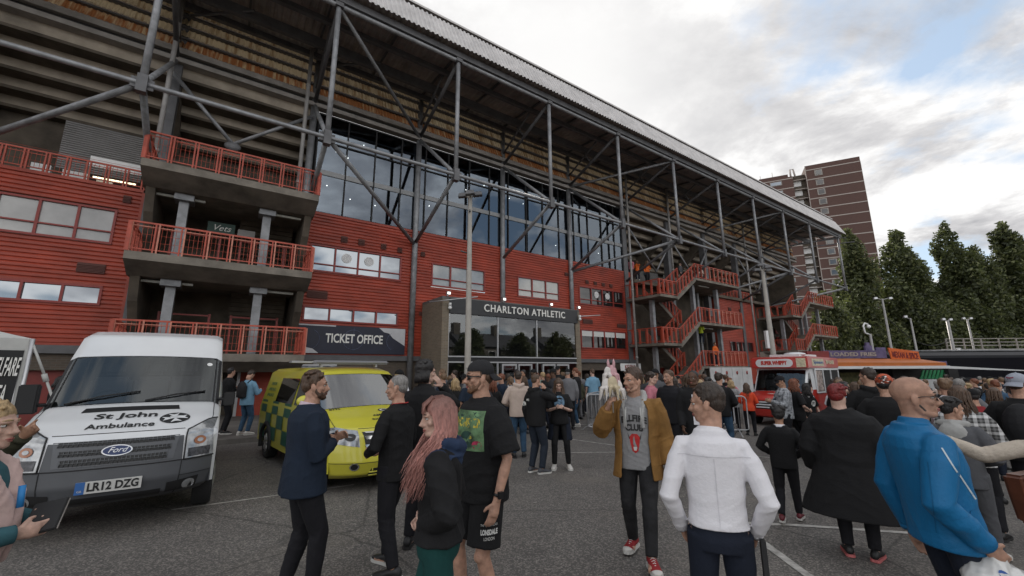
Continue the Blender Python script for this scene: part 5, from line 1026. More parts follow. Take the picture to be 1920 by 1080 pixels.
def body_mesh(g, voxel, fat=1.0, fine=True, hands=(.5, .5), rolls=(0, 0), point=None, female=False, legs=True):
    mb = MB(); k = g.k; S_ = lambda x, y, z: hp(g, x, y, z); hs = g.hs; M3 = g.HM
    fw = 0.94 if female else 1.0
    mb.ball(S_(0, -.012, .036), (.074 * hs, .095 * hs, .083 * hs), 20, 14, rot=M3); mb.ball(S_(0, .016, -.032), (.060 * fw * hs, .070 * hs, .082 * hs), 18, 12, rot=M3)
    mb.ball(S_(0, .060, -.093), (.030 * fw * hs, .028 * hs, .022 * hs), 12, 8, rot=M3)
    if fine:
        for s in (-1, 1):
            mb.tube([S_(s * .060 * fw, -.015, -.04), S_(s * .054 * fw, .012, -.078), S_(s * .02, .058, -.098)], [.02 * hs, .021 * hs, .019 * hs], 8)
            mb.ball(S_(s * .040, .053, -.024), (.024 * hs, .026 * hs, .022 * hs), 10, 8, rot=M3); mb.ball(S_(s * .0135, .094, -.036), .0105 * hs, 8, 6)
            mb.ball(S_(s * .077, -.012, -.012), (.011 * hs, .023 * hs, .033 * hs), 10, 8, rot=M3 @ Matrix.Rotation(s * .35, 3, 'Z'))
        mb.tube([S_(-.05, .066, .018), S_(-.02, .084, .024), S_(.02, .084, .024), S_(.05, .066, .018)], .0125 * hs, 8)
        mb.tube([S_(0, .083, .02), S_(0, .097, -.012), S_(0, .112, -.034), S_(0, .093, -.045)], [.010 * hs, .0105 * hs, .0135 * hs, .009 * hs], 10)
        mb.tube([S_(-.024, .072, -.063), S_(0, .088, -.06), S_(.024, .072, -.063)], .009 * hs, 8); mb.tube([S_(-.02, .070, -.075), S_(0, .086, -.074), S_(.02, .070, -.075)], .0095 * hs, 8)
    else: mb.ball(S_(0, .09, -.02), (.014 * hs, .022 * hs, .022 * hs), 8, 6, rot=M3)
    nr = (.052 if female else .06) * (.8 + .2 * g.b); mb.tube([S_(0, -.02, -.02), S_(0, -.012, -.10), g.N + Vector((0, -.005, -.02 * k)), g.N + Vector((0, -.01, -.12 * k))], [nr * k, nr * k, nr * 1.15 * k, nr * 1.5 * k], 14)
    b = g.b * fat * .93; torso = [(g.pel - Vector((0, 0, .07 * k)), .13, .09), (g.pel, .15, .105), (g.waist, .135, .10), (g.chest, .15, .105), (g.chest + Vector((0, 0, .10 * k)), .14, .09), (g.N + Vector((0, -.005, -.015 * k)), .055, .05)]
    mb.loft([ring(c, rx * k * b ** .8, ry * k * b, 18) for c, rx, ry in torso])
    for nm, hc, rl in (('R', hands[0], rolls[0]), ('L', hands[1], rolls[1])):
        sh, el, wr = g.sh[nm], g.el[nm], g.wr[nm]; a = (.7 + .3 * b) * .93
        mb.tube([g.chest * .35 + (g.N - Vector((0, 0, .08 * k))) * .65 * 1.0, sh, sh.lerp(el, .35), el, el.lerp(wr, .3), wr], [.04 * k, .047 * k * a, .047 * k * a, .038 * k * a, .040 * k * a, .0255 * k], 12)
        if hc is not None: add_hand(mb, g, nm, hc, rl, point=(point == nm))
        if legs:
            h_, kn, an = g.hip[nm], g.kn[nm], g.an[nm]; mb.tube([h_ + Vector((0, 0, .04 * k)), h_.lerp(kn, .3), kn, kn.lerp(an, .3), an], [.078 * k * a, .077 * k * a, .052 * k * a, .054 * k * a, .036 * k], 14)
            mb.ball(kn + Vector((0, .02 * k, 0)), .047 * k * a, 10, 8); mb.tube([an + Vector((0, -.03 * k, -.03 * k)), an + Vector((0, .13 * k, -.055 * k))], [.034 * k, .026 * k], 10)
    return fuse(mb, voxel, 2 if fine else 1)
def face_bits(g, par, hairm, beard=None, brow=True, glasses=None, moust=True):
    hs = g.hs
    for s in (-1, 1):
        e = MB(); e.ball(hp(g, s * .030, .0705, .003), (.0135 * hs, .0115 * hs, .0085 * hs), 12, 8, 0, g.HM); e.ball(hp(g, s * .030, .0785, .002), (.0058 * hs, .0045 * hs, .0062 * hs), 10, 6, 1, g.HM); e.tube([hp(g, s * .016, .079, .008), hp(g, s * .030, .0835, .0125), hp(g, s * .045, .073, .008)], .0028 * hs, 5, 2); e.build('eye', [EYEW, EYED, hairm], par)
        if brow: MB().tube([hp(g, s * .014, .0925, .026), hp(g, s * .032, .090, .031), hp(g, s * .050, .074, .026)], [.005 * hs, .005 * hs, .0025 * hs], 6, flat=.6).build('eyebrow', hairm, par)
    m = MB(); m.tube([hp(g, -.022, .077, -.066), hp(g, -.008, .094, -.0635), hp(g, .008, .094, -.0635), hp(g, .022, .077, -.066)], [.003 * hs, .0055 * hs, .0055 * hs, .003 * hs], 6); m.tube([hp(g, -.02, .076, -.0715), hp(g, 0, .0935, -.074), hp(g, .02, .076, -.0715)], [.003 * hs, .0062 * hs, .003 * hs], 6); m.build('lips', LIPS, par)
    if beard:
        bm_, r = beard; b = MB()
        for s in (-1, 1):
            b.tube([hp(g, s * .069, -.004, -.012), hp(g, s * .064, .004, -.045), hp(g, s * .054, .026, -.078), hp(g, s * .024, .064, -.098), hp(g, 0, .070, -.100)], [r * .45, r * .75, r, r * 1.1, r * 1.15], 10)
            b.tube([hp(g, s * .05, .040, -.060), hp(g, s * .03, .066, -.085)], r * .9, 8)
            if moust: b.tube([hp(g, 0, .100, -.051), hp(g, s * .02, .090, -.054), hp(g, s * .034, .072, -.074)], [r * .38, r * .42, r * .5], 8)
        b.tube([hp(g, 0, .062, -.104), hp(g, 0, .05, -.118)], [r * 1.1, r * .7], 10)
        me = fuse(b, .0045, 2); wrinkle(me, .0022, 60, 3.3); link(me, 'beard', bm_, par)
    if glasses:
        q = MB(); fr, lens, dark = glasses
        for s in (-1, 1):
            L = [hp(g, s * .031 + .026 * math.cos(a), .096 - .010 * abs(math.cos(a) * 1.0) * (1 if math.cos(a) * s > 0 else .2), .001 + .0185 * math.sin(a)) for a in np.linspace(0, 6.2832, 21)]
            q.tube(L, .0024 * hs, 5); q.tube([hp(g, s * .057, .086, .006), hp(g, s * .077, .02, .008), hp(g, s * .078, -.02, -.002)], .0024 * hs * (1.8 if dark else 1), 5)
            if dark: q.add(L[:-1], [tuple(range(20))], 1)
        q.tube([hp(g, -.007, .099, .008), hp(g, .007, .099, .008)], .0026 * hs, 5); q.build('sunglasses' if dark else 'glasses', [fr, lens], par)
def hair_short(g, par, m, top=.014, side=.007, back=True, tuft=14, seed=1, voxel=.006, amp=.004, front=.0, curly=False):
    b = MB(); hs = g.hs; M3 = g.HM; r = random.Random(seed)
    b.ball(hp(g, 0, -.026 + front, .052), ((.075 + side) * hs, (.092 + side) * hs, (.072 + top) * hs), 20, 12, rot=M3); b.ball(hp(g, 0, -.055, .012), ((.066 + side) * hs, (.056 + side) * hs, .072 * hs), 16, 10, rot=M3)
    for s in (-1, 1): b.tube([hp(g, s * .071, -.006, .035), hp(g, s * .0745, .002, -.004)], [.010 * hs + side * .4, .005 * hs], 8)
    for i in range(tuft):
        a = r.uniform(-2.6, 2.6); e = r.uniform(.35, 1.3); d = Vector((math.sin(a) * math.cos(e), math.cos(a) * math.cos(e) * 1.15 - .1, math.sin(e)))
        c = Vector((0, -.022, .045)) + d * .082
        if curly: b.ball(hp(g, *c), (.018 + .014 * r.random()) * hs, 8, 6)
        elif c.y < .07: b.tube([hp(g, *(c * .96)), hp(g, *(c + d * .010 + Vector((.014, .010, .004)))), hp(g, *(c + d * .008 + Vector((.030, .018, 0))))], [.014 * hs, .011 * hs, .003 * hs], 6)
    me = fuse(b, voxel, 1); wrinkle(me, amp, 70, seed + .5); return link(me, 'hair', m, par)
def hair_long(g, par, m, L=.35, n=70, seed=2, wave=.012, fringe=True, vol=1.0, shift=(0, 0), lock=1.0, face=.62):
    b = MB(); hs = g.hs; M3 = g.HM; r = random.Random(seed)
    b.ball(hp(g, 0, -.020, .045), (.084 * hs, .100 * hs, .086 * hs), 20, 12, rot=M3); b.ball(hp(g, 0, -.05, -.02), (.078 * hs, .062 * hs, .095 * hs), 16, 10, rot=M3)
    for i in range(n):
        a = r.uniform(face, 2 * math.pi - face); ca, sa = math.cos(a), math.sin(a); top = hp(g, .03 * sa, -.01 + .03 * ca, .128 + .004 * r.random()); q = 1.0 + .10 * r.random()
        p1 = hp(g, .083 * sa * q, -.015 + .098 * ca * q, .045); p2 = hp(g, .086 * sa * q * vol, -.022 + .088 * ca * q, -.06); pts = [top, p1, p2]; l = L * r.uniform(.6, 1.08); ph = r.uniform(0, 6.28); base = p2 - Vector((0, 0, 0))
        out = Vector((math.sin(a) * .06, math.cos(a) * .05, 0)); out = g.HM @ out
        for j in range(1, 7):
            t = j / 6; pts.append(base + Vector((shift[0] * t, shift[1] * t, -l * t)) + out * (t * (1.0 - .7 * t)) * 1.4 + Vector((math.sin(ph + t * 7) * wave, math.cos(ph * 1.7 + t * 6) * wave, 0)))
        b.tube(pts, [.010 * hs * lock, .015 * hs * lock, .016 * hs * lock] + [.015 * hs * lock * (1 - .8 * (j / 6) ** 1.5) for j in range(1, 7)], 6, flat=.6)
    if fringe:
        for i in range(16):
            x = -.05 + .1 * i / 15; b.tube([hp(g, x * .5, .02, .128), hp(g, x * .95, .082, .085), hp(g, x * 1.15 + r.uniform(-.006, .006), .094, .04 - .012 * r.random())], [.011 * hs, .010 * hs, .003 * hs], 6, flat=.5)
    return b.build('hair', m, par)
def cap(g, par, m, back=True, brimm=None, logo=None):
    b = MB(); hs = g.hs; b.ball(hp(g, 0, -.014, .052), (.087 * hs, .107 * hs, .084 * hs), 22, 14, rot=g.HM); me = fuse(b, .006, 1)
    bmq = bmesh.new(); bmq.from_mesh(me); inv = g.HM.transposed()
    kill = [v for v in bmq.verts if (inv @ (v.co - g.Hc)).z / hs < (.020 + (.022 if (inv @ (v.co - g.Hc)).y > 0 else 0))]; bmesh.ops.delete(bmq, geom=kill, context='VERTS'); bmq.to_mesh(me); bmq.free(); wrinkle(me, .0012, 30, 2)
    o = link(me, 'cap', m, par); s = -1 if back else 1; V = []; n = 12
    for j in range(4):
        for i in range(n + 1):
            a = -1.05 + 2.1 * i / n; rr = 1 + j * .21; V.append(hp(g, .082 * math.sin(a) * (1 + j * .05), s * (.014 * -s + .098 * math.cos(a) * (1 + j * .24)) - .0, (.030 if back else .042) - j * (.016 if back else .010) - .012 * math.sin(a) ** 2))
    q = MB(); F_ = [(j * (n + 1) + i, j * (n + 1) + i + 1, (j + 1) * (n + 1) + i + 1, (j + 1) * (n + 1) + i) for j in range(3) for i in range(n)]
    W = len(V); V2 = [v + Vector((0, 0, .006)) for v in V]; q.add(V + V2, F_ + [tuple(W + x for x in f[::-1]) for f in F_] + [(3 * (n + 1) + i, 3 * (n + 1) + i + 1, W + 3 * (n + 1) + i + 1, W + 3 * (n + 1) + i) for i in range(n)], 0, True); q.build('brim', brimm or m, o)
    MB().ball(hp(g, 0, -.014, .137), .008 * hs, 8, 6).build('button', m, o); return o
def torso_rings(g, e, hem, prof, n=24, flare=0.0, top=True):
    """prof: male/female/heavy radii at hip, waist, chest; e = ease"""
    k, b = g.k, g.b; rh, rw, rc = prof; bel = max(0, b - 1.0); C = []
    zs = [(hem, rh + flare, 0), (.93, rh, 0), (1.0, (rh + rw) / 2, bel * .03), (1.08, rw, bel * .06), (1.18, (rw + rc) / 2, bel * .045), (1.28, rc, .004), (1.36, rc * .97, 0), (1.42, rc * .83, -.004), (1.455, rc * .55, -.008), (1.487, .077 / max(.9, b ** .5), -.008)]
    zs = [z for z in zs if z[0] >= hem]
    for z, r_, yo in zs:
        t = z * k; c = g.pel.lerp(g.waist, max(0, (z - .93) / .13)) if z < 1.06 else (g.waist.lerp(g.chest, (z - 1.06) / .22) if z < 1.28 else g.chest.lerp(g.N, min(1.05, (z - 1.28) / .195)))
        c = Vector((c.x, c.y + yo * k, t)); dy = .70 if z > 1.1 else .74; dy += bel * .45 * math.exp(-((z - 1.06) / .16) ** 2)
        C.append(ring(c, (r_ * b ** .9 + e) * k, (r_ * dy * b ** .9 + e) * k, n, 2.3 if z < 1.4 else 2.0))
    return C
MALE, FEM = (.165, .158, .178), (.172, .135, .160)
def garment(g, par, name, m, e=.012, hem=.86, sleeve='long', prof=MALE, voxel=.009, amp=.006, seed=1, flare=0.0, hood=None, collar=None, cuffs=True, sl=0.0, sc=8.0, trim=None):
    mb = MB(); k, b = g.k, g.b; mb.loft(torso_rings(g, e, hem, prof, 24, flare)); J = [((0, .0, 1.04 * k), .16 * k, .7)]; a = .7 + .3 * b
    for nm in 'RL':
        sh, el, wr = g.sh[nm], g.el[nm], g.wr[nm]; r0 = (.048 + e + sl) * k * a; inn = g.chest.lerp(g.N, .52); up = sh + Vector((0, 0, -.006))
        if sleeve == 'long':
            pts = [inn, up, sh.lerp(el, .3), sh.lerp(el, .75), el, el.lerp(wr, .25), el.lerp(wr, .7), el.lerp(wr, .985)]; rr = [.07 * k, r0 * .90, r0 * .98, r0 * .90, r0 * .87, r0 * .83, r0 * .72, r0 * .62]
        elif sleeve == 'short':
            q = el.lerp(sh, .12); pts = [inn, up, sh.lerp(q, .4), q]; rr = [.07 * k, r0 * .93, r0 * 1.04, r0 * 1.10]
        else: pts = [inn, up]; rr = [.07 * k, r0 * .95]
        mb.tube(pts, rr, 16); J.append((el, .10 * k, 1.0)); J.append((sh, .09 * k, .4)); J.append((el.lerp(wr, .8), .06 * k, .5))
    if hood:
        c = g.N + Vector((0, -.055 * k, .0))
        mb.tube([c + Vector((-.085, .085, .01)) * k, c + Vector((-.098, .02, .012)) * k, c + Vector((-.065, -.035, -.01)) * k, c + Vector((0, -.06, -.03)) * k, c + Vector((.065, -.035, -.01)) * k, c + Vector((.098, .02, .012)) * k, c + Vector((.085, .085, .01)) * k], [.022 * k, .036 * k, .045 * k, .052 * k, .045 * k, .036 * k, .022 * k], 10)
        mb.ball(c + Vector((0, -.035, -.085)) * k, (.095 * k, .05 * k, .10 * k))
    if collar: c = g.N; mb.tube([c + Vector((0, .0, -.03 * k)), c + Vector((0, .006, collar * k))], [.082 * k, .066 * k], 16)
    me = fuse(mb, voxel, 2); wrinkle(me, amp, sc, seed, joints=J); o = link(me, name, m, par)
    if sleeve == 'long' and cuffs and voxel < .012:
        for nm in 'RL':
            p, q = g.el[nm].lerp(g.wr[nm], .90), g.el[nm].lerp(g.wr[nm], 1.005); rr = (.048 + e + sl) * k * a * .63; MB().tube([p, q], rr, 16).build('cuff', trim or m, o)
    return o
def trousers(g, par, m, name='trousers', ease=.012, to=1.0, top=1.0, voxel=.009, amp=.005, seed=4, flare=0.0, prof=MALE):
    mb = MB(); k = g.k; a = .7 + .3 * g.b; b = g.b; J = []
    mb.loft([ring(Vector((0, 0, z * k)), (r_ * b ** .9 + ease) * k, (r_ * d * b ** .9 + ease) * k, 22) for z, r_, d in ((.84, prof[0] * .94, .72), (.90, prof[0], .74), (.96, prof[0] * .97, .72), (top, prof[0] * .93, .72))])
    for nm in 'RL':
        h_, kn, an = g.hip[nm], g.kn[nm], g.an[nm]; ra = .082 * k * a + ease * k; P = [h_ + Vector((0, 0, .03 * k)), h_.lerp(kn, .35), h_.lerp(kn, .75), kn, kn.lerp(an, .3), kn.lerp(an, .7), kn.lerp(an, .97)]; r_ = [ra * 1.08, ra, ra * .86, ra * .74, ra * .72, ra * (.62 + flare), ra * (.56 + flare * 1.4)]
        n = {1.0: 7, .55: 4, .5: 3}.get(to, 7)
        if to < 1: P = P[:3] + [h_.lerp(kn, .86 if to > .52 else .8)]; r_ = r_[:3] + [ra * 1.0]; r_[2] = ra * .98
        mb.tube(P, r_, 16); J += [(kn, .10 * k, 1.0), (an, .10 * k, .9)]
    me = fuse(mb, voxel, 2); wrinkle(me, amp, 9, seed, joints=J); return link(me, name, m, par)
def shoes(g, par, m, sole, lace=None, yaw=(12, 12), toe=None):
    for i, nm in enumerate('RL'):
        an = g.an[nm]; k = g.k; s = 1 if nm == 'R' else -1; d = Matrix.Rotation(R(-s * yaw[i]), 3, 'Z') @ Vector((0, 1, 0)); x = Vector((d.y, -d.x, 0)); dz = an.z - .085 * k
        def rg(y, w, h0, h1): c = Vector((an.x, an.y, dz)) + d * y * k; return [c + x * (w * math.cos(t)) * k + Vector((0, 0, (h0 + (h1 - h0) * (.5 + .5 * math.sin(t))) * k)) for t in np.linspace(0, 2 * math.pi, 14, endpoint=False)]
        u = MB(); u.loft([rg(-.075, .02, .03, .07), rg(-.06, .036, .02, .10), rg(-.02, .040, .02, .115), rg(.03, .041, .02, .10), rg(.09, .046, .02, .072), rg(.14, .047, .02, .058), rg(.175, .036, .022, .048), rg(.19, .018, .026, .04)]); o = u.build('shoe', m, par)
        q = MB(); rs = lambda y, w: [Vector((an.x, an.y, dz)) + d * y * k + x * w * sx * k + Vector((0, 0, z * k)) for sx, z in ((-1, .002), (1, .002), (1, .028), (-1, .028))]; q.loft([rs(-.082, .022), rs(-.065, .040), rs(-.02, .043), rs(.04, .043), rs(.10, .051), rs(.15, .050), rs(.182, .037), rs(.198, .018)], smooth=False); q.build('sole', sole, o)
        if lace:
            L = MB()
            for j in range(4): y = .035 + j * .022; z = .101 - j * .011; c = Vector((an.x, an.y, dz + z * k)) + d * y * k; L.tube([c - x * .024 * k - Vector((0, 0, .014 * k)), c + Vector((0, 0, .002 * k)), c + x * .024 * k - Vector((0, 0, .014 * k))], .0035 * k, 5)
            L.build('laces', lace, o)
        if toe: MB().loft([rg(.125, .0485, .018, .05), rg(.15, .0475, .018, .056), rg(.18, .037, .02, .05), rg(.194, .02, .024, .042)]).build('toe_cap', toe, o)
from mathutils.bvhtree import BVHTree
def decal(o, name, mats, items, direction=(0, 1, 0), off=.004):
    """lay flat printed shapes onto a garment: items = (verts2d, faces, slot); verts are (right, up) metres in the garment's frame seen from `direction`"""
    me = o.data; t = BVHTree.FromPolygons([v.co for v in me.vertices], [tuple(p.vertices) for p in me.polygons]); d = Vector(direction).normalized(); ux = Vector((-d.y, d.x, 0)).normalized() ; mb = MB()
    for vs, fs, mi in items:
        V, bad = [], set()
        for i, (a, z) in enumerate(vs):
            p = ux * a + Vector((0, 0, z)) + d * 1.0; h = t.ray_cast(p, -d, 2.0); V.append((h[0] + d * off) if h[0] else (p - d * .85))
            if not h[0]: bad.add(i)
        mb.add(V, [f for f in fs if not bad.intersection(f)], mi, True)
    return mb.build(name, mats, o)
def grid2d(x0, x1, z0, z1, nx=14, nz=14): return [(x0 + (x1 - x0) * i / nx, z0 + (z1 - z0) * j / nz) for j in range(nz + 1) for i in range(nx + 1)], [(j * (nx + 1) + i, j * (nx + 1) + i + 1, (j + 1) * (nx + 1) + i + 1, (j + 1) * (nx + 1) + i) for j in range(nz) for i in range(nx)]
def text2d(txt, size, cx, cz, width=None, arc=0.0, **k):
    v, f = text_mesh(txt, size, 0.0, **k); w = max(p[0] for p in v) - min(p[0] for p in v); s = (width / w) if width else 1; return [(cx + p[0] * s, cz + p[1] - arc * (p[0] * s) ** 2) for p in v], f
def disc2d(cx, cz, rx, rz, n=20): return [(cx, cz)] + [(cx + rx * math.cos(6.2832 * i / n), cz + rz * math.sin(6.2832 * i / n)) for i in range(n)], [(0, 1 + i, 1 + (i + 1) % n) for i in range(n)]
def person(label, x, y, face, z=None, group=None):
    return empty('person', label, 'person', (x, y, gz(x, y) if z is None else z), R(-face), group)
# ================================================================ the people one can tell apart
H_brown, H_dark, H_black, H_grey = hair_mat('brown hair', (.075, .042, .024)), hair_mat('dark brown hair', (.03, .019, .013)), hair_mat('black hair', (.012, .010, .010)), hair_mat('grey hair', (.20, .19, .18))
H_blond, H_red, H_ginger, H_pink = hair_mat('blond hair', (.36, .25, .13)), hair_mat('dyed red hair', (.16, .012, .012)), hair_mat('auburn hair', (.16, .05, .022)), hair_mat('faded pink hair', (.42, .20, .17))
nt = H_pink.node_tree; q = nt.nodes['Principled BSDF'].inputs['Base Color']; src = q.links[0].from_socket; t = nt.nodes.new('ShaderNodeTexCoord'); se = nt.nodes.new('ShaderNodeSeparateXYZ'); rr = nt.nodes.new('ShaderNodeMapRange'); rr.inputs[1].default_value = 1.50; rr.inputs[2].default_value = 1.66; rr.inputs[4].default_value = .85; mx = nt.nodes.new('ShaderNodeMix'); mx.data_type = 'RGBA'   # grown-out brown roots
nt.links.new(t.outputs['Object'], se.inputs[0]); nt.links.new(se.outputs[2], rr.inputs[0]); nt.links.new(rr.outputs[0], mx.inputs[0]); nt.links.new(src, mx.inputs[6]); mx.inputs[7].default_value = (.13, .06, .045, 1); nt.links.new(mx.outputs[2], q)
H_beard, H_beardg = hair_mat('brown beard', (.07, .036, .02)), hair_mat('ginger beard', (.15, .075, .04))
C_navy, C_black, C_blackt, C_char = cloth('navy suit cloth', (.012, .020, .036)), cloth('black cloth', (.011, .011, .012)), cloth('black trouser cloth', (.012, .012, .015)), cloth('faded black denim', (.022, .022, .024), var=.4, vs=9)
C_tan, C_greyt, C_hoodg, C_white = cloth('tan canvas', (.22, .115, .035), var=.22, vs=6), cloth('grey marl', (.25, .25, .255), var=.1, vs=40), cloth('pale grey jersey', (.36, .36, .35)), cloth('white shirt cotton', (.68, .67, .70), var=.03)
C_blue, C_teal, C_navyt, C_gr2 = cloth('bright blue sports cloth', (.008, .125, .29), .5, var=.08), cloth('bottle green trousers', (.008, .048, .045)), cloth('dark navy chino', (.012, .016, .028)), cloth('charcoal grey jersey', (.085, .087, .095))
C_cream, C_orange, C_denim, C_olive = cloth('cream knit', (.48, .42, .35), bump=.6, bs=35), cloth('orange red jersey', (.60, .065, .025)), cloth('blue denim', (.035, .075, .13), var=.35, vs=9), cloth('olive drab', (.05, .05, .032))
C_pinks, C_beige, C_lblue, C_pink = cloth('pale pink scarf cloth', (.55, .40, .37)), cloth('beige fleece', (.46, .37, .32)), cloth('light blue jacket', (.16, .30, .42)), cloth('pink cloth', (.45, .16, .2))
C_hood, C_greyj, C_redt = cloth('navy hood cloth', (.02, .035, .075)), cloth('mid grey cloth', (.15, .15, .16)), cloth('dark red cloth', (.22, .02, .025))
SOLEW, SOLEB, SOLEP, SHB, SHR, SHW, SHG, LACE = mat('white rubber', (.55, .54, .51), .6, var=.1), mat('black rubber', (.02, .02, .02), .7), mat('pink rubber', (.5, .14, .14), .6), mat('black shoe', (.014, .014, .015), .5), mat('red canvas shoe', (.24, .012, .016), .8, var=.15, bump=.3), mat('white shoe', (.55, .53, .5), .55, var=.1), mat('dark grey shoe', (.06, .062, .07), .7), mat('lace white', (.6, .6, .58), .8)
M_frame = mat('black frame', (.012, .012, .013), .3); M_lensd = mat('dark lens', (.008, .008, .009), .08); M_lensc = M_frame
def base(p, g, sk, fine=True, vox=.0065, **k): return link(body_mesh(g, vox, .92, fine, **k), 'body', skin_mat(sk), p)
# 1 bearded man in navy suit jacket
p = person('bearded man in a navy suit jacket standing with folded arms before the yellow ambulance', -1.78, 3.74, 52)
g = rig(1.815, 1.10, (((-.20, .20, -.23), (.6, -.3, -1)), ((-.16, .23, -.20), (.6, -.3, -1))), ((.10, .10), (.11, -.06)), head=(12, 2, 0))
base(p, g, FAIR); face_bits(g, p, H_brown, (H_beard, .021)); hair_short(g, p, H_brown, .022, .003, tuft=26, seed=3, front=.006)
j = garment(g, p, 'suit_jacket', C_navy, .020, .79, prof=(.17, .158, .180), amp=.007, seed=2, flare=.022, sl=.004); trousers(g, p, C_blackt, amp=.006); shoes(g, p, SHB, SOLEB)
decal(j, 'seams', [mat('navy seam', (.004, .007, .012), .9)], [([(-.0025, .80), (.0025, .80), (.0025, 1.05), (-.0025, 1.05)], [(0, 1, 2, 3)], 0), ([(-.0018 , .8 + .55 * i / 20) if e else (.0018, .8 + .55 * i / 20) for i in range(21) for e in (0, 1)], [(2 * i, 2 * i + 1, 2 * i + 3, 2 * i + 2) for i in range(20)], 0)], (0, -1, 0), off=.0025)
q = MB(); q.tube([g.N + Vector((0, -.02, -.035)), g.N + Vector((0, -.006, .022))], [.080, .074], 18); q.build('shirt_collar', cloth('pale pink shirt', (.52, .42, .47), bump=.05), p); MB().tube([g.N + Vector((0, -.02, -.06)), g.N + Vector((0, -.012, -.004))], [.105, .086], 18).build('jacket_collar', C_navy, j)
# 2 grey haired man with the red lanyard
p = person('grey haired man in black with a red lanyard, seen from behind', -1.14, 4.25, -70)
g = rig(1.77, 1.02, ('front', 'front'), ((.10, .12), (.13, -.12)), head=(-14, -3, 0)); base(p, g, FAIR); face_bits(g, p, H_grey); hair_short(g, p, H_grey, .010, .001, tuft=0, seed=5)
j = garment(g, p, 'black_jumper', C_black, .016, .80, seed=3, flare=.01); trousers(g, p, C_blackt); shoes(g, p, SHB, SOLEW)
pts = [g.N + Vector((.085 * math.cos(a), -.01 + .085 * math.sin(a), .0 + .012 * math.sin(a + math.pi))) for a in np.linspace(-.3 - math.pi * 1.0, .3, 20)]
L = MB(); L.tube([g.N + Vector((-.06, .15, -.28)), g.N + Vector((-.10, .09, -.08)), g.N + Vector((-.088, .0, .012)), g.N + Vector((-.05, -.075, .018)), g.N + Vector((0, -.092, .016)), g.N + Vector((.05, -.075, .018)), g.N + Vector((.088, 0, .012)), g.N + Vector((.10, .09, -.08)), g.N + Vector((.02, .15, -.28))], .009, 8, flat=.4); L.build('lanyard', mat('lanyard red', (.45, .015, .02), .6), j)
# 3 woman with long faded pink hair
p = person('woman with long faded pink hair in a black hoodie and green trousers', -.43, 2.62, -92)
g = rig(1.655, .98, (((-.09, .085, -.36), (.9, -.7, -.2)), ((-.08, .08, -.37), (.9, -.8, 0))), ((.10, .14), (.10, -.16)), head=(-16, -6, 0), shw=.165)
base(p, g, PALE, female=True); face_bits(g, p, H_brown); hair_long(g, p, H_pink, .36, 560, 4, .016, vol=1.03, shift=(-.05, .15), lock=.36, face=.95)
j = garment(g, p, 'black_hoodie', C_black, .028, .925, prof=FEM, amp=.011, seed=5, flare=.012, sl=.012, hood=None, sc=7); link(garment(g, p, 'x', C_hood, .03, 1.40, 'none', prof=FEM, hood=True, amp=.005).data, 'hood', C_hood, j); bpy.data.objects.remove([o for o in p.children if o.name.startswith('x')][0])
trousers(g, p, C_teal, prof=(.176, .135, .16), ease=.006, amp=.004); shoes(g, p, SHW, SOLEW)
# 4 big man with cap and printed tee
p = person('big bearded man in backwards cap, sunglasses, printed black tee and shorts', -.245, 3.42, -124)
g = rig(1.895, 1.18, (((.05, .06, -.53), (.5, -1, 0)), ((.06, .05, -.53), (.5, -1, 0))), ((.14, .06), (.14, -.05)), head=(18, 0, 0)); base(p, g, FAIR, hands=(.35, .35)); face_bits(g, p, H_beard, (H_beardg, .020), glasses=(M_frame, M_lensd, True)); hair_short(g, p, H_brown, .0, .003, tuft=0, seed=7)
c = cap(g, p, cloth('washed black cap', (.022, .022, .024)), True); q = MB(); q.add([hp(g, x, -.014 + .110 * math.cos(x / .105) + .002, z) for x, z in ((.02, .062), (.055, .062), (.055, .069), (.02, .069))], [(0, 1, 2, 3)]); q.build('cap_logo', LACE, c)
t = garment(g, p, 'printed_tee', C_black, .022, .80, 'short', amp=.010, seed=6, flare=.006, sl=.016, sc=7); gv, gf = grid2d(-.165, .145, 1.235, 1.52, 16, 18)
m = mat('comic print', (.05, .12, .06), .7, var=.95, vs=11, var2=(.16, .30, .14)); decal(t, 'chest_print', [m, mat('print yellow', (.45, .36, .04), .7, var=.6, vs=30), mat('print crimson', (.3, .02, .06), .7, var=.6, vs=25), mat('print deep green', (.01, .04, .03), .7, var=.5, vs=20)],
      [(gv, gf, 0)] + [(*text2d(s, .085, -.01, z, .27, bold=.004), 1) for s, z in (('MONSTER', 1.43),)] + [(*disc2d(-.10, 1.29, .05, .05), 2), (*disc2d(.09, 1.28, .04, .03), 2), (*disc2d(0.0, 1.315, .075, .06), 3), (*disc2d(-.03, 1.33, .014, .012), 1), (*disc2d(.035, 1.33, .014, .012), 1), (*disc2d(.06, 1.49, .06, .02), 3), (*disc2d(-.1, 1.49, .05, .02), 3)], (-.5, 1, 0), off=.005)
s_ = trousers(g, p, C_black, 'shorts', .03, .55, flare=0); decal(s_, 'shorts_lettering', [LACE], [(*text2d('LONSDALE', .045, .06, .70, .12, bold=.002), 0), (*text2d('THE WORLD CLASS', .02, .06, .745, .12), 0), (*text2d('LONDON', .03, .06, .66, .075), 0)], (-.86, .51, 0), off=.006); shoes(g, p, SHB, SOLEW)
w = MB(); a = g.wr['L'].lerp(g.el['L'], .10); b = g.wr['L'].lerp(g.el['L'], .17); w.tube([a, b], .036, 14); w.box(a.x - .055, a.x - .03, a.y - .015, a.y + .02, a.z - .0, a.z + .045); w.build('wrist_watch', M_frame, p)
sk_ = MB()
for nm in 'RL': an = g.an[nm]; sk_.tube([an - Vector((0, 0, .03)), an + Vector((0, 0, .12))], [.047, .05], 12)
sk_.build('socks', LACE, p)
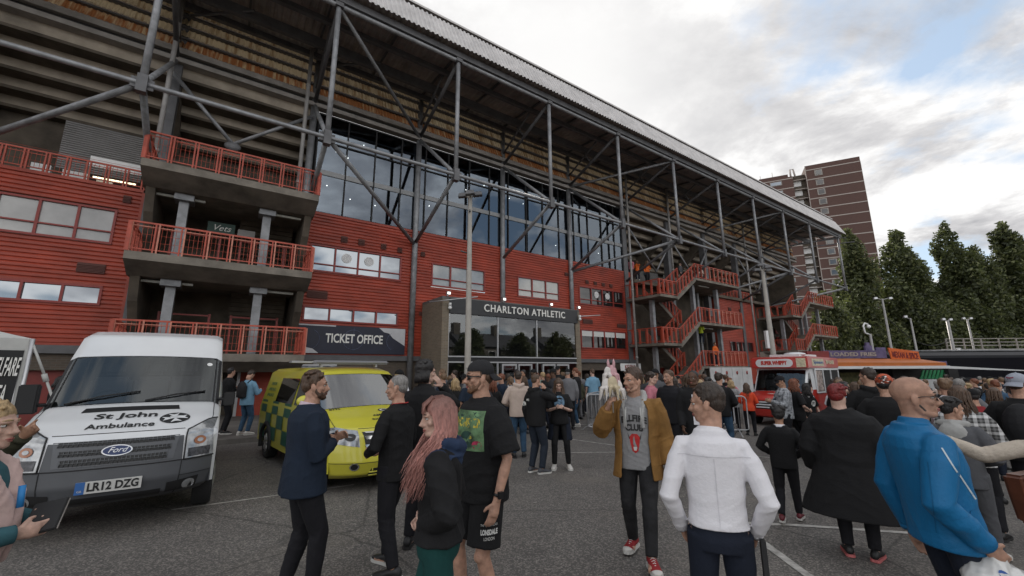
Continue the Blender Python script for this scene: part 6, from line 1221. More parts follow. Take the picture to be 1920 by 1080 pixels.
# 5 tall dark haired man in black
p = person('tall man with collar length dark hair in black, back to us', -.99, 4.75, 14)
g = rig(1.935, 1.02, ('ear', 'down'), head=(38, 0, 0)); base(p, g, PALE); face_bits(g, p, H_black); hair_short(g, p, H_black, .022, .014, tuft=30, seed=8); q = MB()
for i in range(22): a = math.pi + (i - 11) * .16; q.tube([hp(g, .08 * math.sin(a), -.02 + .085 * math.cos(a), .02), hp(g, .082 * math.sin(a), -.03 + .085 * math.cos(a), -.06), hp(g, .08 * math.sin(a), -.03 + .09 * math.cos(a), -.115)], [.016, .015, .004], 6)
q.build('hair_ends', H_black, p); garment(g, p, 'black_coat', C_black, .022, .74, seed=9, collar=.04); trousers(g, p, C_blackt); shoes(g, p, SHB, SOLEB)
# 6 man in tan jacket
p = person('man in an open tan jacket, grey hoodie and red canvas shoes walking towards us', 1.29, 4.50, 203)
g = rig(1.83, 1.08, (((.02, .24, -.01), (.5, -.1, -1)), ((.075, .02, -.54), (.4, -1, 0))), ((.11, -.14, .02), (.10, .28)), lean=(0, .02), head=(40, 2, 0)); base(p, g, FAIR, hands=(.95, .4), rolls=(.3, 0)); face_bits(g, p, H_beardg, (hair_mat('short stubble', (.20, .105, .065)), .009)); hair_short(g, p, hair_mat('chestnut hair', (.055, .029, .017)), .026, .007, tuft=40, seed=11, front=.001)
t = garment(g, p, 'grey_tee', C_greyt, .010, .80, 'none', amp=.008, seed=7, flare=.004)
decal(t, 'chest_print', [mat('print black', (.015, .015, .016)), mat('print red', (.42, .018, .018), .7, var=.25, vs=40), LACE], [(*text2d('ELLFIRE', .085, .0, 1.335, .25, arc=1.6, bold=.004), 0), (*text2d('CLUB', .085, .0, 1.245, .17, arc=1.2, bold=.004), 0), ([(-.05, 1.155), (-.025, 1.185), (.025, 1.185), (.05, 1.155), (.045, 1.10), (.028, 1.02), (0, 1.0), (-.028, 1.02), (-.045, 1.10)], [tuple(range(9))], 1), ([(-.018, 1.06), (.018, 1.06), (.012, 1.025), (-.012, 1.025)], [(0, 1, 2, 3)], 2), ([(-.07, 1.20), (-.045, 1.14), (-.055, 1.13)], [(0, 1, 2)], 0), ([(.07, 1.20), (.045, 1.14), (.055, 1.13)], [(0, 1, 2)], 0)], off=.005)
def open_jacket(g, par, name, m, e, hem, gap, seed, sl=.006, hood=None, flare=.03):
    mb = MB(); k = g.k; n = 40; out = torso_rings(g, e + .012, hem, MALE, n, flare)[:-1]; inn_ = torso_rings(g, e - .006, hem, MALE, n, flare)[:-1]; idx = [i % n for i in range(int(n * .25) + gap, int(n * 1.25) - gap + 1)]
    for lay in range(len(out)): pass
    O = [[r[i] for i in idx] for r in out]; I = [[r[i] for i in idx][::-1] for r in inn_]; mb.loft([a + b for a, b in zip(O, I)], smooth=True)
    J = []; a_ = .7 + .3 * g.b
    for nm in 'RL':
        sh, el, wr = g.sh[nm], g.el[nm], g.wr[nm]; r0 = (.068 + e + sl) * k * a_; mb.tube([sh.lerp(g.chest.lerp(g.N, .5), .45), sh, sh.lerp(el, .3), sh.lerp(el, .75), el, el.lerp(wr, .25), el.lerp(wr, .7), el.lerp(wr, .97)], [.07 * k, r0, r0 * .95, r0 * .88, r0 * .86, r0 * .82, r0 * .72, r0 * .62], 16); J += [(el, .10, 1.1), (el.lerp(wr, .75), .09, .8), (sh, .08, .5)]
    me = fuse(mb, .0075, 2); wrinkle(me, .007, 8, seed, joints=J); return link(me, name, m, par)
jk = open_jacket(g, p, 'tan_jacket', C_tan, .026, .72, 4, 8)
for sx in (-.10, .10):
    q = MB(); gv, gf = grid2d(sx - .055, sx + .055, 1.17, 1.20, 6, 2); gv2, gf2 = grid2d(sx - .058, sx + .058, 1.205, 1.25, 6, 2); decal(jk, 'chest_pocket', [cloth('tan pocket flap', (.19, .098, .03))], [(gv2, gf2, 0)], (sx * 3, 1, 0), off=.007)
hm = MB(); c = g.N
for s in (-1, 1): hm.tube([c + Vector((s * .03, -.095, .02)), c + Vector((s * .085, -.05, .03)), c + Vector((s * .105, .02, .0)), c + Vector((s * .10, .085, -.07)), c + Vector((s * .085, .125, -.17)), c + Vector((s * .09, .135, -.30))], [.045, .042, .036, .030, .024, .016], 10)
hm.ball(c + Vector((0, -.115, -.04)), (.11, .05, .11)); me = fuse(hm, .008, 2); wrinkle(me, .006, 12, 3); hd = link(me, 'hood', C_hoodg, p); q = MB()
for s in (-1, 1): q.tube([c + Vector((s * .07, .135, -.10)), c + Vector((s * .075, .155, -.2)), c + Vector((s * .07, .155, -.30))], .004, 5)
q.build('drawstring', LACE, hd)
hj = garment(g, p, 'grey_hoodie', C_hoodg, .017, .84, 'none', seed=2, amp=.004) if False else None
trousers(g, p, C_char, ease=.010, amp=.007, seed=9); shoes(g, p, SHR, SOLEW, LACE, (14, 20), SHW)
tp = g.palm['R'].copy(); TOY = p.matrix_basis.copy() @ tp
# bundle of soft toys held up on a stick
ty = empty('toy_bundle', 'bundle of white and pink soft toys held up by the tan jacket man', 'toy', (TOY.x, TOY.y, TOY.z)); q = MB(); q.tube([(0, 0, -.10), (0, 0, .12)], .007, 8); q.build('stick', M_ledge, ty)
Tw, Tp, Tc = cloth('white plush', (.62, .58, .55), bump=.5, bs=30), cloth('pink plush', (.55, .33, .35), bump=.5, bs=30), cloth('cream plush', (.52, .44, .30), bump=.5, bs=30)
r = random.Random(5)
for nm, m, c_, rr, n in (('wing', Tw, (-.055, 0, .17), .05, 7), ('wing', Tw, (.06, .01, .15), .05, 7), ('body_cream', Tc, (0, -.02, .18), .055, 6), ('body_pink', Tp, (.015, .03, .30), .05, 6), ('tail', Tw, (-.03, .02, .30), .04, 5)):
    q = MB(); q.ball(c_, (rr, rr * .8, rr * 1.5))
    for i in range(n): a = 6.28 * i / n; q.tube([c_, (c_[0] + rr * math.cos(a) * 1.1, c_[1] + rr * math.sin(a), c_[2] - .03), (c_[0] + rr * math.cos(a) * 1.7, c_[1] + rr * math.sin(a) * 1.2, c_[2] - .11 - .05 * r.random())], [.02, .021, .004], 7)
    link(fuse(q, .006, 1), nm, m, ty)
q = MB()
for x in (-.02, .03): q.tube([(x, .02, .33), (x * 1.2, .02, .40), (x * 1.1, .02, .435)], [.018, .014, .003], 7)
q.build('ears', Tp, ty)
# 7 man in white shirt
p = person('dark haired man in a white shirt with hands in his pockets, back to us', 1.165, 2.55, 20)
g = rig(1.735, .85, (((.05, .07, -.48), (.6, -1, 0)), ((.05, .07, -.48), (.6, -1, 0))), hs=.93, shw=.178, head=(-72, -4, 0)); base(p, g, FAIR, hands=(.6, .6)); face_bits(g, p, H_dark); hair_short(g, p, H_dark, .020, .005, tuft=30, seed=13, voxel=.005)
sh = garment(g, p, 'white_shirt', C_white, .014, .965, amp=.0055, seed=11, flare=.006, sl=.0, voxel=.007, sc=8, collar=.028); trousers(g, p, C_navyt, top=1.0, ease=.004); shoes(g, p, SHB, SOLEB)
q = MB(); q.box(.20, .225, -.02, .03, .70, .90); q.build('key_strap', M_black, p)
decal(sh, 'yoke_seam', [cloth('shirt seam', (.55, .54, .57))], [(*grid2d(-.19, .19, 1.335, 1.339, 20, 1), 0), (*grid2d(-.004, .0, .98, 1.33, 1, 20), 0)], (0, -1, 0), off=.003)
# 8 walking boy in black
p = person('boy in a black tracksuit and maroon trainers walking away', 3.38, 5.45, 38)
g = rig(1.34, 1.02, (((-.02, .15, -.40), (.8, -.6, 0)), ((-.02, .15, -.40), (.8, -.6, 0))), ((.10, .22), (.10, -.20, .05)), hs=1.08, head=(-8, -8, 0)); base(p, g, TANNED, fine=False, vox=.009); hair_short(g, p, H_black, .012, .006, tuft=40, seed=14, curly=True)
garment(g, p, 'tracksuit_top', C_black, .022, .82, seed=12, hood=None, collar=.01); q = MB(); q.tube([g.N + Vector((0, -.01, -.03)), g.N + Vector((0, -.005, .012))], [.075, .062], 14); q.tube([g.N + Vector((0, -.01, -.02)), g.N + Vector((0, -.01, -.012))], .077, 14, 1); q.build('shirt_collar', [C_white, C_navyt], p); trousers(g, p, C_blackt, ease=.008); shoes(g, p, mat('maroon shoe', (.12, .012, .02), .5), SOLEW, None, (5, 5))
# 9 heavy person in a big black coat
p = person('person with cropped red hair in a huge black hooded coat, back to us', 3.45, 4.50, 40)
g = rig(1.655, 1.52, (((.03, .10, -.48), (.3, -1, 0)), ((.03, .10, -.48), (.3, -1, 0))), head=(20, -4, 0)); base(p, g, PALE, fine=False, vox=.009); hair_short(g, p, H_red, .016, .008, tuft=26, seed=15)
garment(g, p, 'black_coat', C_black, .05, .43, seed=13, flare=.13, hood=True, amp=.011, sl=.012, sc=6); trousers(g, p, C_blackt, ease=.0); shoes(g, p, SHB, SOLEP)
# 10 bald man in blue top
p = person('bald man with glasses in a bright blue sports top holding a plastic bag', 2.42, 2.52, 104)
g = rig(1.77, .98, (((.02, .10, -.47), (.25, -.8, -.6)), ('down')), lean=(0, -.06), head=(18, 2, 0)); base(p, g, (.36, .21, .15), hands=(.9, .4), rolls=(.2, 0), vox=.006); face_bits(g, p, H_dark, None, glasses=(M_frame, M_lensc, False))
b = MB()
for s in (-1, 1): b.tube([hp(g, s * .070, -.002, -.035), hp(g, s * .060, .016, -.070), hp(g, s * .046, .036, -.088)], [.008, .013, .009], 8)
me = fuse(b, .005, 1); wrinkle(me, .002, 60, 2); link(me, 'sideburn_beard', hair_mat('black beard', (.018, .014, .012)), p)
t = garment(g, p, 'blue_sports_top', C_blue, .026, .86, amp=.009, seed=15, sl=.006, voxel=.008, collar=.045, sc=7, flare=.0); trousers(g, p, C_navyt, ease=-.004); shoes(g, p, SHB, SOLEB)
seg = lambda a0, z0, a1, z1, w, n=16: ([(a0 + (a1 - a0) * i / n + e, z0 + (z1 - z0) * i / n) for i in range(n + 1) for e in (-w, w)], [(2 * i, 2 * i + 1, 2 * i + 3, 2 * i + 2) for i in range(n)])
decal(t, 'white_piping', [mat('pale piping', (.45, .52, .56))], [(*seg(.045, 1.405, .15, 1.10, .0035), 0)], (.87, -.5, 0), off=.003)
decal(t, 'yoke_seam', [cloth('blue seam', (.006, .09, .21), .6)], [(*seg(.04, 1.39, -.17, 1.36, .0022), 0), (*seg(.15, 1.10, .02, 1.06, .0022), 0), (*seg(-.02, 1.33, -.04, .95, .0022), 0)], (.87, -.5, 0), off=.002)
pb = p.matrix_basis @ g.palm['R']; bg_ = empty('plastic_bag', 'crumpled white plastic bag held by the bald man', 'bag', (pb.x, pb.y, pb.z - .02)); q = MB(); q.ball((-.02, .0, -.10), (.16, .09, .085)); q.ball((.09, .0, -.12), (.10, .08, .07)); q.tube([(0, 0, .03), (-.02, 0, -.05)], [.03, .07], 12); me = fuse(q, .009, 2); wrinkle(me, .022, 14, 5); bo = link(me, 'bag', mat('white polythene', (.55, .55, .54), .3, var=.1, vs=9, coat=.3), bg_)
decal(bo, 'blue_print', [mat('print blue', (.02, .08, .3))], [(*disc2d(-.03, -.08, .025, .05), 0)], (-.3, -1, 0), off=.004)
# 11 boy in grey hoodie
p = person('boy in a charcoal hoodie with pale hood and grey joggers', 4.62, 4.50, 58)
g = rig(1.545, .98, ('front', 'front'), ((.10, .18), (.11, -.12)), hs=1.03, head=(40, -6, 0)); base(p, g, FAIR, vox=.008); face_bits(g, p, H_black); hair_short(g, p, H_black, .022, .003, tuft=26, seed=17, voxel=.006)
garment(g, p, 'charcoal_hoodie', C_gr2, .024, .78, seed=16, sl=.008); hm = MB(); c = g.N; hm.tube([c + Vector((-.085, .05, 0)), c + Vector((-.10, -.02, .0)), c + Vector((0, -.075, .0)), c + Vector((.10, -.02, .0)), c + Vector((.085, .05, 0))], [.025, .036, .045, .036, .025], 10); hm.ball(c + Vector((0, -.09, -.085)), (.11, .045, .10)); me = fuse(hm, .009, 2); wrinkle(me, .006, 12, 8); link(me, 'hood', C_hoodg, p)
trousers(g, p, C_gr2, ease=.024, flare=.03); shoes(g, p, SHW, SOLEW)
# 12 man in grey cap with backpack
p = person('man in a backwards grey cap with a black backpack among the crowd', 6.05, 5.05, 58)
g = rig(1.87, 1.15, ('front', 'front'), head=(20, -2, 0)); base(p, g, FAIR, fine=False, vox=.009); hair_short(g, p, H_brown, .0, .002, tuft=0); c = cap(g, p, cloth('heather grey cap', (.28, .30, .35)), True); garment(g, p, 'black_tee', C_black, .02, .82, 'short', seed=18, sl=.012); trousers(g, p, C_blackt); shoes(g, p, SHB, SOLEB)
q = MB(); q.add([hp(g, x, -.014 - .112 * math.cos(x / .1), z) for x, z in ((-.032, .075), (-.012, .07), (.012, .07), (.032, .075), (.032, .087), (.012, .082), (-.012, .082), (-.032, .087))], [tuple(range(8))]); q.add([hp(g, x, -.012 - .113 * math.cos(x / .1), z) for x, z in ((-.034, .064), (-.018, .07), (.018, .07), (.034, .064), (.034, .092), (.018, .084), (-.018, .084), (-.034, .092))][:0] or [hp(g, 0, -.13, .07)] * 3, [(0, 1, 2)]); q.build('cap_logo', mat('logo dark red', (.25, .02, .05)), c)
def backpack(p, m, k=1.0):
    t = empty('backpack', None, None); q = MB(); q.ball((0, -.20 * k, 1.20 * k), (.16 * k, .09 * k, .24 * k)); q.box(-.14 * k, .14 * k, -.24 * k, -.14 * k, 1.0 * k, 1.3 * k); o = link(fuse(q, .012, 3), 'backpack', m, p); bpy.data.objects.remove(t); s = MB()
    for x in (-.10, .10): s.tube([(x * k, -.12 * k, 1.38 * k), (x * 1.05 * k, -.02 * k, 1.475 * k), (x * 1.2 * k, .11 * k, 1.40 * k), (x * 1.3 * k, .13 * k, 1.25 * k), (x * 1.7 * k, .02 * k, 1.05 * k)], .022 * k, 8, flat=.45)
    s.build('strap', m, o); return o
def held(o, p, name, label, cat):
    """a worn bag rests on the person: a thing of its own, left where it is in the world"""
    o.parent = None; o.location = p.location; o.rotation_euler = p.rotation_euler; o.name = name; o['label'] = label; o['category'] = cat
    for c in list(o.children): c.matrix_parent_inverse = Matrix.Identity(4)
    return o
held(backpack(p, cloth('black nylon', (.014, .014, .016), .5), 1.07), p, 'backpack', 'black backpack worn by the man in the grey cap', 'backpack')
# 13 blonde woman with outstretched arm and handbag
p = person('blonde woman at the right edge reaching out a cream knit sleeve', 3.80, 2.98, 28)
g = rig(1.62, 1.0, ('down', ((.50, .12, .02), (.2, -.3, -1))), head=(0, -12, 0), shw=.165); base(p, g, PALE, female=True, fine=False, vox=.008, hands=(.4, .7)); hair_long(g, p, H_blond, .36, 260, 9, .02, fringe=False, vol=1.1, lock=.5)
garment(g, p, 'cream_jumper', C_cream, .016, 1.2, prof=FEM, seed=19, amp=.004); t = garment(g, p, 'navy_red_top', C_navyt, .024, .74, 'none', prof=FEM, seed=20); decal(t, 'red_flash', [C_redt, LACE], [(*grid2d(-.16, .0, .80, 1.0, 8, 8), 0), (*disc2d(-.1, 1.12, .03, .02), 1)], (-.3, -1, 0)); trousers(g, p, C_char, ease=.01); shoes(g, p, SHW, SOLEW)
hb = empty('handbag', 'brown leather shoulder bag hanging at the side of the blonde woman', 'handbag', (3.36, 2.86, gz(3.4, 2.9) + .86), R(20)); q = MB(); q.loft([[(x, y, z) for x, y in ((-w, -.05), (w, -.05), (w, .05), (-w, .05))] for z, w in ((0, .15), (.15, .19), (.30, .22))], smooth=False); bo = bevel(q.build('bag_body', mat('brown leather', (.10, .032, .016), .35, var=.25, vs=6, bump=.15, bs=40), hb), .02, 3); q = MB(); q.tube([(-.17, -.05, .28), (-.10, -.06, .48), (.0, -.04, .60), (.10, -.06, .48), (.17, -.05, .28)], .010, 8); q.build('strap', mat('tan strap', (.3, .15, .09), .5), bo)
# 14-25 people in the middle distance
def mid(label, x, y, face, H, build, arms, hd, skn, hairf, top, bottom, shoe=(SHB, SOLEB), fem=False, feet=((.11, .03), (.11, -.03)), extra=None, fine=True, vox=.010, glasses=None, beard=None, z=None):
    p = person(label, x, y, face, z); g = rig(H, build, arms, feet, head=hd, shw=.165 if fem else .185); link(body_mesh(g, vox, .92, fine, (.6, .6), female=fem), 'body', skin_mat(skn), p)
    if fine: face_bits(g, p, H_dark, beard, glasses=glasses)
    hairf(g, p); P = FEM if fem else MALE; t = top(g, p, P); b = bottom(g, p, P); shoes(g, p, *shoe)
    if extra: extra(g, p, t)
    return p, g, t
T = lambda m, nm='top', e=.02, hem=.82, sl='long', **k: (lambda g, p, P: garment(g, p, nm, m, e, hem, sl, prof=P, voxel=.0115, **k))
Tr = lambda m, nm='trousers', **k: (lambda g, p, P: trousers(g, p, m, nm, prof=P, voxel=.0115, **k))
HS = lambda m, s=1, top=.014, side=.006, **k: (lambda g, p: hair_short(g, p, m, top, side, seed=s, voxel=.007, **k))
HL = lambda m, L=.35, s=1, **k: (lambda g, p: hair_long(g, p, m, L, 110, s, lock=.72, **k))
def plaid():
    m = bpy.data.materials.new('black and white plaid'); m.use_nodes = True; nt = m.node_tree; b = nt.nodes['Principled BSDF']; b.inputs['Roughness'].default_value = .9; t = nt.nodes.new('ShaderNodeTexCoord'); s = nt.nodes.new('ShaderNodeSeparateXYZ'); nt.links.new(t.outputs['Object'], s.inputs[0]); outs = []
    for ax in (0, 2):
        a = nt.nodes.new('ShaderNodeMath'); a.operation = 'PINGPONG'; a.inputs[1].default_value = .045; nt.links.new(s.outputs[ax], a.inputs[0]); r = nt.nodes.new('ShaderNodeValToRGB'); e = r.color_ramp.elements; r.color_ramp.interpolation = 'CONSTANT'; e[0].color = (.30, .30, .30, 1); e[1].position = .012; e[1].color = (.02, .02, .02, 1); q = e.new(.032); q.color = (.09, .09, .09, 1); nt.links.new(a.outputs[0], r.inputs[0]); outs.append(r.outputs[0])
    mx = nt.nodes.new('ShaderNodeMix'); mx.data_type = 'RGBA'; mx.blend_type = 'ADD'; mx.inputs[0].default_value = 1; nt.links.new(outs[0], mx.inputs[6]); nt.links.new(outs[1], mx.inputs[7]); nt.links.new(mx.outputs[2], b.inputs['Base Color']); return m
C_plaid = plaid()
mid('woman with long brown hair in a black and white plaid shirt', 5.42, 5.15, 48, 1.69, 1.0, ('front', 'front'), (0, -5, 0), PALE, HL(H_brown, .42, 3, fringe=False), T(C_plaid, 'plaid_shirt', .024), Tr(C_blackt), fem=True)
def patt(g, p):
    h = cap(g, p, mat('orange patterned cloth', (.60, .07, .018), .7, var=.97, vs=22, var2=(.62, .10, .03), bump=.2), False); hair_short(g, p, H_black, .018, .016, tuft=0, seed=4); q = MB(); q.ball(hp(g, 0, -.02, .05), (.098, .116, .10), 20, 12); me = fuse(q, .008, 1); link(me, 'bucket_hat', [mat('orange patterned cloth', (1, 1, 1))], p)
    r = random.Random(3); o = [c for c in p.children if c.name.startswith('bucket_hat')][0]; mm = [mat('hat black', (.02, .02, .02)), LACE]
    decal(o, 'hat_pattern', mm, [(*disc2d(r.uniform(-.09, .09), g.Hc.z + r.uniform(-.02, .13), r.uniform(.006, .016), r.uniform(.004, .010), 8), i % 2) for i in range(34)], (-.2, -1, 0), off=.003)
mid('person in an orange patterned bucket hat and black puffer jacket', 4.98, 5.65, 44, 1.79, 1.12, ('front', 'front'), (0, -4, 0), FAIR, patt, T(C_black, 'puffer_jacket', .045, .76, sl='long', amp=.012, sc=4), Tr(C_blackt))
mid('tall man with short brown hair in a black hoodie near the food stall', 5.58, 6.6, 22, 1.92, 1.08, ('front', 'front'), (-40, -4, 0), FAIR, HS(H_dark, 5), T(C_black, 'black_hoodie', .026, hood=True), Tr(C_blackt), glasses=(M_frame, M_frame, False))
mid('grey haired man in a pale grey hoodie in the crowd', 8.2, 7.75, 50, 1.86, 1.05, ('front', 'front'), (8, -4, 0), FAIR, HS(H_grey, 6, tuft=6), T(C_greyj, 'grey_hoodie', .026, hood=True), Tr(C_denim))
mid('girl with long brown hair in a bright orange red top, back to us', 7.42, 13.4, 32, 1.58, .98, ('front', 'front'), (0, -6, 0), FAIR, HL(H_brown, .42, 7, fringe=False), T(C_orange, 'orange_top', .024), Tr(C_blackt), fem=True, fine=False)
mid('woman with blond bob in a grey jacket left of the orange top', 7.35, 14.2, 32, 1.66, 1.0, ('front', 'front'), (0, 0, 0), PALE, HL(H_blond, .12, 8, fringe=False), T(C_greyt, 'grey_jacket', .026), Tr(C_blackt), fem=True, fine=False)
def varsity(g, p, t): decal(t, 'jacket_pattern', [LACE, C_hood], [(*disc2d(-.05, 1.25, .09, .05), 0), (*disc2d(.03, 1.12, .1, .05), 0), (*disc2d(.06, 1.28, .05, .06), 1), (*disc2d(-.08, 1.05, .05, .05), 0)], (.9, .5, 0), off=.006)
mid('man in a dark cap and patterned blue and white jacket looking at his phone', 6.35, 9.95, -82, 1.79, 1.0, ('phone', 'phone'), (0, -22, 0), TANNED, lambda g, p: (hair_short(g, p, H_black, 0, .002, tuft=0), cap(g, p, C_blackt, False)), T(cloth('blue white camouflage', (.10, .13, .20), var=.9, vs=16, var2=(.5, .52, .55)), 'patterned_jacket', .024), Tr(C_blackt), extra=varsity)
def jersey(g, p, t): decal(t, 'jersey_badges', [LACE, C_black], [(*disc2d(0, 1.17, .075, .075), 0), (*text2d('JD', .10, 0, 1.17, bold=.004), 1), (*disc2d(.09, 1.34, .025, .028), 0), (*disc2d(-.09, 1.34, .02, .02), 0)], (0, 1, 0), off=.006); decal(t, 'white_shoulders', [LACE], [(*grid2d(-.22, -.14, 1.38, 1.42, 4, 2), 0), (*grid2d(.14, .22, 1.38, 1.42, 4, 2), 0)], (0, 1, .0), off=.006)
mid('woman with long red hair in a black football shirt beside the ice cream van', 6.85, 10.3, 95, 1.75, 1.08, ('front', 'front'), (10, 0, 0), PALE, HL(H_ginger, .26, 9), T(C_black, 'football_shirt', .024, .78, 'short'), Tr(C_blackt), fem=True, extra=jersey)
mid('girl with dark hair in a black football shirt with a white round badge', 7.58, 10.9, 160, 1.66, 1.02, (((.06, .05, -.53), (.4, -1, 0)), ((-.02, .16, -.42), (.8, -.6, 0))), (-40, 2, 0), PALE, HL(H_black, .22, 10), T(C_black, 'football_shirt', .022, .76, 'short'), Tr(C_black, 'shorts', to=.55), (SHW, SOLEW), fem=True, extra=jersey)
def openw(g, p, t): decal(t, 'white_shirt_front', [C_white], [(*grid2d(-.06, .06, .95, 1.42, 4, 12), 0)], (0, 1, 0), off=.005)
mid('smiling dark skinned man in a black jacket over a white shirt', 3.02, 7.05, 196, 1.80, 1.04, ('fwd', 'fwd'), (30, 0, 0), DARKSK, HS(H_black, 3, .004, .002, tuft=0), T(C_black, 'black_jacket', .03, .72), Tr(C_denim), extra=openw)
mid('bearded young man in dark jacket behind the tan jacket', 2.98, 8.0, 226, 1.80, 1.0, ('down', 'down'), (20, 0, 0), FAIR, HS(H_brown, 4, tuft=20), T(C_blackt, 'dark_jacket', .03), Tr(C_blackt), beard=(H_beardg, .014))
mid('young man with curly dark hair and a pink rucksack strap', 2.92, 8.9, 120, 1.76, .98, ('front', 'front'), (0, 0, 0), PALE, lambda g, p: hair_short(g, p, H_dark, .02, .012, tuft=46, seed=9, curly=True), T(C_pink, 'pink_top', .022), Tr(C_denim))
def idtext(g, p, t): decal(t, 'hoodie_lettering', [LACE], [(*text2d('00', .1, -.12, 1.2, .13, bold=.006), 0), (*text2d('AFC', .05, .02, 1.28, bold=.003), 0)], (-.5, -1, 0), off=.006)
p, g, t = mid('man in a black hoodie holding a phone to his ear', .43, 7.92, 52, 1.745, 1.04, ('ear', 'down'), (4, -6, 0), FAIR, HS(H_brown, 8, .006, .001, tuft=0), T(C_black, 'black_hoodie', .026, hood=True), Tr(cloth('dark blue jeans', (.018, .024, .036)), ease=.014), (SHG, SOLEW), extra=idtext)
q = p.matrix_basis @ (g.palm['R']); ph = empty('mobile_phone', 'pale green phone held to the ear by the man in black hoodie', 'phone', (q.x, q.y, q.z + .02), R(-40)); bevel(MB().box(-.012, .0, -.036, .036, -.06, .085).build('case', mat('pale green case', (.35, .5, .45), .4), ph), .003); MB().box(.0, .002, -.032, .032, -.055, .08).build('screen', M_lensd, ph)
def tiedjacket(g, p, t):
    k = g.k; q = MB(); q.loft([ring(Vector((0, -.03, z * k)), (.205 + (1.0 - z) * .12) * k, (.15 + (1.0 - z) * .1) * k, 24) for z in (.55, .75, .92, .98)]); me = fuse(q, .012, 2); wrinkle(me, .016, 7, 5); bm = bmesh.new(); bm.from_mesh(me); bmesh.ops.delete(bm, geom=[v for v in bm.verts if v.co.y > .07 and abs(v.co.x) < .12], context='VERTS'); bm.to_mesh(me); bm.free(); link(me, 'tied_jacket', C_navyt, p); decal(t, 'tee_print', [mat('print cobalt', (.02, .07, .28), .7, var=.9, vs=20, var2=(.2, .35, .5))], [(*disc2d(0, 1.22, .10, .12), 0)], off=.006)
p, g, t = mid('long haired girl in black looking down at the phone in her hands', .90, 8.25, 184, 1.655, 1.04, ('phone', 'phone'), (0, -26, 0), PALE, HL(H_brown, .40, 12, fringe=False), T(C_black, 'printed_tee', .020, .86, 'short'), Tr(C_black, 'leggings', ease=.003), (SHW, SOLEW), fem=True, extra=tiedjacket, feet=((.12, .02), (.16, .0)))
q = p.matrix_basis @ ((g.palm['R'] + g.palm['L']) / 2); ph = empty('mobile_phone', 'dark phone held in both hands of the long haired girl', 'phone', q, R(0)); ph.rotation_euler = (R(35), 0, 0); bevel(MB().box(-.075, .075, -.036, .036, 0, .010).build('case', M_black, ph), .003)
mid('person in a beige hoodie with the back to us before the entrance', .13, 9.3, -8, 1.79, 1.04, ('front', 'front'), (10, -5, 0), FAIR, HS(H_dark, 12, tuft=10), T(C_beige, 'beige_hoodie', .028, hood=True), Tr(C_denim, ease=.014))
def sleeves(g, p, t): decal(t, 'white_stripes', [LACE], [(*grid2d(-.2, -.12, 1.2, 1.4, 4, 6), 0)], (-1, -.2, 0), off=.005)
mid('man in black and white football top and blue jeans bending at the barrier', 2.15, 14.2, -70, 1.88, 1.0, ('front', 'front'), (10, -12, 0), FAIR, HS(H_ginger, 13, tuft=10), T(C_black, 'football_top', .022, .82, 'short'), Tr(C_denim), (SHW, SOLEW), extra=sleeves)
mid('man in a black cap and open black jacket over a white tee near the doors', 1.62, 15.0, 190, 1.96, 1.0, ('down', 'down'), (20, 0, 0), FAIR, lambda g, p: (hair_short(g, p, H_black, 0, .002, tuft=0), cap(g, p, C_black, False)), T(C_black, 'black_jacket', .026), Tr(C_blackt), extra=openw)
kz = .13
mid('man in a black jacket with folded arms beside the red door', -8.05, 11.95, 60, 1.80, 1.05, ('cross', 'cross'), (-40, 0, 0), FAIR, HS(H_black, 14, tuft=8), T(C_black, 'black_jacket', .03, .74), Tr(C_blackt), (SHB, SOLEW), z=kz)
p, g, t = mid('person in a light blue denim jacket with a black rucksack bending forward', -7.35, 11.75, 20, 1.72, 1.0, ('phone', 'phone'), (0, -40, 0), FAIR, HS(H_dark, 15, tuft=12), T(C_lblue, 'denim_jacket', .028, .80), Tr(C_denim), (SHW, SOLEW), z=kz); held(backpack(p, cloth('black canvas', (.016, .016, .018), .7), 1.0), p, 'backpack', 'black rucksack on the back of the person in the light blue jacket', 'backpack')
mid('dark haired person in black standing behind the tent pole', -10.1, 9.4, 70, 1.74, 1.0, ('phone', 'down'), (0, -10, 0), FAIR, HL(H_black, .1, 16, fringe=False), T(C_black, 'black_jacket', .03, .7), Tr(C_blackt), fem=True)
# woman at the left edge with a folder, and the people pointing beside her
p = person('fair haired woman with a pale pink scarf at the left edge, talking', -2.615, 2.12, 62)
g = rig(1.675, 1.0, (((-.04, .24, -.27), (.7, -.5, -.5)), ((-.06, .22, -.26), (.7, -.5, -.5))), head=(12, 0, 0), shw=.165); base(p, g, PALE, female=True, hands=(.55, .6)); face_bits(g, p, H_blond, brow=True); hair_short(g, p, H_blond, .013, .008, tuft=14, seed=20, voxel=.005, amp=.003, front=.006)
MB().ball(hp(g, 0, -.13, .03), (.045, .05, .05)).build('hair_bun', H_blond, p); t = garment(g, p, 'teal_fleece', cloth('dull teal fleece', (.035, .10, .12)), .020, .84, prof=FEM, seed=22); b = MB(); c = g.N
for s in (-1, 1): b.tube([c + Vector((s * .02, -.09, .0)), c + Vector((s * .095, -.02, .01)), c + Vector((s * .10, .07, -.06)), c + Vector((s * .06, .13, -.20)), c + Vector((s * .03, .15, -.36)), c + Vector((s * .05, .14, -.5))], [.04, .045, .05, .05, .045, .02], 10)
me = fuse(b, .009, 2); wrinkle(me, .012, 10, 9); link(me, 'scarf', C_pinks, p); MB().tube([c + Vector((.02, .19, -.14)), c + Vector((.03, .20, -.24))], .014, 8).build('blue_lanyard', mat('lanyard blue', (.02, .2, .5)), p); trousers(g, p, C_navyt, prof=FEM); shoes(g, p, SHB, SOLEB)
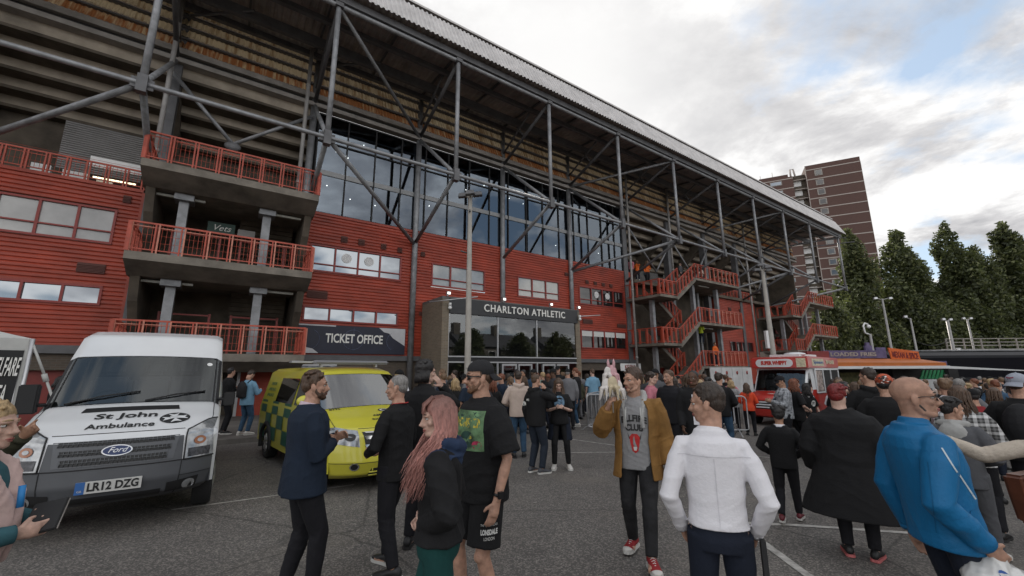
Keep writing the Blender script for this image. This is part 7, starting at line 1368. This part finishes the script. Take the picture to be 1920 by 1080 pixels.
q = p.matrix_basis @ ((g.palm['R'] + g.palm['L']) / 2); fd = empty('black_folder', 'black ring folder held in the hands of the fair haired woman', 'folder', (q.x + .03, q.y + .02, q.z + .03), R(15)); fd.rotation_euler = (R(40), R(-10), R(25)); bevel(MB().box(-.065, .065, -.09, .09, -.006, .010).build('cover', M_black, fd), .004); MB().box(-.060, .068, -.085, .085, -.0055, .0).build('paper_edge', M_ledge, fd)
p = person('man with brown hair and olive jacket half out of frame, pointing a finger', -3.66, 2.66, 60)
g = rig(1.80, 1.05, ('down', ((-.10, .40, -.03), (.6, -.3, -1))), head=(25, 0, 0)); base(p, g, TANNED, hands=(.4, .75), point='L'); face_bits(g, p, H_brown); hair_short(g, p, H_brown, .016, .006, tuft=20, seed=23); garment(g, p, 'olive_jacket', C_olive, .03, .74, seed=24); trousers(g, p, C_navyt); shoes(g, p, SHB, SOLEB)
# ================================================================ crowd barriers
M_galv = mat('barrier galvanised', (.42, .42, .43), .4, .6, var=.15)
def barrier(x, y, rz, label):
    t = empty('crowd_barrier', label, 'barrier', (x, y, gz(x, y)), rz, 'crowd control barriers'); q = MB(); q.tube([(0, 0, .2), (0, 0, 1.0), (.04, 0, 1.07), (.1, 0, 1.1), (2.1, 0, 1.1), (2.16, 0, 1.07), (2.2, 0, 1.0), (2.2, 0, .2), (2.1, 0, .17), (.1, 0, .17), (0, 0, .2)], .02, 8); q.build('frame', M_galv, t); q = MB()
    for i in range(16): q.tube([(.13 + i * .13, 0, .17), (.13 + i * .13, 0, 1.1)], .007, 5, 0, False)
    q.build('bars', M_galv, t)
    for x in (.3, 1.9): MB().tube([(x, -.28, .0), (x, -.24, .03), (x, 0, .2), (x, .24, .03), (x, .28, 0)], .018, 6).build('foot', M_galv, t)
for i, (x, y, rz, l) in enumerate([(2.22, 12.7, -.12, 'steel crowd barrier side-on just left of the raised toy bundle'), (2.25, 12.9, 1.1, 'steel crowd barrier running back towards the entrance doors'), (4.9, 13.9, -.1, 'steel crowd barrier second behind the girl in orange'), (4.5, 12.4, -.1, 'steel crowd barrier nearest the girl in the orange red top'), (4.0, 16.4, 1.0, 'far steel crowd barrier by the small white sign')]): barrier(x, y, rz, l)
# ================================================================ the crowd: a few figures built once, then copied with their own clothes
cr = random.Random(11); PROTO = []
def crowd_proto(fem, H, arms, hd, hairf, sl, shorts=False, bw=1.0):
    p = empty('person', None, None); g = rig(H, bw, arms, ((.11, .04), (.11, -.05)), head=hd, shw=.165 if fem else .185); P = FEM if fem else MALE
    link(body_mesh(g, .014, .92, False, (.6, .6), female=fem), 'body', skin_mat(FAIR), p); hairf(g, p); garment(g, p, 'top', C_black, .024, .82, sl, prof=P, voxel=.017, amp=.007, hood=None); trousers(g, p, C_blackt, prof=P, voxel=.017, amp=.004)
    for nm in 'RL':
        an = g.an[nm]; q = MB(); q.loft([ring(Vector((an.x, an.y + y, z)), w, h, 8) for y, z, w, h in ()] or [[(an.x + w * math.cos(t), an.y + y, h * .5 + h * .5 * math.sin(t)) for t in np.linspace(0, 6.2832, 8, endpoint=False)] for y, w, h in ((-.08, .03, .08), (-.02, .042, .12), (.08, .047, .08), (.17, .03, .04))]); q.build('shoe', SHB, p)
    PROTO.append((p, fem)); return p
hs_ = lambda seed, top=.016, side=.006, **k: (lambda g, p: hair_short(g, p, H_brown, top, side, seed=seed, voxel=.011, tuft=10, **k)); hl_ = lambda seed, L: (lambda g, p: hair_long(g, p, H_brown, L, 40, seed, fringe=False))
crowd_proto(False, 1.75, ('front', 'front'), (15, -4, 0), hs_(1), 'long'); crowd_proto(False, 1.75, ('phone', 'down'), (-25, -8, 0), hs_(2, .010, .002), 'short', bw=1.12); crowd_proto(True, 1.65, ('phone', 'phone'), (5, -14, 0), hl_(3, .28), 'long'); crowd_proto(True, 1.65, ('down', 'front'), (-30, 0, 0), hl_(4, .12), 'long', bw=1.05)
crowd_proto(False, 1.75, ('pocket', 'pocket'), (35, 0, 0), lambda g, p: hair_short(g, p, H_brown, .018, .012, seed=5, voxel=.011, tuft=30, curly=True), 'long'); crowd_proto(False, 1.75, ('cross', 'cross'), (-10, 0, 0), hs_(6, .02, .008), 'long', bw=1.06); crowd_proto(True, 1.65, ('pocket', 'ear'), (10, 0, 0), hl_(7, .38), 'short'); crowd_proto(False, 1.75, ('down', 'phone'), (20, -6, 0), lambda g, p: (hair_short(g, p, H_brown, .0, .003, seed=8, voxel=.011, tuft=0), cap(g, p, C_black, False)), 'long')
HAIRS = [('dark brown', H_dark), ('black', H_black), ('brown', H_brown), ('light brown', hair_mat('light brown hair', (.15, .09, .05))), ('blond', H_blond), ('auburn', H_ginger), ('grey', H_grey)]
TOPS = [('black', C_black), ('charcoal', C_gr2), ('navy', C_navy), ('grey', C_greyj), ('white', C_white), ('olive green', C_olive), ('pale blue', C_lblue), ('beige', C_beige), ('dark red', C_redt), ('checked', C_plaid), ('dark grey', cloth('dark grey fleece', (.04, .04, .045))), ('pink', C_pink), ('tan', C_tan), ('denim blue', C_denim), ('bright green', cloth('bright green', (.03, .16, .06)))]
WT = [16, 6, 8, 5, 3, 3, 2, 2, 2, 2, 7, 1, 1, 3, 1]; LEGS = [C_blackt, C_blackt, C_denim, C_navyt, C_char, C_greyj]; SKS = [FAIR, PALE, TANNED, FAIR, DARKSK]
def setmat(o, m): o.material_slots[0].link = 'OBJECT'; o.material_slots[0].material = m
used, taken = set(), [(o.location.x, o.location.y) for o in bpy.data.objects if o.get('category') == 'person']; first = set()
def crowd_person(x, y, face, zone, z=None, top=None, legs=None, label=None, H=None):
    for _ in range(60):
        k = cr.randrange(len(PROTO)); hn, hm = cr.choices(HAIRS, [6, 7, 7, 5, 4, 3, 2])[0]; tn, tm = top or cr.choices(TOPS, WT)[0]; key = (hn, tn, zone, PROTO[k][1])
        if label or key not in used: break
    used.add(key); src, fem = PROTO[k]
    if k in first: r = src.copy(); COL.objects.link(r); kids = [(c, c.copy()) for c in src.children]
    else: r = src; kids = [(c, c) for c in src.children]; first.add(k)
    s = (H / 1.75) if H else cr.uniform(.94, 1.06); r.location = (x, y, gz(x, y) if z is None else z); r.rotation_euler = (0, 0, R(-face)); r.scale = (s, s, s)
    sk_m = skin_mat(cr.choices(SKS, [5, 4, 2, 3, 2])[0]); lg = legs or cr.choice(LEGS); sm = cr.choice([SHB, SHW, SHG, SHB])
    for c0, c in kids:
        if c is not c0:
            COL.objects.link(c)
            for cc in c0.children: d = cc.copy(); COL.objects.link(d); d.parent = c
        c.parent = r; n = c0.name.split('.')[0]
        m = {'body': sk_m, 'hair': hm, 'top': tm, 'trousers': lg, 'shoe': sm}.get(n)
        if m: setmat(c, m)
    kind = 'woman' if fem else 'man'
    tag(r, label or ('%s with %s%s hair in a %s %s %s' % (kind, 'long ' if fem else '', hn, tn, 'top', zone)), 'person', 'people in the crowd'); taken.append((x, y)); return r
def fill(n, px, Y, face, zone, gap=.52, avoid=()):
    c = 0
    for _ in range(n * 40):
        y = cr.uniform(*Y); u = cr.uniform(*px); x = (u - 960) / 770 * (y * .98 - .1)
        if any((x - a) ** 2 + (y - b) ** 2 < gap ** 2 for a, b in taken): continue
        if any(a < u < b and y < -d for a, b, d in avoid): continue
        k = -x * N2[0] - y * N2[1]
        if k > 19.2 or (k > 17.0 and 6.5 < x * U2[0] + y * U2[1] < 17.5): continue
        crowd_person(x, y, face + math.degrees(math.atan2(x, y)) + cr.gauss(0, 45), zone); c += 1
        if c >= n: break
fill(24, (815, 985), (9.5, 15.5), -25, 'before the glass entrance'); fill(20, (985, 1140), (12.5, 18.5), -25, 'by the entrance doors', avoid=((1090, 1200, -16.0),)); fill(26, (1190, 1372), (8.8, 17.5), 0, 'before the white hoardings', avoid=((1215, 1262, 0), (1275, 1312, 0)) if False else ())
fill(22, (1560, 1660), (8.0, 16.5), 20, 'queuing for the ice cream'); fill(34, (1640, 1790), (7.0, 17.0), 0, 'before the food stall'); fill(44, (1770, 1935), (6.4, 20.0), 0, 'before the black coach'); fill(6, (640, 770), (9.5, 12.0), -30, 'behind the yellow ambulance')
hv, ho = cloth('hi vis yellow', (.45, .55, .03), .6), cloth('hi vis orange', (.65, .13, .02), .6)
for s, o, z, f, tp, l in ((30.0, 2.2, 3.75, 60, ('yellow', hv), 'steward in a yellow high visibility vest on the upper flight of the red staircase'), (31.6, 2.3, 2.05, 150, ('orange', ho), 'steward in an orange high visibility vest on the lowest red railed landing'), (25.6, 0.1, 8.56, 200, ('orange', ho), 'steward in orange at the left end of the upper walkway'), (26.8, .1, 8.56, 170, ('orange', ho), 'steward in orange nearest the head of the upper flight'), (27.4, -.5, 8.56, 150, None, 'dark dressed visitor leaning at the upper walkway'), (25.0, .0, 8.56, 190, None, 'visitor at the far left of the upper walkway'), (29.6, 1.2, 8.62, 120, None, 'visitor climbing onto the topmost red landing'), (32.0, 1.5, 8.62, 160, None, 'visitor standing on the topmost red landing')):
    P = Fp(s, o, z); crowd_person(P.x, P.y, f, '', z, tp, None, l)
for p, f in PROTO:
    if PROTO.index((p, f)) not in first: pass
# bubble machine smoke-dark lamp by the wall and litter on the ground
lt = random.Random(4)
for i, (x, y) in enumerate([(-2.6, 5.6), (.3, 6.2), (2.2, 6.9), (-.9, 7.4), (4.2, 6.1)]):
    q = MB(); q.ball((0, 0, .006), (.03 + .02 * lt.random(), .02, .006), 7, 4); o = q.build('litter_scrap', M_ledge, None, (x, y, gz(x, y) + .002), lt.random() * 3); tag(o, 'scrap of pale litter %s' % ['left of the suit man near the white van', 'behind the big man in shorts', 'between the tan jacket man and the barrier', 'between the two vans and the phone man', 'behind the walking boy in black'][i], 'litter', 'scraps of litter on the tarmac')

# ================================================================ houses and trees across the road behind us, mirrored in the glass doors
M_slate, M_hb = mat('roof slate', (.05, .05, .055), .7, var=.3, vs=3), brick_mat('house stock brick', (.15, .135, .11), (.12, .105, .09), (.16, .15, .14))
for i, (s, w, hh_, rh) in enumerate([(24, 7.5, 5.2, 2.6), (32.5, 7, 5.4, 2.4), (40.5, 8, 5.0, 2.8), (50, 7.5, 5.4, 2.5), (14, 8, 5.2, 2.6), (4, 7.5, 5.0, 2.6)]):
    t = fempty('brick_house', ['stock brick house with a tall chimney mirrored at the left of the entrance glass', 'stock brick house mirrored beside the central glazing bar', 'stock brick house mirrored in the right entrance pane', 'stock brick house mirrored at the far right of the entrance glass', 'stock brick house mirrored in the ticket office windows', 'stock brick house mirrored in the lower left windows'][i], 'house', s, 40, 0, 'houses mirrored in the glass')
    MB().box(-w / 2, w / 2, -8, 0, 0, hh_).build('wall', M_hb, t); r_ = MB().prism([(-8.3, hh_), (.3, hh_), (-4, hh_ + rh)], -w / 2 - .2, w / 2 + .2, 0).build('roof', M_slate, t); MB().box(-w / 2 + .3, -w / 2 + 1.4, -4.6, -3.4, hh_ + rh * .5, hh_ + rh + 1.5).build('chimney', M_hb, r_)
    for x in (-w / 4, w / 4):
        for z in (1.0, 3.4): f = MB().box(x - .7, x + .7, -.02, .06, z, z + 1.4).build('window', M_white, t); MB().box(x - .6, x + .6, .06, .08, z + .1, z + 1.3).build('pane', glass_dim, f)
for i, (s, o, h, w) in enumerate([(28.5, 36, 7.5, 3.0), (36.5, 35, 7.2, 3.4), (45, 36, 7.8, 3.2), (19, 36, 7.0, 3.0)]):
    P = Fp(s, o); tree('garden_tree', ['garden tree mirrored left of the middle entrance pane', 'garden tree mirrored in the middle entrance pane', 'garden tree mirrored in the right entrance pane', 'garden tree mirrored by the left brick pier'][i], P.x, P.y, h, w, 'd', 21, i * 2.0, group='trees mirrored in the glass', z0=0)

def split_loose(o):
    """give every separate wall, beam or panel of a mesh its own object of the same name"""
    me = o.data; n = len(me.vertices); par = list(range(n))
    def find(a):
        while par[a] != a: par[a] = par[par[a]]; a = par[a]
        return a
    for e in me.edges: par[find(e.vertices[0])] = find(e.vertices[1])
    g = {}
    for p in me.polygons: g.setdefault(find(p.vertices[0]), []).append(p)
    if len(g) < 2: return
    for ps in g.values():
        ids = sorted({v for p in ps for v in p.vertices}); mp = {v: i for i, v in enumerate(ids)}; q = MB(); q.add([me.vertices[v].co for v in ids], [[mp[v] for v in p.vertices] for p in ps]); q.m = [p.material_index for p in ps]; q.sm = [p.use_smooth for p in ps]
        c = q.build(o.name.split('.')[0], list(me.materials), o.parent)
    bpy.data.objects.remove(o)
for nm in ('stair_well_wall', 'concourse_wall', 'brick_base', 'raking_beam', 'red_shutter', 'notice_board', 'grey_lintel', 'panel', 'round_crest', 'downlights', 'white_flash', 'red_gate', 'bar_bracket'):
    for o in [o for o in COL.objects if o.name.split('.')[0] == nm]:
        k = o.parent
        if nm != 'panel' or (k and k.name.startswith('hoarding')): split_loose(o)
for o in COL.objects:
    if o.name.split('.')[0] == 'downlights': o.name = 'downlight'
    if len(o.get('label', '').split()) > 16: print('LONG', o['label'])
